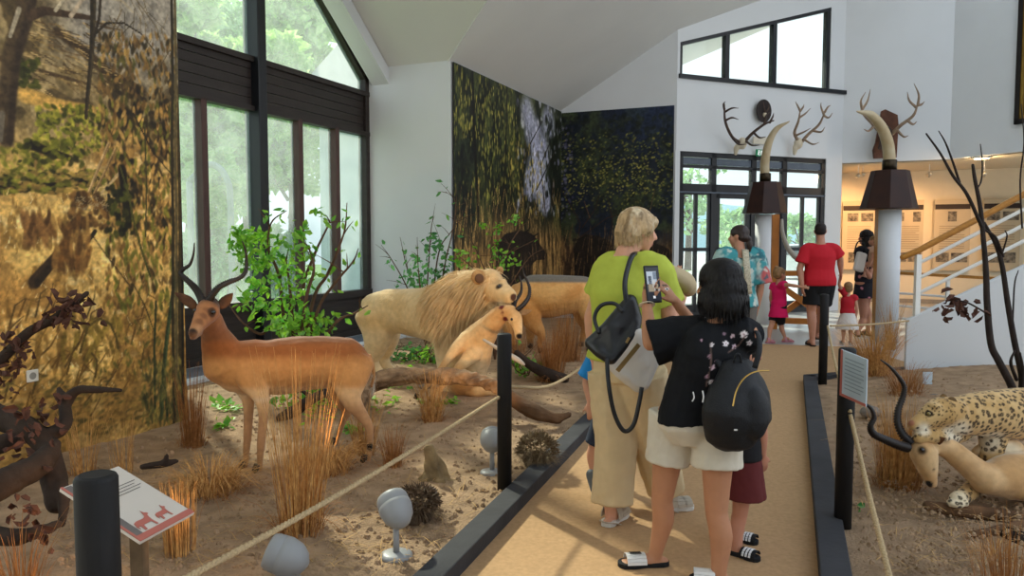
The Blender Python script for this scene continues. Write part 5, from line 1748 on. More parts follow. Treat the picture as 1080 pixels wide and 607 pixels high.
def sandal(parent, an, to, H, mats, sole='#3a3a3c', strap_pts=((.62, .03), ), name='sandal', heel_strap=False, thick=.022, z0=.01, base=None, marks=False):
    """sole under the foot with straps over it"""
    td = (to - an); td.z = 0; td.normalize()
    lt = td.cross(V((0, 0, 1)))
    heel = an - td * .048 * H; toe = to + td * .02 * H
    heel.z = toe.z = z0
    t = Sh()
    outl = []
    prof = [(0, .0), (.03, .016), (.15, .024), (.45, .022), (.72, .031), (.9, .027), (.98, .014), (1, 0)]
    for u, w in prof: outl.append(heel.lerp(toe, u) + lt * w * H)
    for u, w in reversed(prof[1:-1]): outl.append(heel.lerp(toe, u) - lt * w * H)
    t.prism(outl, (0, 0, thick))
    so = t.build(name, mat('sole_' + sole, sole, rough=.8), parent, bevel=.004)
    pieces = [(u, w, .005, mats, 'strap') for u, w in strap_pts]
    if base:
        pieces = [(.68, .035, .004, mat('slide_band_' + base, base, rough=.7), 'strap')] + [(u, .0045, .0065, mats, 'stripe') for u in (.56, .66, .76)]
    for u, w, th_, mm_, nm_ in pieces:
        c = heel.lerp(toe, u); c.z = z0 + thick
        st = Sh()
        arc = []
        for i in range(9):
            a = PI * i / 8
            arc.append(c + lt * math.cos(a) * .031 * H + V((0, 0, math.sin(a) * (.050 if u < .5 else .022) * H)) - td * (.0 if u > .5 else .0))
        st.tube(arc, [(w * H, .003)] * 9, seg=8, up=V((0, 0, 1)), cap=True)
        # flat band: rebuild as a ribbon
        rb = Sh()
        for i in range(8):
            n_ = (arc[i] + arc[i + 1]) / 2 - c
            n_.normalize()
            a_, b_ = arc[i], arc[i + 1]
            rb.hexa([a_ - td * w * H, b_ - td * w * H, b_ + td * w * H, a_ + td * w * H], [q + n_ * th_ for q in (a_ - td * w * H, b_ - td * w * H, b_ + td * w * H, a_ + td * w * H)])
        rb.build(nm_, mm_, so)
        if marks:
            mk = Sh()
            for k in range(4):
                a_, b_ = arc[3].lerp(arc[4], k * .5), arc[3].lerp(arc[4], k * .5 + .3)
                n_ = ((a_ + b_) / 2 - c).normalized()
                q_ = [a_ - td * w * H * .6, b_ - td * w * H * .6, b_ + td * w * H * .6, a_ + td * w * H * (.2 if k % 2 else .6)]
                mk.prism([v + n_ * (th_ + .001) for v in q_], n_ * .0012)
            mk.build('printed_mark', mat('black_print', '#1a1a1c', var=0), so)
    if heel_strap:
        c = an - td * .02 * H
        pts = [c + td * .05 * H + lt * .026 * H + V((0, 0, -.008 * H)), c + lt * .028 * H + V((0, 0, .012 * H)), c - td * .03 * H + V((0, 0, .02 * H)), c - lt * .028 * H + V((0, 0, .012 * H)), c + td * .05 * H - lt * .026 * H + V((0, 0, -.008 * H))]
        st = Sh(); st.tube(spline(pts, 5), [(.009, .003)] * 21, seg=8, up=(0, 0, 1)); st.build('strap', mats, so)
    return so

def strap(parent, pts, w, m, name='strap', up=(0, 0, 1), t=.004, n=6):
    c = spline(pts, n)
    s = Sh(); s.tube(c, [(w, t)] * len(c), seg=8, up=up)
    return s.build(name, m, parent, smooth=True)

def wstrap(name, pts, w, m, parent, nrm, t=.004):
    """ribbon whose face looks along nrm"""
    c = spline(pts, 6)
    s = Sh(); s.tube(c, [(w, t)] * len(c), seg=8, up=nrm)
    return s.build(name, m, parent, smooth=True)

# ------------------------------------------------------------------ girl with the phone
def photo_girl():
    f = V((-.55, .83, 0)).normalized()
    fb = (.80, 3.44, .01)
    J = joints(fb, f, 1.50,
        hipL=at(710, 440, 3.44), kneeL=at(698, 527, 3.45), ankL=at(690, 589, 3.45), toeL=at(658, 603, 3.44),
        hipR=at(757, 442, 3.33), kneeR=at(755.5, 540, 3.30), ankR=at(757, 617, 3.26), toeR=at(733, 640, 3.28),
        pelvis=at(735, 430, 3.38), waist=at(742, 402, 3.37), chest=at(753, 372, 3.35), neck=at(757, 337, 3.345), head=at(757.5, 301, 3.36),
        shL=at(720, 353, 3.42), elL=at(686, 362, 3.45), wrL=at(682, 319, 3.56),
        shR=at(790, 353, 3.29), elR=at(757, 376, 3.62), wrR=at(712, 317, 3.60))
    J['hf'] = V((-.72, .68, -.14)).normalized()
    J['toeL'].z = .022; J['toeR'].z = .022
    J['hs'] *= 1.02
    t = thing('person', fb, 'person with black bob hair taking a phone photo, black printed shirt and cream shorts', 'person')
    hnL = dict(d=at(685, 300, 3.57) - at(682, 318, 3.56), n=at(692, 300, 3.60) - at(682, 302, 3.54), side=1, curl=.38, thumb=.4)
    hnR = dict(d=at(694, 294, 3.57) - at(712, 317, 3.60), n=V((-.3, .3, -.2)), side=1, curl=.30, thumb=.5)
    hnL['side'] = 1 if V(hnL['d']).cross(V(hnL['n'])).dot(V((0, -1, 0))) > 0 else -1
    hnR['side'] = 1 if V(hnR['d']).cross(V(hnR['n'])).dot(V((-.5, 0, -1))) > 0 else -1
    body(J, t, '#b5805f', .007, dict(L=hnL, R=hnR), brow='#1b1512')
    # shirt with blossom print
    s = Sh()
    torso_shape(s, J, .037, .50, 1.08)
    sleeve(s, J, 'L', .030, .93, 1.45); sleeve(s, J, 'R', .014, .85, 1.4)
    s.tube([J['neck'].lerp(J['chest'], .25), J['neck'] + V((0, 0, .004))], [.062, .05], seg=16)
    rr2 = random.Random(5)
    flowers = [(786, 353, 4.8), (774, 354.5, 2.8), (767, 362.5, 3.6), (776, 366, 3.0), (792, 362, 3.4), (765, 352, 2.2), (752, 364, 2.8), (750, 376, 2.4), (757, 381, 2.0), (753, 388, 3.4), (748, 398, 2.6), (752, 404, 3.2), (741, 359, 1.6)]
    fl_ = []
    for px, py, rpx in flowers:
        fl_.append((px, py, rpx, rr2.choice(['#dcc9cf', '#cdb3bd', '#e6dbdc']) if rpx > 2.7 else rr2.choice(['#b994a4', '#a78791', '#8d7480'])))
    def col(P):
        c = np.tile(A('#16171a'), (len(P), 1))
        u = P[:, 0] / P[:, 1]; k = (CAM_H - P[:, 2]) / P[:, 1]
        # garment coordinates across the back, in centimetre-like units
        gx = 540 + 800 * P[:, 0] / P[:, 1] * 1.0
        gy = 253 + 800 * k
        backs = (P[:, 1] < 3.42)
        for px, py, rp, hx in fl_:
            dx, dy = gx - px, gy - py
            rad = np.sqrt(dx * dx + dy * dy)
            ang = np.arctan2(dy, dx)
            edge = rp * (.62 + .38 * np.abs(np.cos(2.5 * ang + px)))
            c = mixc(c, A(hx), backs * sstep(edge, edge * .8, rad))
            c = mixc(c, A('#8a5a62'), backs * sstep(rp * .28, rp * .15, rad))
        for (x0, y0, x1, y1) in ((770, 372, 781, 364), (781, 364, 788, 354), (747, 408, 752, 385), (752, 385, 750, 362)):
            L2 = (x1 - x0) ** 2 + (y1 - y0) ** 2
            tt = np.clip(((gx - x0) * (x1 - x0) + (gy - y0) * (y1 - y0)) / L2, 0, 1)
            dd = np.hypot(gx - x0 - tt * (x1 - x0), gy - y0 - tt * (y1 - y0))
            c = mixc(c, A('#6d5750'), backs * sstep(.9, .4, dd))
        return c
    cloth('shirt', s, M_BLACKCLOTH, t, .0062, 3, .013, 8, .5, col)
    # shorts
    s = Sh()
    s.tube([J['pelvis'] - V((0, 0, .15)), J['pelvis'] - V((0, 0, .07)), J['pelvis'] + V((0, 0, .02)), J['waist'] + V((0, 0, .02))], [(.13, .105), (.186, .155), (.172, .14), (.15, .115)], seg=22, up=J['f'])
    leg_shape(s, J, 'L', .030, at(702, 486, 3.45).z, 1.5); leg_shape(s, J, 'R', .036, at(757, 491, 3.33).z, 1.5)
    cloth('shorts', s, M_SHORTS, t, .008, 9, .009, 10, .45)
    # bob
    o = hair_shell(J, [((0, -.02, .045), (.094, .112, .092)), ((0, -.035, -.02), (.106, .105, .1)), ((0, -.045, -.085), (.112, .098, .085)), ((.06, .015, -.075), (.058, .065, .085)), ((-.065, .015, -.075), (.055, .065, .085)), ((0, -.06, -.115), (.105, .075, .06))], M_HAIRB, t, .007, .0035)
    hair_strands(o, o, J, 900, .05, .0035, M_HAIRB, 1.0, zmax=J['head'].z + .03)
    # bracelet watch
    a = J['wrL']; d = (J['wrL'] - J['elL']).normalized()
    s = Sh(); x = d.orthogonal().normalized(); y = d.cross(x)
    s.tube([a - d * .012 + (x * math.cos(i * PI / 8) + y * math.sin(i * PI / 8)) * .029 for i in range(17)], [(.010, .003)] * 17, seg=8, up=d)
    w_ = s.build('watch', mat('pale_watch_band', '#d8cdb6', rough=.4, metal=.3), t, smooth=True)
    # slides
    sm = mat('white_printed_strap', '#dcdad6', rough=.6)
    sandal(t, J['ankL'], J['toeL'], 1.5, sm, '#1b1b1d', ((.66, .03),), 'slide', z0=.008, marks=True)
    sandal(t, J['ankR'], J['toeR'], 1.5, sm, '#1b1b1d', ((.66, .03),), 'slide', z0=.008)
    # black marks on the strap band
    return t, J
girl, GJ = photo_girl()

def phone():
    c = at(688.2, 299.5, 3.555)
    up = (at(687.2, 279, 3.58) - at(692, 321, 3.54)).normalized()
    face = V((.28, -.95, .12)); face = (face - up * face.dot(up)).normalized()
    rt = up.cross(face)
    R = Matrix((rt, face, up)).transposed()
    t = thing('phone', c, 'black smartphone held up by the girl with black bob hair', 'phone')
    s = Sh(); s.box(c, (.076, .009, .178), R)
    s.build('case', mat('black_phone_case', '#121214', rough=.35), t, bevel=.003)
    s = Sh(); s.box(c + face * .0052, (.066, .001, .158), R)
    sc = s.build('screen', mat('phone_screen', '#2a2d33', rough=.1, emit='#30343b', estr=.4), t)
    # the picture on the screen: bright floor, wall and small figures
    for (x, z, w, h, cl) in ((-.004, .03, .05, .06, '#aeb6c0'), (.012, .04, .018, .035, '#6f7a88'), (-.014, .018, .016, .04, '#3d4652'), (0, -.018, .05, .036, '#9a8a74'), (.004, .0, .014, .034, '#c8c4be'), (0, -.062, .012, .012, '#e8e8e8')):
        s = Sh(); s.box(c + face * .006 + rt * x + up * z, (w, .0006, h), R); s.build('screen_image', mat('screen_' + cl, cl, rough=.3, var=0, emit=cl, estr=.35), sc)
phone()

def backpack():
    t = thing('backpack', at(783, 440, 3.16), 'black fabric backpack with gold zip on the back of the girl with the phone', 'backpack')
    m = mat('black_nylon', '#17181b', rough=.55, spec=.3, var=.15, vs=20, bump=.3, bs=180)
    s = Sh()
    f = V((.22, -.97, 0)).normalized()
    c0, c1, c2, c3 = at(778, 388, 3.21), at(780, 410, 3.175), at(777, 436, 3.15), at(772, 458, 3.17)
    s.tube(spline([c0, c1, c2, c3], 5), radii([(.085, .05), (.135, .075), (.155, .09), (.125, .075)], 16), seg=20, cap='round', up=f)
    s.ell(at(793, 435, 3.13), (.075, .07, .12)); s.ell(at(757, 438, 3.17), (.06, .06, .10))
    me = organic(s, .008, 3)
    displace(me, wrinkle(.008, 9, .7, 6))
    b = put('bag', me, m, t)
    s = Sh(); s.tube(spline([at(773, 428, 3.035), at(776, 414, 3.045), at(782, 402, 3.05), at(790, 394.5, 3.06), at(800, 391, 3.08), at(811, 390.5, 3.12)], 6), .0032, seg=6)
    s.build('zip', mat('gold_zip', '#b08d4a', rough=.3, metal=.9), t)
    s = Sh()
    s.tube(spline([at(741, 412, 3.12), at(742, 418, 3.10), at(741, 424, 3.1)], 4), .003, seg=6); s.build('tag', mat('white_tag', '#d5d3cf'), t)
    s = Sh()
    s.tube(spline([at(731, 413, 3.13), at(732, 419, 3.12), at(730, 423, 3.12)], 4), .003, seg=6); s.build('tag', mat('white_tag', '#d5d3cf'), t)
    s = Sh(); s.box(at(776, 453, 3.055), (.014, .003, .006)); s.build('logo', mat('white_tag', '#d5d3cf'), t)
    wstrap('strap', [at(764, 392, 3.19), at(748, 366, 3.22), at(741, 347, 3.30), at(738, 346, 3.44), at(736, 368, 3.52)], .012, m, t, (0, -1, .4))
    wstrap('strap', [at(796, 388, 3.14), at(801, 368, 3.15), at(799, 351, 3.22), at(792, 349, 3.36), at(784, 372, 3.44)], .012, m, t, (0, -1, .4))
    s = Sh(); s.tube(spline([at(774, 382, 3.17), at(776, 374, 3.16), at(780, 374, 3.16), at(782, 382, 3.17)], 5), .005, seg=8); s.build('grab_loop', m, t)
backpack()

# ------------------------------------------------------------------ woman in lime shirt
def lime_woman():
    f = V((.62, .78, 0)).normalized()
    fb = (.70, 4.02, .01)
    J = joints(fb, f, 1.68,
        shL=at(643, 283, 4.10), shR=at(691, 284, 3.93), elL=at(624, 334, 4.18), wrL=at(627, 378, 4.20), elR=at(707, 341, 3.98), wrR=at(720, 309, 4.20),
        neck=at(660, 267, 4.02), head=at(673, 243.5, 4.06), chest=at(659, 308, 4.02), waist=at(660, 350, 4.03), pelvis=at(660, 388, 4.03),
        hipL=at(645, 397, 4.06), hipR=at(676, 398, 3.97), kneeL=at(649, 467, 4.02), ankL=at(645, 552, 3.98), toeL=at(655.5, 548.5, 4.09),
        kneeR=at(689, 466, 4.08), ankR=at(708, 537, 4.18), toeR=at(725, 541.5, 4.20))
    J['toeL'].z = .035; J['toeR'].z = .035
    J['hf'] = V((.93, .33, -.16)).normalized()
    t = thing('person', fb, 'person with short blond hair in a lime shirt and wide sand trousers', 'person')
    body(J, t, '#d09a7e', .0075, dict(R=dict(d=V((-.2, .2, .6)), n=V((.2, -.6, .2)))), brow='#9a7a55', fat=1.06)
    s = Sh()
    torso_shape(s, J, .028, .565, 1.08, 1.1)
    sleeve(s, J, 'L', .022, .55, 1.25); sleeve(s, J, 'R', .026, .62, 1.3)
    cloth('shirt', s, M_LIME, t, .0085, 2, .015, 6.5, .55)
    s = Sh()
    s.tube([J['pelvis'] - V((0, 0, .06)), J['pelvis'] + V((0, 0, .02)), J['waist'] + V((0, 0, .0))], [(.19, .155), (.185, .15), (.16, .125)], seg=22, up=J['f'])
    leg_shape(s, J, 'L', .046, at(650, 529, 4.0).z, 1.45); leg_shape(s, J, 'R', .046, at(700, 518, 4.12).z, 1.45)
    cloth('trousers', s, M_TROUSER, t, .009, 2, .014, 8, .25)
    hm = mat('blond_hair', rough=.5, spec=.35, vcol=True, var=.25, vs=50, stretch=(1, 1, .2))
    hb = A('#b79a72'); hg = A('#8a7150'); hl = A('#d9c6a4')
    o = hair_shell(J, [((0, -.018, .042), (.088, .108, .088)), ((0, -.05, -.01), (.09, .078, .09)), ((0, -.065, -.06), (.078, .05, .05)), ((.06, .0, .02), (.035, .06, .05)), ((-.06, .0, .02), (.035, .06, .05)), ((.038, .048, .058), (.042, .042, .034)), ((-.038, .048, .058), (.042, .042, .034)), ((0, .05, .07), (.05, .04, .03))], hm, t, .0075, .005,
        col=lambda P: mixc(mixc(hb, hg, sstep(.5, .7, fbm(P * np.array([1, 1, .25]), 30, 4))), hl, sstep(.55, .75, fbm(P * np.array([1, 1, .25]), 36, 9))))
    hair_strands(o, o, J, 700, .04, .003, mat('blond_strands', '#c2a67c', rough=.5, var=.3, vs=30), 1.0, zmax=J['head'].z + .0)
    sm = mat('taupe_sandal_strap', '#b9ad9a', rough=.7)
    sandal(t, J['ankL'], J['toeL'], 1.68, sm, '#d9d6cf', ((.35, .014), (.6, .016), (.78, .014)), 'sandal', True, .028, .008)
    sandal(t, J['ankR'], J['toeR'], 1.68, sm, '#d9d6cf', ((.35, .014), (.6, .016), (.78, .014)), 'sandal', True, .028, .008)
    return t, J
lime, LJ = lime_woman()

def handbag():
    t = thing('handbag', at(664, 368, 3.78), 'two tone black and white slouch bag on the back of the lime shirt', 'bag')
    bk, wh, gd = mat('black_bag_leather', '#17191d', rough=.35, spec=.5, var=.1), mat('white_bag_leather', '#d3cdc4', rough=.5, spec=.4, var=.04), mat('gold_band', '#a98d5c', rough=.35, metal=.7)
    d = 3.80
    top = [at(623, 364.5, d), at(644, 345, d - .03), at(668, 315.5, d), at(674, 336, d - .02), at(672, 352, d - .05), at(646, 382, d - .07), at(634, 374, d - .05)]
    n = V((-.12, .98, .1))
    s = Sh()
    def pad(pts, thick, sh):
        c = sum(pts, V((0, 0, 0))) / len(pts)
        sh.prism([p.lerp(c, .04) for p in pts], n * thick)
        for i in range(len(pts)):
            sh.tube([pts[i].lerp(c, .08) + n * thick * .5, pts[(i + 1) % len(pts)].lerp(c, .08) + n * thick * .5], thick * .5, seg=10, cap='round')
        sh.ell(c + n * thick * .4, (.07, thick * .5, .07))
    pad(top, .07, s)
    cloth('upper', s, bk, t, .007, 3, .005, 10, 1)
    low = [at(645, 384, d - .05), at(672, 350, d - .05), at(692, 362, d - .02), at(695, 374, d - .02), at(681, 408.5, d - .05), at(676, 411, d - .05), at(657, 396, d - .06)]
    s = Sh(); pad(low, .075, s)
    cloth('lower', s, wh, t, .007, 3, .005, 10, 1)
    s = Sh(); s.bar(at(651, 391, d - .105), at(674, 363, d - .10), .022, .006, up=-n); s.build('gold_band', gd, t)
    s = Sh(); s.box(at(662, 358.5, d - .085), (.012, .006, .03), Matrix.Rotation(.5, 3, 'Y')); s.build('buckle', gd, t)
    wstrap('handle', [at(632, 352, d - .02), at(627, 335, d), at(634, 322, d), at(648, 320, d), at(657, 329, d - .02)], .010, bk, t, -n)
    wstrap('strap', [at(640, 377, d - .06), at(642, 405, d - .10), at(648, 436, d - .10), at(658, 454, d - .10), at(668, 448, d - .1), at(674, 425, d - .1), at(677, 408, d - .09)], .011, bk, t, -n)
    wstrap('strap', [at(661, 322, d), at(659, 300, d + .02), at(662, 283, d + .06), at(668, 268, d + .12), at(678, 266, d + .26)], .013, bk, t, (0, -1, .2))
handbag()

def jacket():
    t = at(712, 297, 4.05)
    s = Sh()
    s.tube(spline([at(694, 283, 4.02), at(708, 288, 4.0), at(722, 297, 4.02), at(727, 306, 4.1)], 5), radii([(.05, .04), (.085, .05), (.075, .055), (.03, .04)], 16), seg=16, cap='round')
    s.tube(spline([at(704, 290, 3.98), at(709, 304, 3.97), at(713, 318, 4.0)], 4), radii([(.06, .03), (.055, .025), (.04, .02)], 9), seg=14, cap='round')
    o = cloth('jacket', s, mat('beige_jacket', '#b9a684', rough=.9, var=.08), None, .008, 2, .012, 10, 1)
    return tag(o, 'folded beige jacket carried over the arm of the person in the lime shirt', 'jacket')
jk = jacket()

# ------------------------------------------------------------------ children close by
def skirt_child():
    fb = (at(776, 585, 3.68).x, 3.66, .008)
    J = joints(fb, (.95, .3), 1.08, True)
    J['elR'] = at(804, 452, 3.58); J['wrR'] = at(804.5, 480, 3.60); J['shR'] = at(796, 420, 3.62)
    J['ankR'] = at(778, 588, 3.56); J['toeR'] = at(797, 598, 3.50); J['kneeR'] = at(780, 545, 3.60)
    J['ankL'] = at(780, 574, 3.74); J['toeL'] = at(795, 582, 3.70); J['kneeL'] = at(782, 535, 3.72)
    t = thing('person', fb, 'child in a maroon skirt and black top half hidden behind the backpack', 'person')
    body(J, t, '#b98066', .008, brow='#1b1512')
    s = Sh(); torso_shape(s, J, .018, .42, 1.05); sleeve(s, J, 'L', .014, .6); sleeve(s, J, 'R', .014, .6)
    cloth('top', s, mat('black_child_top', '#1a1a1d', rough=.85), t, .009, 3, .005)
    s = Sh(); skirt(s, J, .50, .27, (.115, .09), (.155, .12)); cloth('skirt', s, mat('maroon_skirt', '#5d2323', rough=.85, var=.1), t, .008, 2, .006, 14, .2)
    hair_shell(J, [((0, -.02, .04), (.09, .108, .088)), ((0, -.045, -.04), (.095, .085, .1))], M_HAIRB, t, .01)
    sm = mat('white_strap', '#dedede', rough=.6)
    for sd in 'RL':
        sandal(t, J['ank' + sd], J['toe' + sd], 1.08, sm, '#19191b', ((.58, .008), (.68, .008), (.78, .008)), 'slide', z0=.006, base='#19191b')
skirt_child()

def blue_child():
    fb = (.60, 4.52, .01)
    J = joints(fb, (-.92, .25), 1.12, True)
    J['ankL'] = at(627, 505, 4.40); J['toeL'] = at(634, 527, 4.36); J['kneeL'] = at(627, 470, 4.46)
    J['shL'] = at(634, 372, 4.42); J['elL'] = at(619, 398, 4.40); J['wrL'] = at(616, 430, 4.36)
    J['elL'] = at(618.5, 402, 4.42); J['wrL'] = at(622, 424, 4.34)
    t = thing('person', fb, 'child in a bright blue shirt hidden behind the person in the lime shirt', 'person')
    body(J, t, '#c48d70', .01, feet=False)
    s = Sh(); torso_shape(s, J, .02, .44, 1.05); sleeve(s, J, 'L', .026, .92, 1.15); sleeve(s, J, 'R', .02, .8)
    cloth('shirt', s, mat('bright_blue_jersey', '#1f7fc4', rough=.85, var=.06), t, .009, 3, .005)
    s = Sh(); s.tube([J['pelvis'] - V((0, 0, .03)), J['waist']], [(.125, .1), (.11, .09)], seg=18, up=J['f'])
    leg_shape(s, J, 'L', .022, .30); leg_shape(s, J, 'R', .022, .30)
    cloth('shorts', s, mat('navy_shorts', '#2a3344', rough=.85), t, .009, 3, .004)
    hair_shell(J, [((0, -.02, .04), (.086, .104, .086)), ((0, -.045, -.01), (.084, .075, .08))], mat('brown_hair', '#4a3526', rough=.5, var=.3, vs=40), t, .01)
    ys, gs = mat('yellow_sole', '#c9952a', rough=.7), mat('grey_trainer', '#5d6266', rough=.8)
    for an, to in ((J['ankL'], J['toeL']), (J['ankR'], J['toeR'])):
        d = (to - an).normalized(); hl = an - d * .03
        bk = V((.55, -.6, .3)) if an is J['ankL'] else V((0, 0, -1))
        bk = (bk - d * bk.dot(d)).normalized()
        s = Sh(); s.tube([hl - bk * .005, an.lerp(to, .5) - bk * .005, to + d * .03 + bk * .005], [(.036, .042), (.042, .038), (.036, .022)], seg=14, cap='round', up=bk)
        sh_ = put('trainer', organic(s, .007, 2), gs, t)
        s = Sh(); sd_ = d.cross(bk).normalized()
        ol = [hl + bk * .03 - d * .02 + sd_ * .022, an.lerp(to, .5) + bk * .03 + sd_ * .028, to + d * .015 + bk * .026 + sd_ * .032, to + d * .05 + bk * .024, to + d * .015 + bk * .026 - sd_ * .032, an.lerp(to, .5) + bk * .03 - sd_ * .028, hl + bk * .03 - d * .02 - sd_ * .022]
        s.prism(ol, bk * .018); s.build('sole', ys, sh_, bevel=.004)
blue_child()

# ------------------------------------------------------------------ people further along the path
def red_man():
    b = at(864, 366, 10.8)
    fb = (b.x, 10.85, .01)
    J = joints(fb, (.12, .99), 1.76)
    J['shL'] -= V((0, 0, .035)); J['shR'] -= V((0, 0, .035)); J['wrL'] = at(846, 301, 10.75); J['elL'] = at(843.5, 283, 10.85)
    J['elR'] = at(886, 273, 10.85); J['wrR'] = at(887, 287, 10.9)
    J['toeL'] = J['ankL'] + J['f'] * .17; J['toeL'].z = .025
    J['ankR'] = J['ankR'] + J['f'] * .42 + V((0, 0, .05)); J['toeR'] = J['ankR'] + J['f'] * .15 - V((0, 0, .03)); J['kneeR'] = J['kneeR'] + J['f'] * .16
    J['ankL'] = J['ankL'] - J['f'] * .05
    J['hf'] = V((.35, .93, 0)).normalized()
    t = thing('person', fb, 'person in a red T-shirt and black shorts holding two children by the hand', 'person')
    body(J, t, '#b9836a', .012, fat=1.1, it=3)
    s = Sh(); torso_shape(s, J, .028, .49, 1.0, 1.14); sleeve(s, J, 'L', .012, .72, 1.5); sleeve(s, J, 'R', .012, .72, 1.5)
    cloth('shirt', s, mat('red_jersey', '#c01f2d', rough=.85, var=.05), t, .012, 3, .006, 6)
    s = Sh(); s.tube([J['pelvis'] - V((0, 0, .19)), J['pelvis'] - V((0, 0, .06)), J['pelvis'] + V((0, 0, .08))], [(.15, .12), (.195, .16), (.175, .135)], seg=20, up=J['f'])
    leg_shape(s, J, 'L', .04, .60, 1.4); leg_shape(s, J, 'R', .04, .60, 1.4)
    cloth('shorts', s, mat('black_shorts', '#17181b', rough=.85), t, .012, 3, .006)
    hair_shell(J, [((0, -.016, .042), (.078, .098, .082)), ((0, -.04, .0), (.077, .066, .06))], mat('short_dark_hair', '#231c19', rough=.7, var=.3, vs=50), t, .01, .001)
    for sd in 'LR':
        sandal(t, J['ank' + sd], J['toe' + sd], 1.76, mat('black_strap', '#1c1c1e'), '#2a1d18', ((.66, .02),), 'slide', z0=.008 if sd == 'L' else .05)
    return J
RJ = red_man()

def pink_girl():
    b = at(819, 361, 11.2)
    fb = (b.x, 11.15, .01)
    J = joints(fb, (.92, .39), 1.13, True)
    J['wrR'] = at(846, 302.5, 10.72); J['elR'] = at(834, 300.5, 10.85); J['shR'] = at(826, 300, 11.0)
    J['ankL'] = at(811, 358, 11.1); J['toeL'] = at(816, 361.5, 11.1); J['kneeL'] = at(814, 342, 11.15)
    J['ankR'] = at(828, 356, 11.2); J['toeR'] = at(836, 358.5, 11.2); J['kneeR'] = at(824, 341, 11.2)
    t = thing('person', fb, 'child in a hot pink dress walking at the left hand of the red T-shirt', 'person')
    body(J, t, '#c48f74', .011, it=3)
    s = Sh(); torso_shape(s, J, .016, .50, 1.0); sleeve(s, J, 'L', .012, .35); sleeve(s, J, 'R', .012, .35)
    skirt(s, J, .62, .38, (.10, .085), (.16, .13)); cloth('dress', s, mat('hot_pink_cotton', '#d81b60', rough=.85, var=.05), t, .010, 3, .005, 10, .3)
    s = Sh(); leg_shape(s, J, 'R', .014, .27); leg_shape(s, J, 'L', .014, .33); cloth('leggings', s, mat('black_shorts', '#17181b'), t, .010, 2, .002)
    hm = mat('light_brown_hair', '#8a6a45', rough=.5, var=.3, vs=40)
    hair_shell(J, [((0, -.018, .042), (.083, .103, .086)), ((0, -.05, .0), (.08, .065, .07)), ((0, -.07, .12), (.03, .03, .03))], hm, t, .010, .003)
    for sd in 'LR': sandal(t, J['ank' + sd], J['toe' + sd], 1.13, mat('pink_strap', '#c98a94'), '#b8737f', ((.66, .02), (.3, .012)), 'sandal', z0=.008)
pink_girl()

def toddler():
    b = at(893, 362, 11)
    fb = (b.x, 11.0, .01)
    J = joints(fb, (.25, .97), .92, True)
    J['wrL'] = at(886.5, 289.5, 10.93); J['elL'] = at(885, 300, 10.95); J['shL'] = at(888, 306, 11.0)
    t = thing('person', fb, 'toddler in a red top and white skirt reaching up to the red T-shirt', 'person')
    body(J, t, '#c6937a', .010, it=3)
    s = Sh(); torso_shape(s, J, .014, .48, 1.02); sleeve(s, J, 'L', .012, .3); sleeve(s, J, 'R', .012, .3)
    cloth('top', s, mat('red_child_top', '#b5222e', rough=.85), t, .010, 3, .003)
    s = Sh(); skirt(s, J, .46, .22, (.09, .08), (.165, .15)); cloth('skirt', s, mat('white_tulle', '#d9d2cc', rough=.9), t, .010, 2, .008, 16, .2)
    hair_shell(J, [((0, -.018, .04), (.082, .102, .085)), ((0, -.048, -.01), (.08, .066, .075))], mat('light_brown_hair', '#8a6a45'), t, .010, .003)
    for sd in 'LR': sandal(t, J['ank' + sd], J['toe' + sd], .92, mat('white_strap', '#dedede'), '#c9c2ba', ((.66, .02),), 'sandal', z0=.008)
toddler()

def shawl_woman():
    fb = (at(779, 300, 7.8).x, 7.8, .01)
    J = joints(fb, (-.2, .98), 1.66)
    J['hf'] = V((-.75, .65, -.05)).normalized()
    t = thing('person', fb, 'person with a dark ponytail in a turquoise and coral patterned blouse', 'person')
    body(J, t, '#c08a70', .0105, brow='#2a1d16', it=3)
    s = Sh(); torso_shape(s, J, .03, .50, 1.1, 1.02, top=.72)
    sleeve(s, J, 'L', .04, .95, 1.3); sleeve(s, J, 'R', .04, .95, 1.3)
    def col(P):
        n = fbm(P, 6, 3); m = fbm(P, 11, 8)
        c = mixc(A('#3f8e93'), A('#a8c4c0'), sstep(.45, .65, m))
        right = sstep(fb[0] + .12, fb[0] + .22, P[:, 0])
        c = mixc(c, A('#b85a58'), sstep(.45, .55, n) * right)
        c = mixc(c, A('#2c5a66'), sstep(.58, .66, fbm(P, 16, 5)) * .8)
        return mixc(c, A('#d8d2c4'), sstep(.62, .68, fbm(P, 20, 2)) * .7)
    cloth('blouse', s, mat('patterned_cotton', rough=.85, vcol=True, var=.05), t, .0095, 3, .008, 7, .4, col)
    s = Sh(); s.tube([J['pelvis'] - V((0, 0, .05)), J['waist']], [(.185, .14), (.15, .11)], seg=20, up=J['f'])
    leg_shape(s, J, 'L', .03, .12, 1.2); leg_shape(s, J, 'R', .03, .12, 1.2)
    cloth('trousers', s, mat('grey_trousers', '#6f6a64', rough=.9), t, .011, 3, .005)
    hm = mat('dark_brown_hair', '#2c1d18', rough=.4, spec=.45, var=.35, vs=50)
    hair_shell(J, [((0, -.018, .042), (.082, .103, .086)), ((0, -.05, .0), (.078, .064, .062)), ((0, -.108, -.03), (.03, .035, .035)), ((.005, -.115, -.085), (.034, .032, .06)), ((.005, -.11, -.14), (.022, .022, .045))], hm, t, .009, .003)
    for sd in 'LR': sandal(t, J['ank' + sd], J['toe' + sd], 1.66, mat('black_strap', '#1c1c1e'), '#2a2420', ((.66, .02),), 'sandal', z0=.006)
    o = wstrap('bag_strap', [at(786, 263, 7.72), at(788, 285, 7.60), at(790, 310, 7.62)], .035, mat('woven_strap', '#b7ae98', rough=.9, var=.3, vs=60), t, (0, -1, 0), .006)
shawl_woman()

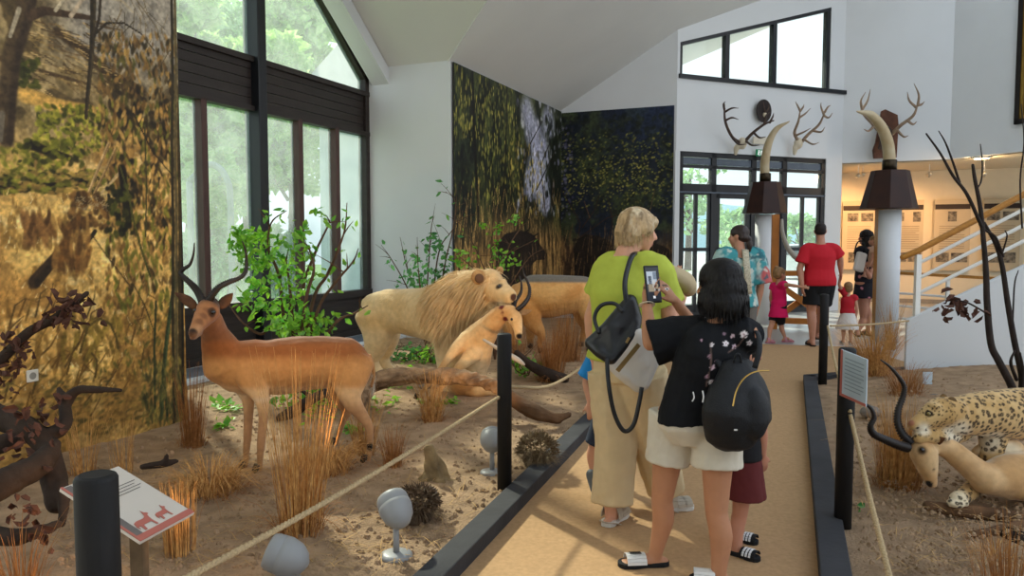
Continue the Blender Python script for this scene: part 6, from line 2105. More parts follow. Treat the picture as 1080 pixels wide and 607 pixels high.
def mother():
    b = at(912, 356, 11.9)
    fb = (b.x, 11.95, .01)
    J = joints(fb, (-.55, .83), 1.66)
    J['elR'] = at(917, 292, 11.8); J['wrR'] = at(912, 283, 11.7); J['elL'] = at(906, 286, 12.0); J['wrL'] = at(910, 276, 12.05)
    J['ankL'] = at(904.5, 352, 11.9) + V((0, 0, .04)); J['toeL'] = J['ankL'] + V((.06, .14, -.05)); J['kneeL'] = at(911, 336, 12.0)
    t = thing('person', fb, 'person with curly dark hair in a dark floral dress beside the white column', 'person')
    body(J, t, '#b9826a', .012, brow='#2a1d16', it=3)
    s = Sh(); torso_shape(s, J, .018, .52, 1.0); sleeve(s, J, 'L', .018, .5); sleeve(s, J, 'R', .018, .5)
    skirt(s, J, .95, .60, (.15, .12), (.20, .165))
    cloth('dress', s, mat('dark_floral_cotton', rough=.85, vcol=True, var=.05), t, .011, 3, .006, 8, .3,
          lambda P: mixc(np.tile(A('#1d1b24'), (len(P), 1)), A('#c77f8c'), sstep(.30, .22, worley(P, .10, 3)) * (vnoise(P, 5, 2) > .35)))
    hm = mat('curly_dark_hair', '#1e1613', rough=.6, var=.4, vs=60, bump=.8, bs=60)
    hair_shell(J, [((0, -.025, .045), (.095, .11, .095)), ((0, -.05, -.05), (.105, .085, .1)), ((.05, -.04, -.11), (.055, .055, .06)), ((-.05, -.04, -.11), (.055, .055, .06))], hm, t, .011, .008)
    for sd in 'LR': sandal(t, J['ank' + sd], J['toe' + sd], 1.66, mat('black_strap', '#1c1c1e'), '#1c1a1a', ((.66, .02), (.3, .01)), 'sandal', z0=.006)
    # small child carried on the arm
    fb2 = (at(921, 300, 11.7).x, 11.72, .78)
    K = joints(fb2, (-.6, .5), .82, True)
    up = .0
    for k in ('kneeL', 'kneeR'): K[k] = K['hip' + k[-1]] + K['f'] * .12 - V((0, 0, .04)) + (K['r'] * .03 if k[-1] == 'R' else -K['r'] * .03)
    for k in 'LR':
        K['ank' + k] = K['knee' + k] - V((0, 0, .15)) - K['f'] * .02; K['toe' + k] = K['ank' + k] + K['f'] * .08 - V((0, 0, .02))
    t2 = thing('person', fb2, 'small child with light hair carried on an arm beside the white column', 'person')
    K['base'].z = .3
    body(K, t2, '#c9967c', .011, it=3)
    s = Sh(); torso_shape(s, K, .014, .46); sleeve(s, K, 'L', .012, .5); sleeve(s, K, 'R', .012, .5)
    cloth('romper', s, mat('cream_romper', '#c9a58e', rough=.9), t2, .010, 3, .003)
    hair_shell(K, [((0, -.018, .04), (.08, .1, .084)), ((0, -.045, .0), (.078, .064, .065))], mat('light_brown_hair', '#8a6a45'), t2, .010, .003)
    b_ = at(907, 276, 11.65)
    tb = thing('handbag', b_, 'small white handbag on the arm beside the white column', 'bag')
    s = Sh(); s.box(b_, (.17, .08, .30), Matrix.Rotation(.3, 3, 'Z') @ Matrix.Rotation(.25, 3, 'Y')); s.build('bag', mat('white_bag_leather', '#d3cdc4'), tb, bevel=.03)
    s = Sh(); s.tube(spline([b_ + V((-.1, 0, .12)), b_ + V((-.03, .03, .30)), b_ + V((.06, .03, .30)), b_ + V((.1, 0, .12))], 5), .01, seg=8); s.build('handle', mat('black_strap', '#1c1c1e'), tb)
mother()
# ================================================================ BARRIER, BOARDS, LAMPS
M_POST = mat('black_round_post', '#1d1c1c', rough=.65, spec=.25, var=.2, vs=8, stretch=(6, 6, 1))
M_ROPE = mat('hemp_rope', '#b9a07a', rough=.9, var=.2, vs=120, bump=.6, bs=240)

def post(px, d, zt, label, z0=.0, r=.043):
    p = at(px, 400, d)
    b = V((p.x, p.y, z0))
    s = Sh()
    s.lathe([(r, 0), (r, zt - z0 - .012), (r - .004, zt - z0 - .004), (r - .012, zt - z0)], b, 28)
    o = s.build('barrier_post', M_POST, None, loc=b, smooth=False)
    m = o.modifiers.new('n', 'EDGE_SPLIT') if False else None
    for pl in o.data.polygons: pl.use_smooth = abs(pl.normal.z) < .3
    return tag(o, label, 'post', 'black rope barrier posts')
P1 = post(97.5, 1.80, .957, 'black barrier post nearest the tilted info board', 0, .049)
P2 = post(532, 4.42, .975, 'black barrier post in front of the lion, middle of the left sand bed edge')
P3 = post(652, 7.0, .97, 'black barrier post hidden behind the person in the lime shirt')
P4 = post(893, 3.86, .97, 'black barrier post with the small info board facing the path')
P5 = post(867.5, 7.74, .97, 'black barrier post at the far corner of the right sand bed')

def rope(pts, label, sag=.0):
    c = spline(pts, 16)
    c = [p - V((0, 0, .004)) + V((0, 0, .0)) for p in c]
    s = Sh()
    # three twisted strands
    n = len(c)
    fine = []
    for i in range(n - 1):
        for k in range(4): fine.append(c[i].lerp(c[i + 1], k / 4))
    fine.append(c[-1])
    L = 0
    for st in range(3):
        pp = []
        L = 0
        for i, p in enumerate(fine):
            if i: L += (p - fine[i - 1]).length
            t = (fine[min(i + 1, len(fine) - 1)] - fine[max(i - 1, 0)]).normalized()
            x = t.cross(V((0, 0, 1))).normalized(); y = x.cross(t)
            a = L * 105 + st * 2 * PI / 3
            pp.append(p + (x * math.cos(a) + y * math.sin(a)) * .0055)
        s.tube(pp, .0062, seg=6)
    o = s.build('barrier_rope', M_ROPE, None, loc=pts[0], smooth=True)
    return tag(o, label, 'rope')
def pp(px, py, d): return at(px, py, d)
q1, q2 = V((P1.location.x + .05, 1.82, .61)), at(526, 418, 4.39)
rope([q1, q1.lerp(q2, .3) - V((0, 0, .02)), q1.lerp(q2, .65) - V((0, 0, .015)), q2], 'long slack rope across the front of the near impala')
q3 = at(537, 407, 4.45); q4 = V((at(650, 350, 7).x - .04, 6.97, .63))
m = q3.lerp(q4, .45)
rope([q3, q3.lerp(q4, .3) - V((0, 0, .13)), q3.lerp(q4, .65) - V((0, 0, .11)), q4], 'rope sagging from the lion post towards the lime shirt')
r1 = V((P4.location.x + .0, P4.location.y - .05, .655)); r2 = V((P5.location.x + .02, P5.location.y - .045, .65))
rope([r2, r2.lerp(r1, .35) - V((0, 0, .05)), r2.lerp(r1, .7) - V((0, 0, .05)), r1], 'rope between the two posts on the right of the path')
r0 = V((.78, 1.7, .62)) if False else at(952, 660, 2.2)
rope([r1 + V((.0, -.005, -.02)), r1.lerp(r0, .5) - V((0, 0, .02)), r0], 'rope running towards the viewer along the right sand bed')
r5 = sp(.02, .62, -.01)
r5 = V((r5.x, r5.y, .63))
rope([r2 + V((.03, .01, 0)), r2.lerp(r5, .5) - V((0, 0, .012)), r5], 'short rope from the far corner post to the stair flank')

# info boards -------------------------------------------------------------------------------------
M_PAPER = mat('matt_board_print', '#cfc5ba', rough=.5, spec=.3, var=.02)
M_SALM = mat('salmon_band', '#b5675a', rough=.5, var=.03)
M_GREYB = mat('grey_band', '#6f6764', rough=.5, var=.03)
M_TXT = mat('printed_text', '#4a4440', rough=.6, var=0)
def board_part(nm, O, U, W, n, u0, w0, u1, w1, m, par, lift=.001, t=.0015):
    s = Sh()
    a = [O + U * u + W * w + n * lift for u, w in ((u0, w0), (u1, w0), (u1, w1), (u0, w1))]
    s.prism(a, n * t)
    return s.build(nm, m, par)
tl_, bl_, br_, tr_ = at(63, 515, 2.80), at(148, 571, 2.62), at(205, 540, 2.92), at(130, 486, 3.12)
U, W = (br_ - bl_), (tl_ - bl_)
lu, lw = U.length, W.length
U.normalize(); W.normalize(); n = U.cross(W).normalized()
t = thing('info_board', V((at(150, 545, 2.85).x, 2.85, .03)), 'tilted white info board with salmon edge behind the near black post', 'sign')
s = Sh(); s.prism([bl_, br_, br_ + W * lw, bl_ + W * lw], -n * .012); pn = s.build('panel', M_PAPER, t, bevel=.002)
board_part('edge_band', bl_, U, W, n, 0, 0, lu, .032, M_SALM, pn)
board_part('side_band', bl_, U, W, n, 0, .032, .045, lw * .98, M_GREYB, pn)
board_part('side_band', bl_, U, W, n, 0, 0, .012, lw, M_SALM, pn, .002)
# printed antelope pair in salmon, and lines of text
def blob(O, U, W, n, pts, m, par, sc, ox, oy):
    s = Sh(); s.prism([O + U * (ox + x * sc) + W * (oy + y * sc) + n * .002 for x, y in pts], n * .001); return s.build('print_animal', m, par)
ani = [(0, .3), (.06, .5), (.2, .56), (.55, .54), (.68, .62), (.74, .8), (.78, .95), (.82, .78), (.9, .74), (.92, .66), (.82, .62), (.78, .48), (.76, .3), (.78, 0), (.7, 0), (.67, .26), (.3, .26), (.24, 0), (.14, 0), (.16, .24), (.08, .3), (.03, .12)]
blob(bl_, U, W, n, ani, M_SALM, pn, .11, .05, .038); blob(bl_, U, W, n, ani, M_SALM, pn, .085, .16, .045)
for k in range(4):
    board_part('text_line', bl_, U, W, n, .06, lw * .72 - k * .018, lu * .92 - .02 * (k % 2), lw * .72 - k * .018 + .003, M_TXT, pn, .0015, .0005)
s = Sh(); c = (bl_ + br_ + tl_ + tr_) / 4
s.bar(V((c.x, c.y + .06, .0)), c + V((0, .06, -.02)), .05, .05, up=(1, 0, 0)); s.build('stake', mat('weathered_stake', '#6a5843', rough=.9, var=.3, vs=10), t)

b = P4.location
tl2, bl2 = at(888, 368.5, 3.78), at(887, 420, 3.78)
O = at(886.5, 417, 3.80); U = V((.62, .75, 0)).normalized()
zb = O.z
t = thing('info_board', V((b.x, b.y - .05, .62)), 'small upright info board fixed to the right hand barrier post', 'sign')
Wv = V((0, 0, 1)); 
a0 = at(886, 416, 3.72); a1 = at(903, 432, 3.66); a2 = at(903, 379, 3.66); a3 = at(888, 368, 3.72)
U = (a1 - a0); U.z = 0; lu = U.length; U.normalize(); W = V((.0, .0, 1)); n = U.cross(W).normalized()
# plane leaned back a little
a0 = V((b.x - .040, b.y - .045, .735)); U = V((.50, -.84, -.22)).normalized(); n = U.cross(V((0, 0, 1)))
a0 = V((b.x - .055, b.y - .05, .735)); n.normalize()
W = V((0, 0, 1))
lu, lw = .15, .235
s = Sh(); s.prism([a0, a0 + U * lu, a0 + U * lu + W * lw, a0 + W * lw], -n * .008); pn = s.build('panel', mat('pale_blue_board', '#b9c7cf', rough=.4), t, bevel=.002)
board_part('edge_band', a0, U, W, n, 0, 0, lu, .014, M_SALM, pn); board_part('side_band', a0, U, W, n, 0, 0, .012, lw, M_SALM, pn, .0012)
for k in range(9):
    board_part('text_line', a0, U, W, n, .026, lw * .84 - k * .019, lu * (.9 - .1 * (k % 3 == 2)), lw * .84 - k * .019 + .005, mat('pale_text', '#8b979d', var=0), pn, .0015, .0005)
s = Sh(); s.box(V((b.x + .045, b.y - .035, .80)), (.06, .05, .04)); s.build('bracket', M_POST, t)

# sand spotlights ---------------------------------------------------------------------------------
M_SPOT = mat('grey_spot_housing', '#929394', rough=.45, spec=.4, var=.04)
SPOTS = []
def sandspot(base, aim, label, lit=False, rad=.075, h=.20):
    b = V((base.x, base.y, gz(base) - .004))
    d = (V(aim) - (b + V((0, 0, h)))).normalized()
    t = thing('ground_spotlight', b, label, 'spotlight', 'egg shaped spotlights in the sand')
    s = Sh(); s.lathe([(.075, 0), (.078, .008), (.075, .02), (.05, .028), (.018, .03)], b, 24); s.build('base', M_SPOT, t, smooth=True)
    s = Sh(); s.lathe([(.016, .02), (.014, h - rad * .9)], b, 14); s.build('stem', M_SPOT, t, smooth=True)
    c = b + V((0, 0, h))
    s = Sh(); s.lathe([(.012, -rad * 1.25), (rad * .55, -rad * 1.05), (rad * .88, -rad * .6), (rad * 1.02, 0), (rad * 1.0, rad * .25), (rad * .97, rad * .28), (rad * 1.0, rad * .31), (rad * .96, rad * .75), (rad * .86, rad * .95), (rad * .78, rad * .96), (rad * .74, rad * .8)], c, 28, d)
    hd = s.build('housing', M_SPOT, t, smooth=True)
    s = Sh(); s.lathe([(.005, rad * .80), (rad * .74, rad * .78), (rad * .74, rad * .83), (.005, rad * .85)], c, 24, d)
    s.build('lens', mat('warm_lens', '#f2c27a', emit='#ffb75e', estr=6.0) if lit else mat('frosted_lens', '#d9dcdd', rough=.3), hd)
    SPOTS.append((c + d * rad * 1.05, V(aim)))
    return t
sandspot(fl(302, 615, .03), V((-3.6, 3.3, 1.1)), 'spotlight at the foot of the near grass clump, glowing to the left', True, .083, .13)
sandspot(fl(418, 584, .03), at(300, 330, 5.0) + V((0, 0, .6)), 'spotlight in the middle of the sand, tilted up to the left', False, .078, .235)
sandspot(fl(519, 500, .03), at(500, 300, 8), 'spotlight half hidden behind the lion post', False, .075, .22)

# power socket on the savanna print
p = bw(-4.95, 3.55, 0)
c0, d0 = V((0, 0, CAM_H)), at(33.5, 396, 1.0) - V((0, 0, CAM_H))
nn = V((bw(1, 0) - bw(0, 0)))
tt = (bw(-4.95, 3.5) - c0).dot(nn) / d0.dot(nn)
pc = c0 + d0 * tt
t = thing('power_socket', pc, 'white wall socket on the savanna print', 'socket')
R = Matrix((V((nn.y, -nn.x, 0)) * -1, nn, V((0, 0, 1)))).transposed()
s = Sh(); s.box(pc + nn * .006, (.082, .012, .082), R); s.build('plate', mat('white_plastic', '#d9d3c4', rough=.4), t, bevel=.006)
s = Sh(); s.lathe([(.024, .012), (.022, .013), (.020, .0125)], pc, 24, nn); s.build('insert', mat('grey_plastic', '#8f8a80', rough=.5), t)

# ================================================================ UPPER WALL THINGS
M_ANT = mat('dark_antler', '#4a3a32', rough=.6, var=.3, vs=12)
M_ANTP = mat('pale_antler', '#8c7763', rough=.6, var=.25, vs=12)
M_BONE = mat('bone_skull', '#cfc3ac', rough=.7, var=.1)
M_TUSK = mat('ivory_tusk', '#cfc0a0', rough=.4, spec=.4, var=.2, vs=5, col2='#a8926c')
def antlers(label, beams, tines, m, skull, plaque=None, r=.028):
    base = beams[0][0]
    t = thing('antler_trophy', base, label, 'trophy', None)
    for bm, tn in zip(beams, tines):
        s = Sh()
        c = spline(bm, 6); s.tube(c, radii([r, r * .85, r * .7, r * .35], len(c)), seg=10, cap='round')
        for tpts in tn:
            c = spline(tpts, 5); s.tube(c, radii([r * .7, r * .5, r * .12], len(c)), seg=8, cap='round')
        s.build('antler', m, t, smooth=True)
    skull(t)
    return t
def P(*q): return L3(*q)
def wall_d(px, off=.12):
    """distance at which the sight-line in column px meets the entrance wall"""
    a, b = bw(*E0), bw(*E1)
    u = (px - 540) / FPX
    k = (b - a)
    s_ = (u * a.y - a.x) / (k.x - u * k.y)
    return (a + k * s_).y - off
D = wall_d
def skull1(c, px, d):
    def f_(t):
        s = Sh()
        s.ell(c, (.09, .09, .12)); s.tube(spline([c, at(px, 156, d - .05), at(px - 1, 162, d - .02)], 4), radii([.08, .06, .035], 9), seg=12, cap='round')
        put('skull', organic(s, .015, 2), M_BONE, t)
    return f_
d_ = D(783) - .25
antlers('dark antlers on a pale skull plaque left of the tusk over the doors',
    [P((781, 151, d_), (772, 144, d_ - .1), (765, 128, d_ - .3), (764, 110, d_ - .3)), P((785, 150, d_), (793, 141, d_ - .1), (806, 131, d_ - .2), (816, 127, d_ - .3))],
    [[P((765, 127, d_ - .3), (772, 124, d_ - .4), (779, 126, d_ - .45)), P((764.5, 118, d_ - .3), (772, 114, d_ - .4), (779, 114, d_ - .4)), P((764, 115, d_ - .3), (763, 110, d_ - .2), (765, 107, d_ - .2)), P((773, 146, d_ - .1), (779, 152, d_ - .3), (787, 152, d_ - .5))],
     [P((795, 140, d_ - .1), (801, 145, d_ - .3), (808, 144, d_ - .4)), P((806, 131, d_ - .2), (808, 122, d_ - .2), (812, 118, d_ - .2)), P((787, 149, d_ - .05), (793, 153, d_ - .3), (801, 153, d_ - .4)), P((812, 129, d_ - .3), (815, 123, d_ - .3), (816, 119, d_ - .3))]],
    M_ANT, skull1(at(783, 151, d_ + .02), 777, D(779) - .1), r=.035)
d_ = D(846) - .25
antlers('pale tipped antlers on a skull above the right entrance transom',
    [P((842, 149, d_), (838, 140, d_ - .1), (842, 128, d_ - .25), (844, 116, d_ - .3)), P((846, 149, d_), (853, 141, d_ - .1), (864, 131, d_ - .2), (870, 118, d_ - .3))],
    [[P((843, 124, d_ - .28), (849, 120, d_ - .3), (855, 114, d_ - .3)), P((844, 117, d_ - .3), (841, 111, d_ - .3), (839, 107, d_ - .3)), P((844, 117, d_ - .3), (847, 113, d_ - .3), (848, 110, d_ - .3)), P((839, 143, d_ - .1), (848, 139, d_ - .3), (855, 135, d_ - .4))],
     [P((869, 122, d_ - .3), (874, 124, d_ - .35), (878, 119, d_ - .35)), P((869, 121, d_ - .3), (866, 113, d_ - .3), (866, 108, d_ - .3)), P((870, 118, d_ - .3), (873, 113, d_ - .3), (876, 111, d_ - .3)), P((858, 138, d_ - .15), (866, 139, d_ - .3), (870, 134, d_ - .35)), P((848, 147, d_ - .05), (857, 152, d_ - .3), (864, 150, d_ - .35))]],
    M_ANTP, skull1(at(842, 151, d_ + .02), 839, D(839) - .1), r=.035)
dB = 15.75
def skull3(t):
    s = Sh()
    pl = [(930, 117), (934, 115), (947, 121), (948, 131), (946, 166), (922, 167), (921, 158), (924, 150)]
    s.prism([at(x, y, dB + .18) for x, y in pl], V((.0, .06, 0)))
    s.build('plaque', mat('rough_wood_plaque', '#5b392a', rough=.7, var=.3, vs=9), t, bevel=.01)
    s = Sh(); s.ell(at(935, 141, dB + .05), (.11, .12, .16)); s.tube(spline([at(935, 144, dB), at(931, 152, dB - .1), at(928, 156, dB - .1)], 4), radii([.1, .075, .045], 9), seg=12, cap='round')
    put('skull', organic(s, .018, 2), mat('dark_skull', '#3c2c26', rough=.7), t)
antlers('pale antlers on a dark wooden plaque beside the tall tusk',
    [P((930, 141, dB), (920, 130, dB - .2), (911, 120, dB - .35), (908, 110, dB - .4)), P((941, 141, dB), (950, 132, dB - .2), (963, 122, dB - .35), (968, 110, dB - .4))],
    [[P((922, 133, dB - .15), (916, 138, dB - .3), (911, 136, dB - .4)), P((909, 114, dB - .4), (908, 106, dB - .4), (913, 97, dB - .4)), P((909, 116, dB - .4), (915, 106, dB - .4), (918, 94, dB - .4))],
     [P((957, 127, dB - .3), (963, 131, dB - .4), (967, 128, dB - .45)), P((966, 113, dB - .4), (959, 106, dB - .4), (957, 97, dB - .4)), P((968, 111, dB - .4), (972, 110, dB - .4), (975, 107, dB - .4)), P((968, 111, dB - .4), (969, 100, dB - .4), (964, 88, dB - .4)), P((946, 137, dB - .1), (953, 144, dB - .3), (958, 143, dB - .4))]],
    M_ANTP, skull3, r=.042)
# round dark trophy board
dd = D(805) - .03
t = thing('round_plaque', at(805, 117, dd), 'dark oval wooden plaque with small horns above the left antlers', 'trophy')
nrm = (ep(0, 0, 1) - ep(0, 0, 0)).normalized()
s = Sh(); c = at(805, 117, dd)
ux = V((-nrm.y, nrm.x, 0))
ring = lambda k, off: [c + ux * .19 * k * math.cos(a * 2 * PI / 32) + V((0, 0, .23 * k * math.sin(a * 2 * PI / 32))) + nrm * off for a in range(32)]
s.prism(ring(1, 0), nrm * .03); s.build('board', mat('dark_plaque_wood', '#2b211f', rough=.5), t, bevel=.008)
for sg in (-1, 1):
    s = Sh(); s.tube(spline([c + nrm * .05 + V((0, 0, -.06)), c + ux * .05 * sg + nrm * .09 + V((0, 0, .04)), c + ux * .07 * sg + nrm * .08 + V((0, 0, .16))], 5), radii([.016, .013, .004], 11), seg=8); s.build('horn', M_ANT, t, smooth=True)
s = Sh(); s.ell(c + nrm * .045 + V((0, 0, -.08)), (.04, .04, .05)); s.build('skull', M_BONE, t, smooth=True)
# exit sign and note board above the doors
dd = D(800) - .02
def flat_on_entrance(name, px0, px1, py0, py1, th, m, par=None, lift=0.0):
    a, b = at(px0, py1, D(px0) - .005 - lift), at(px1, py1, D(px1) - .005 - lift)
    h = at(px0, py0, D(px0)).z - a.z
    b = V((b.x, b.y, a.z))
    s = Sh(); s.prism([a, b, b + V((0, 0, h)), a + V((0, 0, h))], -nrm * -th)
    return s, (a, b, h)
t = thing('exit_sign', at(800.5, 161, dd), 'small green emergency exit sign above the entrance doors', 'sign')
s, (a, b, h) = flat_on_entrance('x', 797, 804, 157.5, 164.5, .03, None); s.build('panel', mat('exit_green', '#12734a', rough=.5, emit='#12734a', estr=.25), t)
M_EXW = mat('exit_white', '#e8efe9', rough=.5, var=0, emit='#e8efe9', estr=.3)
uu = (b - a); 
def e_(u, v): return a + uu * u + V((0, 0, h * v)) + nrm * .034
s = Sh(); s.prism([e_(.58, .15), e_(.88, .15), e_(.88, .85), e_(.58, .85)], nrm * .003); s.build('door_symbol', M_EXW, t)
s = Sh(); s.tube([e_(.30, .74), e_(.302, .76)], .02, seg=8, cap='round'); s.tube([e_(.30, .66), e_(.26, .42), e_(.36, .22), e_(.30, .10)], .012, seg=6); s.tube([e_(.26, .42), e_(.16, .26), e_(.08, .26)], .012, seg=6); s.tube([e_(.16, .50), e_(.29, .6), e_(.44, .5)], .010, seg=6)
s.build('runner_symbol', M_EXW, t)
s, q_ = flat_on_entrance('x', 794, 809, 144, 151.5, .02, None); o = s.build('name_plate', mat('cream_plate', '#cfc6b4', rough=.6), None, loc=q_[0])
tag(o, 'small cream plate on the wall between the two antler trophies', 'plate')

# tusk lamps on the columns -----------------------------------------------------------------------
M_SHADE = mat('dark_copper_shade', '#46271c', rough=.5, spec=.3, var=.4, vs=5, col2='#2a1714')
def tusk_lamp(px, d, tops, label, tusk, shade, r0):
    c = at(px, 220, d)
    t = thing('tusk_lamp', V((c.x, c.y, 1.99)), label, 'lamp')
    (xl0, xr0, y0), (xl1, xr1, y1) = shade       # top and bottom edges
    s = Sh()
    def ring(xl, xr, y):
        a, b = at(xl, y, d), at(xr, y, d); w = (b.x - a.x) / 2; cx = (a.x + b.x) / 2
        return [V((cx + w * k, c.y + w * j * .9, a.z)) for k, j in ((-1, -.35), (-.4, -1), (.45, -1), (1, -.35), (1, .35), (.4, 1), (-.4, 1), (-1, .35))]
    lo, hi = ring(xl1, xr1, y1), ring(xl0, xr0, y0)
    n_ = 8
    s.add(lo + hi, [(i, (i + 1) % n_, (i + 1) % n_ + n_, i + n_) for i in range(n_)] + [tuple(range(n_, 2 * n_)), tuple(reversed(range(n_)))])
    s.build('shade', M_SHADE, t, bevel=.006)
    cc = spline(L3(*tusk), 6)
    s = Sh(); s.tube(cc, radii(r0, len(cc)), seg=16, cap='round'); s.build('tusk', M_TUSK, t, smooth=True)
    b = cc[0]
    s = Sh(); s.lathe([(r0[0] * 1.18, 0), (r0[0] * 1.18, .17), (r0[0] * 1.1, .18)], V((b.x, b.y, b.z - .02)), 24); s.build('collar', mat('bronze_collar', '#3b3226', rough=.35, metal=.8), t, smooth=True)
    return t
tusk_lamp(936.5, 11.3, None, 'dark octagonal lamp with a thick tusk on the column by the stair',
          [(938, 180, 11.3), (938, 168, 11.3), (936, 150, 11.28), (929, 133, 11.22), (918, 121, 11.15), (904, 117.5, 11.05)], ((921, 957, 180), (910, 964.5, 220)), [.085, .085, .083, .075, .06, .012])
tusk_lamp(804.5, 13.9, None, 'dark octagonal lamp with a slim tusk in front of the entrance doors',
          [(807, 192, 13.9), (806.5, 183, 13.9), (807, 168, 13.88), (811, 150, 13.84), (819, 136, 13.78), (832.5, 128, 13.7)], ((793, 822, 192), (784.5, 828.5, 225)), [.085, .085, .08, .068, .05, .01])
# copper edge boards behind the columns
for px, d, w, zt, lab in ((925.2, 11.45, .03, 2.0, 'slim orange wood board standing behind the stair column'),):
    p = at(px, 300, d)
    s = Sh(); s.box(V((p.x, p.y, zt / 2)), (w, .22, zt)); o = s.build('wood_board', M_OAK, None, loc=(p.x, p.y, 0)); tag(o, lab, 'board')

# wooden trestle holding a curved tusk by the doors
dT = 12.9
t = thing('tusk_stand', V((at(840, 345, dT).x, dT, 0)), 'orange wooden trestle with crossed legs in front of the entrance doors', 'stand')
M_PINE = mat('orange_pine', '#a9682a', rough=.5, var=.15, vs=5)
zf = lambda px, py: at(px, py, dT)
a = zf(816.5, 300); s = Sh(); s.bar(V((a.x, dT, 0)), V((a.x, dT, zf(816, 226).z)), .12, .05, up=(0, 1, 0)); s.build('upright', M_PINE, t)
a = zf(872, 300); s = Sh(); s.bar(V((a.x, dT, 0)), V((a.x, dT, zf(872, 288).z)), .08, .05, up=(0, 1, 0)); s.build('upright', M_PINE, t)
s = Sh(); s.bar(zf(816, 288), zf(873, 288), .05, .09); s.build('rail', M_PINE, t)
s = Sh(); s.bar(zf(816, 337.5), zf(873, 339.5), .05, .10); s.build('rail', M_PINE, t)
s = Sh(); s.bar(zf(821, 300) + V((0, -.03, 0)), zf(869, 334) + V((0, -.03, 0)), .03, .10); s.build('brace', M_PINE, t)
s = Sh(); s.bar(zf(821, 334) + V((0, .03, 0)), zf(869, 300) + V((0, .03, 0)), .03, .10); s.build('brace', M_PINE, t)
c = spline([zf(823.5, 232), zf(824, 245), zf(829, 260), zf(838, 271), zf(850, 277)], 6)
c = [p + V((0, -.06, 0)) for p in c]
s = Sh(); s.tube(c, radii([.022, .034, .042, .05, .055], len(c)), seg=12, cap='round'); o = s.build('tusk', mat('grey_tusk', '#a39c90', rough=.35, spec=.5, var=.15), None, loc=c[0], smooth=True)
tag(o, 'curved grey tusk held on the orange trestle by the doors', 'tusk')

# gallery posters ----------------------------------------------------------------------------------
M_POSTER = mat('poster_paper', '#b8a98e', rough=.6, var=.03); M_PBAR = mat('poster_dark_bar', '#2a1d18', rough=.6, var=.05)
M_PPIC = mat('poster_photo', '#3b332b', rough=.5, var=.5, vs=14, col2='#8f8472')
def gal_d(px):
    a, b = bw(-1.6, 20.6), bw(9, 20.6); u = (px - 540) / FPX; k = b - a
    return (a + k * ((u * a.y - a.x) / (k.x - u * k.y))).y
gu = (bw(1, 0) - bw(0, 0)); gn = (bw(0, -1) - bw(0, 0))
def poster(pxl, pxr, pics, label):
    a, b = at(pxl, 250, gal_d(pxl)), at(pxr, 250, gal_d(pxr))
    w = (b - a).length
    zl, zh = .80, 2.48
    a.z = zl
    t = thing('gallery_poster', a, label, 'poster', 'old photo posters in the lit gallery')
    def rect(nm, u0, v0, u1, v1, m, par, lift, th=.004):
        s = Sh(); q = [a + gu * (w * u) + V((0, 0, (zh - zl) * v)) + gn * lift for u, v in ((u0, v0), (u1, v0), (u1, v1), (u0, v1))]
        s.prism(q, gn * th); return s.build(nm, m, par)
    pn = rect('sheet', 0, 0, 1, 1, M_POSTER, t, 0, .012)
    rect('title_bar', .02, .86, .98, .93, M_PBAR, pn, .013)
    for (u0, v0, u1, v1) in pics: rect('photo', u0, v0, u1, v1, M_PPIC, pn, .013)
    for k in range(11):
        rect('text_line', .15, .62 - k * .031, .85 - .12 * (k % 4 == 3), .628 - k * .031, mat('poster_text', '#85765f', var=0), pn, .013, .002)
    return t
poster(888, 924, [(.15, .70, .47, .82), (.55, .70, .9, .82), (.2, .1, .55, .25)], 'gallery poster behind the floral dress, left of the stair column')
poster(944, 973.5, [(.05, .70, .3, .82), (.62, .69, .9, .83), (.05, .12, .42, .25), (.48, .12, .95, .25)], 'gallery poster just right of the stair column')
poster(984.5, 1023, [(.38, .69, .62, .83), (.08, .12, .44, .25), (.5, .12, .95, .25)], 'gallery poster seen between the stair rails, single photo at its top')
poster(1036, 1076, [(.1, .70, .45, .82), (.52, .70, .95, .82), (.1, .12, .9, .26)], 'gallery poster furthest right behind the bare branches')
# track lights
def track(px, py, d, label, px2=None):
    c = at(px, py, d)
    top = V((c.x, c.y, 3.165))
    t = thing('track_spotlight', top, label, 'spotlight', 'small ceiling spotlights of the gallery')
    s = Sh(); s.tube([top, c + V((0, 0, .04))], .008, seg=8); s.build('stem', M_RAILW, t)
    aim = V((c.x, c.y + 1.5, c.z - 1.0)); dr = (aim - c).normalized()
    s = Sh(); s.lathe([(.02, -.05), (.045, -.03), (.05, .05), (.042, .05)], c, 16, dr); hd = s.build('head', mat('chrome_spot', '#c9c2b4', rough=.3, metal=.7), t, smooth=True)
    s = Sh(); s.lathe([(.004, .045), (.040, .044), (.040, .049), (.004, .049)], c, 16, dr); s.build('bulb', mat('warm_bulb', '#ffdca0', emit='#ffcf8a', estr=25), hd)
    return c + dr * .08, aim
GL = [track(905, 185, 16.9, 'pair of small spotlights left of the stair column lamp'), track(910, 183.5, 17.0, 'small spotlight beside the first under the gallery ceiling'),
      track(980, 183.5, 16.6, 'small spotlight above the poster with one top photo'), track(1038, 183, 15.8, 'small spotlight behind the tall bare branch')]
c = at(1035, 170.3, 15.2)
t = thing('ceiling_downlight', V((c.x, c.y, 3.165)), 'bright round downlight under the edge of the upper wall', 'ceiling light')
s = Sh(); s.lathe([(.16, -.03), (.17, 0), (.14, .0)], (c.x, c.y, 3.165), 24); s.build('rim', M_RAILW, t, smooth=True)
s = Sh(); s.lathe([(.005, -.036), (.13, -.035), (.13, -.03), (.005, -.03)], (c.x, c.y, 3.165), 24); s.build('diffuser', mat('downlight_glow', '#ffe2b0', emit='#ffd79a', estr=14), t)

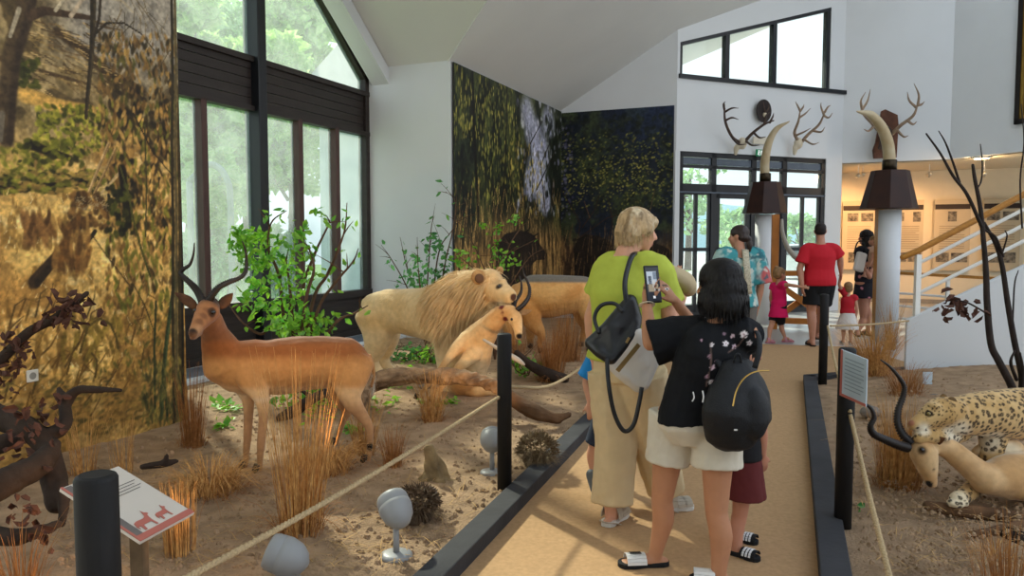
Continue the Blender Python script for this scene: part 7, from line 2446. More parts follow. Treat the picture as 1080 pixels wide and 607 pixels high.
# gilt framed picture high on the right wall
wr = (bw(*C1) - bw(*B1)).normalized(); wn = V((-wr.y, wr.x, 0)) * -1
a_ = bw(*B1); u = (1065.5 - 540) / FPX; s0 = (u * a_.y - a_.x) / (wr.x - u * wr.y)
A0 = a_ + wr * s0 + wn * .01
zb, zt = at(1066, 131.5, A0.y).z, at(1066, -6, A0.y).z
t = thing('framed_picture', V((A0.x, A0.y, zb)), 'dark picture in a black and gilt frame high on the right wall', 'picture')
def rc(u0, v0, u1, v1, m, par, nm, lift, th):
    s = Sh(); q = [A0 + wr * u + V((0, 0, v)) + wn * lift - V((0, 0, A0.z)) for u, v in ((u0, v0), (u1, v0), (u1, v1), (u0, v1))]
    s.prism(q, wn * th); return s.build(nm, m, par, bevel=.004)
W_, H_ = 1.9, zt - zb
f0 = None
s = Sh()
for (u0, v0, u1, v1) in ((0, zb, W_, zb + .09), (0, zt - .09, W_, zt), (0, zb, .09, zt), (W_ - .09, zb, W_, zt)):
    q = [A0 + wr * u + V((0, 0, v)) for u, v in ((u0, v0), (u1, v0), (u1, v1), (u0, v1))]; s.prism(q, wn * .06)
fr = s.build('frame', mat('black_frame_wood', '#1b1513', rough=.4), t)
s = Sh()
for (u0, v0, u1, v1) in ((.09, zb + .09, W_ - .09, zb + .16), (.09, zt - .16, W_ - .09, zt - .09), (.09, zb + .09, .16, zt - .09), (W_ - .16, zb + .09, W_ - .09, zt - .09)):
    q = [A0 + wr * u + V((0, 0, v)) for u, v in ((u0, v0), (u1, v0), (u1, v1), (u0, v1))]; s.prism(q, wn * .045)
s.build('gilt_inset', mat('gilt', '#9a7a3a', rough=.4, metal=.7), t)
s = Sh(); q = [A0 + wr * u + V((0, 0, v)) for u, v in ((.1, zb + .1), (W_ - .1, zb + .1), (W_ - .1, zt - .1), (.1, zt - .1))]; s.prism(q, wn * .02)
s.build('canvas', mat('dark_canvas', '#1e211d', rough=.5, var=.5, vs=4), t)
# ================================================================ GRASS, SHRUBS, DEAD WOOD
M_DRY = mat('dry_grass', '#b97d42', rough=.85, var=.35, vs=30, col2='#dcab68')
M_DRYD = mat('dry_grass_rust', '#9c6334', rough=.85, var=.35, vs=30, col2='#b07a45')
M_DRYG = mat('dry_bush_grey', '#5f4c3a', rough=.9, var=.35, vs=30)
M_LOG = mat('weathered_log', '#7d6048', rough=.85, var=.4, vs=6, stretch=(1.5, 1.5, 1.5), bump=.8, bs=28, col2='#a98a68')
M_DARKLOG = mat('dark_dead_wood', '#33271f', rough=.9, var=.35, vs=8, bump=.7, bs=30)
M_TWIG = mat('brown_twig', '#5a4232', rough=.85, var=.25, vs=12)
M_GLEAF = leaf_mat('fresh_leaf', '#4f9a2c', '#9ccf3f', .45)
M_GLEAFD = leaf_mat('deep_green_leaf', '#2f7438', '#63a552', .35)  # darker green foliage
M_BROWNLEAF = mat('curled_brown_leaf', '#52352a', rough=.85, var=.3, vs=16)

def blades(base, n, h, spread, w, rng, lean=(0, 0), bend=.5, rad=.08, arch=False):
    vs, fs = [], []
    for i in range(n):
        a = rng.uniform(0, 2 * PI); r0 = rad * math.sqrt(rng.uniform(0, 1))
        p = V(base) + V((math.cos(a) * r0, math.sin(a) * r0, -.01))
        hh = h * rng.uniform(.45, 1.08)
        out = V((math.cos(a), math.sin(a), 0)) * spread * rng.uniform(.2, 1.1) + V((lean[0], lean[1], 0)) + V((rng.normal(0, .06), rng.normal(0, .06), 0))
        sd = V((-math.sin(a + rng.uniform(-1, 1)), math.cos(a), 0)).normalized()
        K = 5
        b = len(vs)
        for k in range(K + 1):
            t = k / K
            z = hh * (t - (bend * .45 * t ** 3 if not arch else .75 * t ** 2.2))
            q = p + out * hh * (t * .5 + bend * t * t) + V((0, 0, z))
            ww = w * (1 - t * .8) / 2
            vs += [q - sd * ww, q + sd * ww]
        fs += [(b + 2 * k, b + 2 * k + 1, b + 2 * k + 3, b + 2 * k + 2) for k in range(K)]
    me = bpy.data.meshes.new('blades')
    me.from_pydata([tuple(v) for v in vs], [], fs)
    return me

def tuft(px, py, n, hpx, spread, label, m=None, seed=0, w=.0055, lean=(0, 0), bend=.35, rad=.07, z=None, arch=False, fringe=True):
    rng = np.random.default_rng(100 + seed)
    b = fl(px, py, .03 if z is None else z)
    b.z = gz(b)
    h = hpx * b.y / FPX
    t = thing('grass_tuft', b, label, 'grass', 'dry grass tufts in the sand beds')
    put('blades', blades(b, n, h, spread, w, rng, lean, bend, rad, arch), m or M_DRY, t, smooth=False)
    if fringe:
        put('dead_fringe', blades(b, n // 3, h * .45, spread * 2.2, w, rng, (0, 0), .9, rad * 1.3, True), M_DRYD, t, smooth=False)
    return t
# left bed
tuft(318, 560, 190, 205, .28, 'tallest dry grass clump, right behind the glowing spotlight', seed=1, w=.0062, lean=(.03, 0), bend=.12, rad=.10)
tuft(222, 518, 420, 85, .75, 'low bushy dry grass in front of the savanna print edge', seed=2, bend=.6, rad=.16, arch=True)
tuft(203, 470, 160, 95, .25, 'upright dry grass at the foot of the savanna print edge', M_DRYD, 3, bend=.15)
tuft(345, 500, 320, 90, .6, 'dry grass clump under the belly of the near impala', seed=4, bend=.5, rad=.13, arch=True)
tuft(385, 478, 140, 75, .4, 'small dry grass between the hind legs of the near impala', seed=5, bend=.3)
tuft(414, 492, 130, 52, .35, 'short dry grass right of the hind hooves of the near impala', M_DRYD, 6, bend=.25, rad=.06)
tuft(456, 444, 190, 62, .45, 'dry grass clump in front of the pale driftwood log', seed=7, bend=.3, rad=.08)
tuft(190, 583, 170, 82, .12, 'stiff dry grass stubble under the tilted info board', seed=8, bend=.1, rad=.07, fringe=False)
tuft(88, 500, 60, 80, .35, 'thin dry grass stalks behind the near black post', seed=9, bend=.2)
tuft(130, 498, 36, 70, .25, 'sparse dry stalks behind the top corner of the info board', seed=10, bend=.15, fringe=False)
tuft(22, 640, 90, 120, .5, 'dry grass in the lower left corner of the sand bed', M_DRYD, 11, bend=.5, w=.005)
tuft(582, 400, 300, 70, .45, 'rust dry grass in front of the big antelope', M_DRYD, 12, bend=.35, rad=.12, w=.007)
tuft(598, 380, 240, 68, .3, 'tall rust grass stalks beneath the big antelope', M_DRYD, 13, bend=.2, rad=.16, w=.007)
tuft(545, 385, 130, 60, .4, 'rust grass beside the head of the bitten impala', M_DRYD, 14, bend=.3, rad=.1, w=.006)
# right bed
tuft(922, 394, 420, 72, .6, 'bushy dry grass at the foot of the stair column', seed=15, bend=.5, rad=.14, z=.10, w=.007)
tuft(938, 372, 120, 60, .35, 'thin dry grass against the stair flank end', seed=16, bend=.3, z=.08, w=.006)
tuft(955, 415, 220, 48, .6, 'low dry grass beside the base of the stair flank', M_DRYD, 17, bend=.6, rad=.14, z=.12, w=.005)
tuft(948, 502, 420, 108, .28, 'tall dry grass behind the hanging head of the dead impala', seed=18, bend=.25, rad=.12, z=.08)
tuft(1063, 640, 130, 125, .4, 'dark dry grass in the lower right corner', M_DRYD, 19, bend=.3, z=.06, rad=.1)
tuft(1052, 575, 90, 40, .9, 'flattened straw beside the log under the leopard', seed=20, bend=.8, z=.09, rad=.1, arch=True, fringe=False)

def dome_bush(px, py, wpx, hpx, label, seed, n=900, m=None):
    rng = np.random.default_rng(300 + seed)
    b = fl(px, py, .03); b.z = gz(b)
    k = b.y / FPX
    t = thing('dry_bush', b, label, 'bush')
    s_v, s_f = [], []
    me = blades(b, n, hpx * k * 1.05, 1.0 * wpx / hpx * .5, .005, rng, (0, 0), .35, wpx * k * .22, True)
    put('twigs', me, m or M_DRYG, t, smooth=False)
    c = b + V((0, 0, hpx * k * .35))
    d = rng.normal(0, 1, (n, 3)); d[:, 2] = np.abs(d[:, 2]); d /= np.linalg.norm(d, axis=1)[:, None]
    r = np.array(c) + d * np.array((wpx * k * .38, wpx * k * .38, hpx * k * .45)) * rng.uniform(.7, 1, (n, 1))
    put('seed_heads', strands(r, d, .035, .012, .1, 2, .5, rng), m or M_DRYG, t, smooth=False)
dome_bush(440, 548, 66, 46, 'dark dried bush behind the middle spotlight', 1)
dome_bush(567, 493, 58, 46, 'round dried bush right of the lion post', 2, m=mat('dry_bush_pale', '#7d6a50', rough=.9, var=.35, vs=30))

def shrub(base, branches, leaves, leafsize, n, label, seed, m, r=.02, name='shrub', extra=None):
    """branches: lists of points; leaves: ellipsoids (centre, radii) plus leaf sprays along the branches"""
    rng = np.random.default_rng(400 + seed)
    t = thing(name, base, label, 'shrub')
    s = Sh()
    tips = []
    for br in branches:
        c = spline(br, 6)
        s.tube(c, radii([r, r * .75, r * .5, r * .2], len(c)), seg=7, cap='round')
        tips += c[len(c) // 3:]
        for k in range(3):
            i = int(rng.integers(len(c) // 3, len(c) - 1)); p = c[i]
            q = p + V((rng.normal(0, .12), rng.normal(0, .10), abs(rng.normal(.1, .08))))
            s.tube([p, p.lerp(q, .5) + V((0, 0, .01)), q], [r * .35, r * .25, r * .1], seg=5); tips += [p.lerp(q, .6), q]
    s.build('branches', M_TWIG, t, smooth=True)
    vs, fs = [], []
    cen = []
    for c, rd, k in leaves:
        d = rng.normal(0, 1, (k, 3)); d /= np.linalg.norm(d, axis=1)[:, None]
        cen += list(np.array(c) + d * np.array(rd) * (rng.uniform(.2, 1, (k, 1)) ** .5))
    for i in range(n):
        p = tips[int(rng.integers(0, len(tips)))]
        cen.append(np.array(p) + rng.normal(0, .035, 3))
    for c in cen:
        c = V(c)
        a = V(rng.normal(0, 1, 3)) + V((0, -.2, -.5)); a.normalize()
        b = a.cross(V(rng.normal(0, 1, 3))).normalized()
        nn_ = a.cross(b)
        L = leafsize * rng.uniform(.6, 1.25)
        k = len(vs)
        vs += [c, c + a * L * .35 + b * L * .27 + nn_ * L * .06, c + a * L * .75 + b * L * .17, c + a * L, c + a * L * .75 - b * L * .17, c + a * L * .35 - b * L * .27 + nn_ * L * .06, c + a * L * .5 - nn_ * L * .05]
        fs += [(k, k + 1, k + 6), (k + 1, k + 2, k + 6), (k + 2, k + 3, k + 6), (k + 3, k + 4, k + 6), (k + 4, k + 5, k + 6), (k + 5, k, k + 6)]
    me = bpy.data.meshes.new('leaves'); me.from_pydata([tuple(v) for v in vs], [], fs)
    put('leaves', me, m, t, smooth=False)
    return t
d = 7.4
bs = V((at(312, 400, d).x, d, .0))
def Q(*q): return [at(x, y, d + (z if z else 0)) for x, y, z in q]
brs = [[bs] + Q((300, 340, 0), (294, 290, .1), (283, 262, 0), (286, 235, -.1), (302, 222, 0)),
       [bs] + Q((308, 330, -.1), (304, 290, 0), (301, 270, 0)),
       [bs] + Q((330, 318, .1), (345, 290, .1), (357, 262, 0), (364, 240, .1), (366, 214, .1)),
       [bs] + Q((322, 320, -.1), (331, 285, -.1), (326, 262, 0), (317, 252, .1)),
       [bs] + Q((318, 312, .2), (331, 270, .2), (345, 240, .2), (348, 232, .2)),
       [bs] + Q((292, 346, 0), (275, 352, -.1), (256, 340, -.2), (242, 322, -.2)),
       [bs] + Q((334, 330, 0), (352, 300, 0), (372, 276, 0), (378, 262, 0)),
       [bs] + Q((350, 345, 0), (374, 330, .1), (388, 322, .1))]
lv = [(at(266, 262, d), (.20, .2, .22), 150), (at(258, 250, d), (.14, .15, .12), 70), (at(300, 330, d - .1), (.25, .25, .2), 150), (at(322, 342, d), (.32, .25, .12), 190), (at(268, 312, d), (.15, .15, .18), 80),
      (at(294, 272, d), (.22, .2, .3), 110), (at(318, 252, d), (.12, .15, .28), 46), (at(311, 300, d), (.2, .2, .2), 70), (at(338, 226, d), (.10, .12, .1), 10)]
shrub(bs, brs, lv, .085, 70, 'leafy green shrub in front of the gable window behind the near impala', 1, M_GLEAF, .022)
# yellowing sprig in the same shrub is left to the leaf tint
d = 9.9
bs = V((at(452, 370, d).x, d, .0))
brs = [[bs] + Q((440, 330, 0), (428, 300, 0), (412, 272, 0), (402, 258, 0)), [bs] + Q((444, 320, .1), (430, 285, .1), (422, 250, .1)), [bs] + Q((450, 320, 0), (452, 280, 0), (455, 240, 0), (458, 228, 0)),
       [bs] + Q((462, 320, 0), (470, 275, 0), (478, 240, 0), (480, 212, 0), (470, 202, 0)), [bs] + Q((444, 310, -.1), (441, 280, -.1), (440, 250, -.1)), [bs] + Q((458, 300, .1), (464, 262, .1), (476, 244, .1), (490, 222, .1)), [bs] + Q((470, 330, -.1), (486, 300, -.1), (500, 280, -.1))]
lv = [(at(442, 285, d), (.18, .2, .3), 60), (at(462, 275, d), (.18, .2, .3), 60), (at(456, 255, d), (.12, .15, .16), 34), (at(432, 300, d), (.2, .2, .25), 46), (at(414, 275, d), (.06, .1, .06), 6), (at(472, 292, d), (.16, .15, .2), 46)]
shrub(bs, brs, lv, .085, 30, 'slender shrub against the white bay wall behind the lion', 2, M_GLEAFD, .014)
d = 9.4
bs = V((at(522, 380, d).x, d, .0))
brs = [[bs] + Q((524, 320, 0), (523, 270, 0), (526, 220, 0)), [bs] + Q((518, 310, 0), (505, 270, 0), (492, 245, 0), (482, 232, 0)), [bs] + Q((528, 300, .1), (536, 262, .1), (550, 240, .1), (556, 234, .1)), [bs] + Q((520, 300, -.1), (530, 272, -.1), (546, 262, -.1), (566, 252, -.1)),
       [bs] + Q((512, 300, .2), (498, 282, .2), (484, 270, .2)), [bs] + Q((530, 320, 0), (545, 290, 0), (560, 270, 0), (574, 262, 0))]
lv = [(at(488, 272, d), (.14, .12, .12), 30), (at(522, 268, d), (.12, .12, .25), 36), (at(516, 240, d), (.14, .12, .1), 22), (at(538, 276, d), (.2, .15, .1), 30), (at(545, 232, d), (.1, .1, .06), 12)]
shrub(bs, brs, lv, .08, 16, 'twiggy shrub with few green leaves in front of the dark print', 3, M_GLEAF, .012)
# dark low undergrowth behind the lion
for k, (px, py, d, w_, n_, lab) in enumerate(((440, 372, 9.3, .55, 220, 'low green ground shrub seen under the belly of the lion'), (330, 446, 6.7, .42, 130, 'low green sprigs behind the legs of the near impala'), (462, 372, 9.1, .35, 110, 'small green sprig behind the front legs of the lion'), (557, 405, 8.3, .22, 60, 'small green sprig beneath the bitten impala'))):
    b = V((at(px, py, d).x, d, .02))
    rng = np.random.default_rng(70 + k)
    br = [[b, b + V((rng.normal(0, w_ * .4), rng.normal(0, .15), .12)), b + V((rng.normal(0, w_ * .8), rng.normal(0, .2), .2 + rng.uniform(0, .12)))] for _ in range(7)]
    shrub(b, br, [(b + V((0, 0, .10)), (w_, .25, .11), n_)], .075, 24, lab, 10 + k, M_GLEAF if k != 0 else M_GLEAFD, .009, 'ground_shrub')

# ---------------------------------------------------------------- logs, stump, sticks
def log(name, pts, rad, label, cat, m=M_LOG, seed=0, knots=0, flute=.12, extra=None, seg=16):
    c = spline(pts, 8)
    s = Sh()
    s.tube(c, radii(rad, len(c)), seg=seg, cap='round')
    for e in (extra or []):
        cc = spline(e[0], 6); s.tube(cc, radii(e[1], len(cc)), seg=12, cap='round')
    me = organic(s, .011, 2)
    r = max(rad) if not isinstance(rad[0], tuple) else .05
    ax = np.array(pts[-1] - pts[0]); ax /= np.linalg.norm(ax)
    displace(me, lambda P, N: r * flute * 2.2 * (fbm(P - np.outer(P @ ax, ax) * .8, 26, seed, 3) - .5) + r * .25 * (fbm(P, 6, seed + 2) - .5))
    o = put(name, me, m, None, loc=pts[0])
    return tag(o, label, cat)
log('driftwood_log', L3((362, 474, 6.05), (372, 440, 6.35), (384, 410, 6.55), (402, 401, 6.6), (430, 396.5, 6.6), (470, 397, 6.5), (500, 400, 6.4), (525, 408, 6.3), (545, 420, 6.25)), [.075, .09, .085, .075, .07, .065, .06, .05, .035],
    'long pale driftwood log arching between the near impala and the lion', 'log', seed=1, flute=.35, extra=[(L3((384, 412, 6.55), (378, 404, 6.6), (374, 396, 6.6)), [.05, .04, .02])])
log('driftwood_log', L3((536, 418, 6.1), (560, 432, 6.0), (585, 440, 5.95), (600, 437, 5.95)), [.05, .06, .05, .03], 'shorter dark log lying right of the lion post', 'log', mat('brown_log', '#5f452f', rough=.9, var=.4, vs=6, bump=.8, bs=28), 2, flute=.3)
log('fallen_branch', L3((196, 492, 5.3), (230, 487, 5.35), (256, 485, 5.4), (285, 477, 5.55)), [.03, .045, .04, .02], 'pale fallen branch behind the front hooves of the near impala', 'branch', seed=3)
log('tree_stump', L3((462, 515, 4.66), (460, 500, 4.66), (456, 486, 4.66), (452, 474, 4.66)), [.10, .08, .055, .03], 'jagged grey tree stump in the middle of the sand', 'stump', mat('grey_stump_wood', '#86704f', rough=.9, var=.4, vs=9, bump=.8, bs=40), 4, flute=.4,
    extra=[(L3((462, 512, 4.62), (478, 518, 4.58), (488, 522, 4.56)), [.07, .055, .03]), (L3((458, 500, 4.64), (448, 512, 4.6), (440, 520, 4.58)), [.05, .045, .02])])
log('pale_stick', L3((510, 358, 6.55), (528, 369, 6.5), (545, 378.5, 6.45), (552, 384, 6.45)), [.014, .022, .024, .016], 'pale straight stick jutting out behind the lion post', 'stick', mat('silver_stick', '#a9a296', rough=.6, var=.2, vs=10), 5, flute=.1)
log('dead_branch', L3((545, 372, 7.9), (560, 385, 7.9), (580, 395, 7.9), (596, 399, 7.95)), [.03, .05, .06, .05], 'dark dead branch on the sand before the big antelope', 'branch', M_DARKLOG, 6)
log('dead_branch', L3((296, 440, 6.2), (312, 432, 6.3), (330, 420, 6.35), (352, 410, 6.5), (370, 402, 6.6)), [.04, .05, .045, .035, .02], 'dark branch lying behind the belly of the near impala', 'branch', M_DARKLOG, 7, extra=[(L3((330, 420, 6.35), (318, 412, 6.5), (300, 408, 6.6)), [.03, .02, .01]), (L3((345, 414, 6.45), (350, 430, 6.3), (345, 445, 6.2)), [.025, .018, .008])])
# dark dead tree in front of the savanna print
log('dead_tree', L3((-30, 420, 3.9), (0, 440, 3.85), (30, 452, 3.8), (48, 470, 3.75), (55, 500, 3.7), (60, 530, 3.62)), [.05, .06, .06, .055, .06, .05], 'dark dead tree limb lying in front of the savanna print', 'branch', M_DARKLOG, 8,
    extra=[(L3((40, 462, 3.78), (66, 450, 3.85), (68, 425, 3.95), (62, 410, 4.0)), [.045, .04, .03, .015]), (L3((68, 428, 3.95), (80, 412, 3.95), (104, 411, 3.95), (127, 411.5, 3.95)), [.03, .024, .02, .014]),
           (L3((-20, 520, 3.4), (10, 505, 3.5), (40, 490, 3.6), (56, 470, 3.75)), [.075, .07, .06, .04]), (L3((-25, 462, 3.7), (0, 468, 3.7), (20, 458, 3.78)), [.05, .05, .035]), (L3((52, 500, 3.7), (66, 520, 3.62), (66, 552, 3.5)), [.04, .035, .02]), (L3((-20, 562, 3.3), (20, 566, 3.28), (62, 552, 3.4)), [.045, .04, .02])])
log('thin_branch', L3((-15, 394, 4.3), (10, 370, 4.35), (30, 350, 4.4), (55, 337, 4.45), (74, 322, 4.5), (92, 309, 4.55)), [.035, .032, .03, .026, .02, .014], 'slanting dark branch with curled brown leaves before the savanna print', 'branch', M_DARKLOG, 9)
log('thin_branch', L3((150, 492, 4.35), (172, 489, 4.4), (186, 486, 4.45)), [.018, .024, .016], 'short dark twig lying on the sand behind the info board', 'branch', M_DARKLOG, 10, extra=[(L3((174, 489, 4.4), (176, 480, 4.4)), [.02, .014])])
# right bed
log('dead_log', L3((978, 533, 4.05), (1008, 537, 4.02), (1045, 542, 3.98), (1085, 548, 3.95)), [.028, .034, .036, .034], 'dark log lying under the forepaw of the leopard', 'log', mat('brown_log', '#5f452f'), 11, flute=.3)
log('dead_log', L3((1025, 563, 3.75), (1050, 560, 3.78), (1090, 550, 3.85)), [.022, .028, .03], 'second dark log in front of the forepaw log', 'log', mat('brown_log', '#5f452f'), 12, flute=.3)
log('dead_log', L3((1058, 560, 3.8), (1075, 572, 3.7), (1100, 590, 3.6)), [.04, .055, .06], 'thick dark log at the right edge of the sand bed', 'log', M_DARKLOG, 13, flute=.3)
# tall bare branch at the right
dR = 4.9
t = thing('bare_branch', V((at(1074, 430, dR).x, dR, .12)), 'tall bare branch leaning up in front of the stair railing', 'branch')
s = Sh()
def tb(pts, r0, r1):
    c = spline([at(x, y, dR + z) for x, y, z in pts], 7); s.tube(c, radii([r0, (r0 + r1) * .55, r1], len(c)), seg=9, cap='round')
tb([(1072, 425, 0), (1066, 405, 0), (1053, 380, 0), (1045, 362, 0), (1041, 320, 0), (1040, 290, 0), (1038, 262, 0), (1034, 220, 0), (1028, 188, 0), (1026, 174, 0)], .026, .009)
tb([(1036, 240, 0), (1020, 205, -.1), (1005, 185, -.15), (992, 162, -.2), (977, 141, -.25)], .012, .005)
tb([(1012, 192, -.12), (1004, 168, -.15), (997, 150, -.2), (990, 138, -.2)], .008, .003)
tb([(1074, 425, .05), (1078, 400, .05), (1070, 360, .05), (1063, 320, .05), (1057, 280, .05), (1050, 257, .05), (1038, 235, .0)], .022, .010)
tb([(1058, 270, .05), (1050, 250, .0), (1040, 243, 0), (1034, 233, 0)], .009, .005)
tb([(1030, 200, 0), (1035, 190, .05), (1036, 172, .05), (1034, 152, .05)], .006, .003)
tb([(1056, 270, .05), (1062, 250, 0), (1060, 243, 0)], .006, .003)
tb([(1072, 400, .05), (1066, 382, 0), (1070, 370, 0)], .012, .006); tb([(1078, 408, 0), (1079, 390, 0), (1076, 372, 0)], .012, .006)
tb([(1068, 340, .05), (1070, 300, .1), (1074, 285, .1)], .006, .003)
tb([(1040, 330, 0), (1030, 324, -.05), (1018, 318, -.1), (1008, 317, -.1)], .006, .004)
tb([(1078, 240, .1), (1076, 190, .1), (1080, 150, .1), (1077, 110, .1)], .006, .003)
s.build('stems', mat('dark_bare_twig', '#2b211c', rough=.8, var=.3, vs=14), t, smooth=True)
rng = np.random.default_rng(77)
def curled(parent, centres, n, size, m=M_BROWNLEAF, name='dry_leaves', rad=.04):
    vs, fs = [], []
    for c in centres:
        for _ in range(n):
            p = V(c) + V(rng.normal(0, rad, 3)); a = V(rng.normal(0, 1, 3)); a.z -= .6; a.normalize(); b = a.cross(V(rng.normal(0, 1, 3))).normalized(); q = a.cross(b)
            L = size * rng.uniform(.6, 1.2); k = len(vs)
            vs += [p, p + a * L * .3 + b * L * .3 + q * L * .2, p + a * L * .8 + b * L * .2 + q * L * .25, p + a * L, p + a * L * .8 - b * L * .2 + q * L * .25, p + a * L * .3 - b * L * .3 + q * L * .2, p + a * L * .5]
            fs += [(k, k + 1, k + 6), (k + 1, k + 2, k + 6), (k + 2, k + 3, k + 6), (k + 3, k + 4, k + 6), (k + 4, k + 5, k + 6), (k + 5, k, k + 6)]
    me = bpy.data.meshes.new(name); me.from_pydata([tuple(v) for v in vs], [], fs)
    return put(name, me, m, parent, None if parent else centres[0], smooth=False)
curled(t, [at(1000, 322, dR - .1), at(1008, 319, dR - .1), at(1028, 326, dR - .1)], 11, .07)
# brown leaves on the slanting branch and the dead tree: kept as their own leaf sprays
o = curled(None, [at(66, 329, 4.46), at(76, 326, 4.46), at(58, 335, 4.43), at(22, 362, 4.36), at(12, 372, 4.34), at(84, 320, 4.5), at(3, 392, 4.3), at(2, 402, 4.3)], 18, .062, rad=.05)
tag(o, 'curled brown leaves hanging on the slanting dark branch', 'leaves', kind='stuff')
o = curled(None, [at(30, 440, 3.75), at(38, 455, 3.72), at(36, 482, 3.62), at(28, 470, 3.65), at(52, 428, 3.85), at(20, 545, 3.3), at(32, 556, 3.25)], 11, .062, rad=.05)
tag(o, 'curled brown leaves caught on the dead tree limb', 'leaves', kind='stuff')
# litter on the sand ---------------------------------------------------------------------------
def litter(name, n, region, label, size, m, shape='clod', seed=0, z0=0.0):
    rng = np.random.default_rng(500 + seed)
    vs, fs = [], []
    for _ in range(n):
        px, py = region(rng)
        p = fl(px, py, .03 + z0); p.z = gz(p) + z0
        k = len(vs)
        L = size * rng.uniform(.4, 1.3) ** 1.5
        if shape == 'clod':
            r = [p + V((rng.uniform(-1, 1), rng.uniform(-1, 1), 0)).normalized() * L * rng.uniform(.6, 1) for _ in range(1)]
            q = [V((math.cos(a * PI / 2.5 + rng.uniform(-.3, .3)), math.sin(a * PI / 2.5), 0)) * L * rng.uniform(.6, 1.1) + p for a in range(5)]
            tp = [p.lerp(v, .55) + V((0, 0, L * rng.uniform(.5, .9))) for v in q]
            vs += q + tp + [p + V((0, 0, L * .95))]
            fs += [(k + i, k + (i + 1) % 5, k + 5 + (i + 1) % 5, k + 5 + i) for i in range(5)] + [(k + 5 + i, k + 5 + (i + 1) % 5, k + 10) for i in range(5)]
        elif shape == 'straw':
            a = rng.uniform(0, 2 * PI); d_ = V((math.cos(a), math.sin(a), rng.uniform(-.02, .12))); sd = V((-math.sin(a), math.cos(a), 0)) * .0018
            e = p + d_ * L; mid = p.lerp(e, .5) + V((0, 0, L * .06)); up = V((0, 0, .012))
            vs += [p - sd + up, p + sd + up, mid + sd + up, mid - sd + up, e + sd * .5 + up, e - sd * .5 + up]
            fs += [(k, k + 1, k + 2, k + 3), (k + 3, k + 2, k + 4, k + 5)]
        else:
            a = V(rng.normal(0, 1, 3)); a.z *= .35; a.normalize(); b = a.cross(V((rng.normal(0, .3), rng.normal(0, .3), 1))).normalized(); up = V((0, 0, .022))
            vs += [p + up, p + a * L * .4 + b * L * .3 + up * 1.4, p + a * L + up, p + a * L * .4 - b * L * .3 + up * 1.4]
            fs += [(k, k + 1, k + 2, k + 3)]
    me = bpy.data.meshes.new(name); me.from_pydata([tuple(v) for v in vs], [], fs)
    b0 = fl(400, 500, .03)
    o = put(name, me, m, None, loc=b0, smooth=False)
    return tag(o, label, name.split('_')[-1], kind='stuff')
def reg_left(rng):
    while True:
        px, py = rng.uniform(60, 640), 375 + 225 * rng.uniform(0, 1) ** 1.1
        p = fl(px, py, .03)
        if p.x < kerb_l(p.y) - .18 and p.x > (-6.0 + .3955 * p.y) / .9185 and not (px < 195 and py < 505 - px * .3): return px, py
def reg_right(rng):
    while True:
        px, py = rng.uniform(855, 1085), rng.uniform(410, 606)
        p = fl(px, py, .03)
        if p.x > kerb_r(p.y) + .2: return px, py
litter('soil_clods', 2600, reg_left, 'crumbs of dry soil strewn over the left sand bed', .016, M_SAND, 'clod', 1)
litter('soil_clods', 1500, reg_right, 'crumbs of dry soil strewn over the right sand bed', .013, M_SAND, 'clod', 2, .05)
litter('loose_straw', 900, reg_left, 'loose straw scattered on the left sand bed', .16, mat('pale_straw', '#b8935f', rough=.85, var=.3, vs=10), 'straw', 3)
litter('loose_straw', 220, reg_right, 'loose straw scattered on the right sand bed', .12, mat('pale_straw', '#b8935f'), 'straw', 4, .06)
def reg_lv(rng):
    c = [(240, 432, 14, 6), (235, 450, 10, 4), (340, 440, 30, 10), (400, 428, 26, 10), (372, 452, 10, 6), (440, 380, 30, 8), (415, 405, 20, 8), (470, 425, 20, 4)][int(rng.integers(0, 8))]
    return c[0] + rng.normal(0, c[2] * .5), c[1] + rng.normal(0, c[3] * .5)
litter('green_leaves', 230, reg_lv, 'fresh green leaves fallen on the sand', .085, M_GLEAF, 'leaf', 5)
# stones and bumps in the right bed
rng = np.random.default_rng(9)
for k, (px, py, r, lab) in enumerate(((918, 436, .07, 'grey stone left of the tall grass in the right bed'), (985, 420, .05, 'grey stone by the base of the stair flank'), (448, 408, .06, 'rounded stone under the driftwood log'), (452, 520, .04, 'small stone left of the stump'))):
    p = fl(px, py, .1 if px > 800 else .04)
    s = Sh(); s.ell(p + V((0, 0, r * .2)), (r * 1.3, r, r * .75)); me = organic(s, .009, 1); displace(me, lambda P, N: r * .35 * (fbm(P, 14, k) - .5))
    o = put('stone', me, mat('grey_stone', '#7d746a', rough=.9, var=.25, vs=12), None, loc=p); tag(o, lab, 'stone')
# little white marker by the stair flank, green bottle cap in the sand
p = fl(978, 405, .13); s = Sh(); s.box(p + V((0, 0, .06)), (.09, .012, .12)); o = s.build('label_marker', mat('pale_blue_board', '#b9c7cf'), None, loc=p, bevel=.002); tag(o, 'small pale label standing at the foot of the stair flank', 'label')
p = fl(909, 537, .08); o = curled(None, [p + V((0, 0, .02))], 2, .05, M_GLEAFD, 'fallen_leaf', .01); tag(o, 'single dark green leaf on the right sand bed', 'leaf')
# ================================================================ CAMERA, LIGHT
cam = bpy.data.cameras.new('camera')
cam.sensor_width = 36
cam.lens = 36 * FPX / 1080
cam.clip_end = 500
co = bpy.data.objects.new('camera', cam)
COL.objects.link(co)
co.location = (0, 0, CAM_H)
co.rotation_euler = (PI / 2 - PITCH, 0, 0)
SC.camera = co

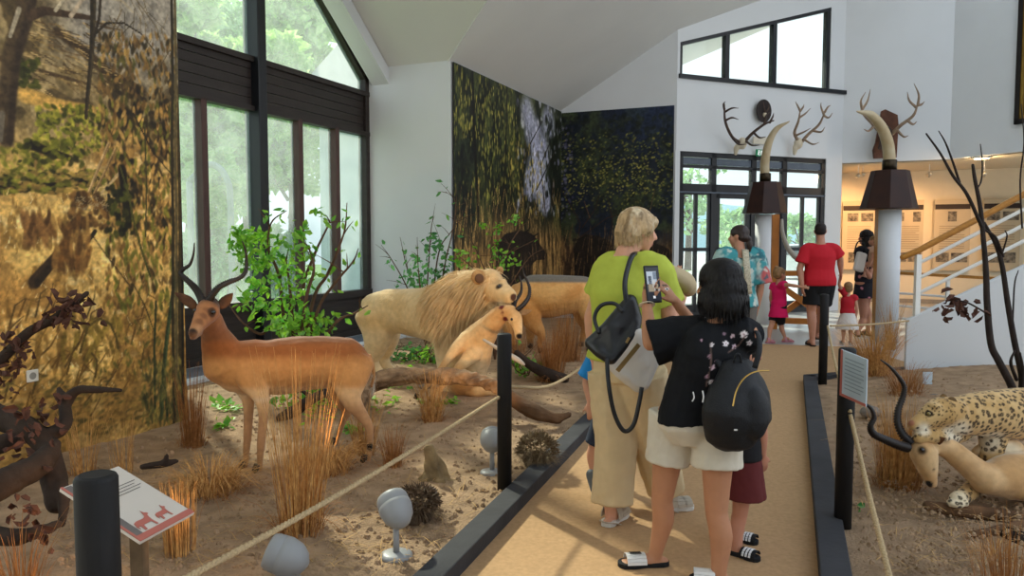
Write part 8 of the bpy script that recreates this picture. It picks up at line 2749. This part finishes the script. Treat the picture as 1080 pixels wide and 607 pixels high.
w = bpy.data.worlds.new('sky')
SC.world = w
w.use_nodes = True
N, L = w.node_tree.nodes, w.node_tree.links
bg = N['Background']
tc = N.new('ShaderNodeTexCoord')
sx = N.new('ShaderNodeSeparateXYZ')
L.new(tc.outputs['Generated'], sx.inputs[0])
rp = N.new('ShaderNodeValToRGB')
e = rp.color_ramp.elements
e[0].position, e[0].color = 0.0, lin('#cfd6da') + (1,)
e[1].position, e[1].color = 1.0, lin('#b9d0ea') + (1,)
m = rp.color_ramp.elements.new(.25); m.color = lin('#f1f6fa') + (1,)
L.new(sx.outputs['Z'], rp.inputs['Fac'])
L.new(rp.outputs['Color'], bg.inputs['Color'])
bg.inputs['Strength'].default_value = 1.6

def lamp(name, kind, loc, energy, col='#ffffff', aim=None, size=.1, spot=60, blend=.5):
    l = bpy.data.lights.new(name, kind)
    l.energy = energy
    l.color = lin(col)
    if kind == 'SPOT':
        l.spot_size = math.radians(spot)
        l.spot_blend = blend
        l.shadow_soft_size = size
    elif kind == 'SUN':
        l.angle = size
    elif kind == 'POINT':
        l.shadow_soft_size = size
    o = bpy.data.objects.new(name, l)
    COL.objects.link(o)
    o.location = loc
    if aim is not None:
        o.rotation_euler = (V(aim) - V(loc)).to_track_quat('-Z', 'Y').to_euler()
    return o
SUN_EL = math.radians(37)
hd = bw(-.83, .557)
sd = V((hd.x * math.cos(SUN_EL), hd.y * math.cos(SUN_EL), math.sin(SUN_EL)))
lamp('sun', 'SUN', (0, 0, 12), 8.0, '#fff1dc', aim=V((0, 0, 12)) - sd, size=.035)

for (c_, a_) in GL:
    lamp('gallery_spot', 'SPOT', c_, 130, '#ffc487', a_, .04, 85, .8)
lamp('gallery_downlight', 'POINT', V((c.x, c.y, 3.0)) if False else at(1035, 172, 15.2), 25, '#ffd7a0', size=.1)
for (c_, a_), e_, sz in zip(SPOTS, (42, 45, 70), (80, 60, 50)):
    lamp('sand_spot', 'SPOT', c_, e_, '#ffc98c', a_, .05, sz, .9)
# extra spots added out of view to brighten the mounted animals
for loc_, aim_, en_, sz_ in (((-.6, 2.2, 4.6), (-1.35, 5.1, .75), 110, 30), ((.6, 4.2, 4.9), (-.8, 8.0, .7), 190, 34), ((1.6, 6.6, 5.2), (.7, 10.2, .6), 130, 28), ((2.0, 2.2, 4.6), (2.9, 4.3, .5), 18, 24)):
    lamp('added_spot', 'SPOT', loc_, en_, '#ffdfb8', aim_, .12, sz_, .9)
vs_ = SC.view_settings
SC.display_settings.display_device = 'sRGB'
vs_.view_transform = 'Standard'
vs_.look = 'None'
vs_.gamma = 1
vs_.use_curve_mapping = False
vs_.exposure = 0.22
SC.cycles.max_bounces = 8
SC.cycles.diffuse_bounces = 5
SC.cycles.transparent_max_bounces = 16
SC.cycles.use_denoising = True
SC.cycles.sample_clamp_indirect = 6
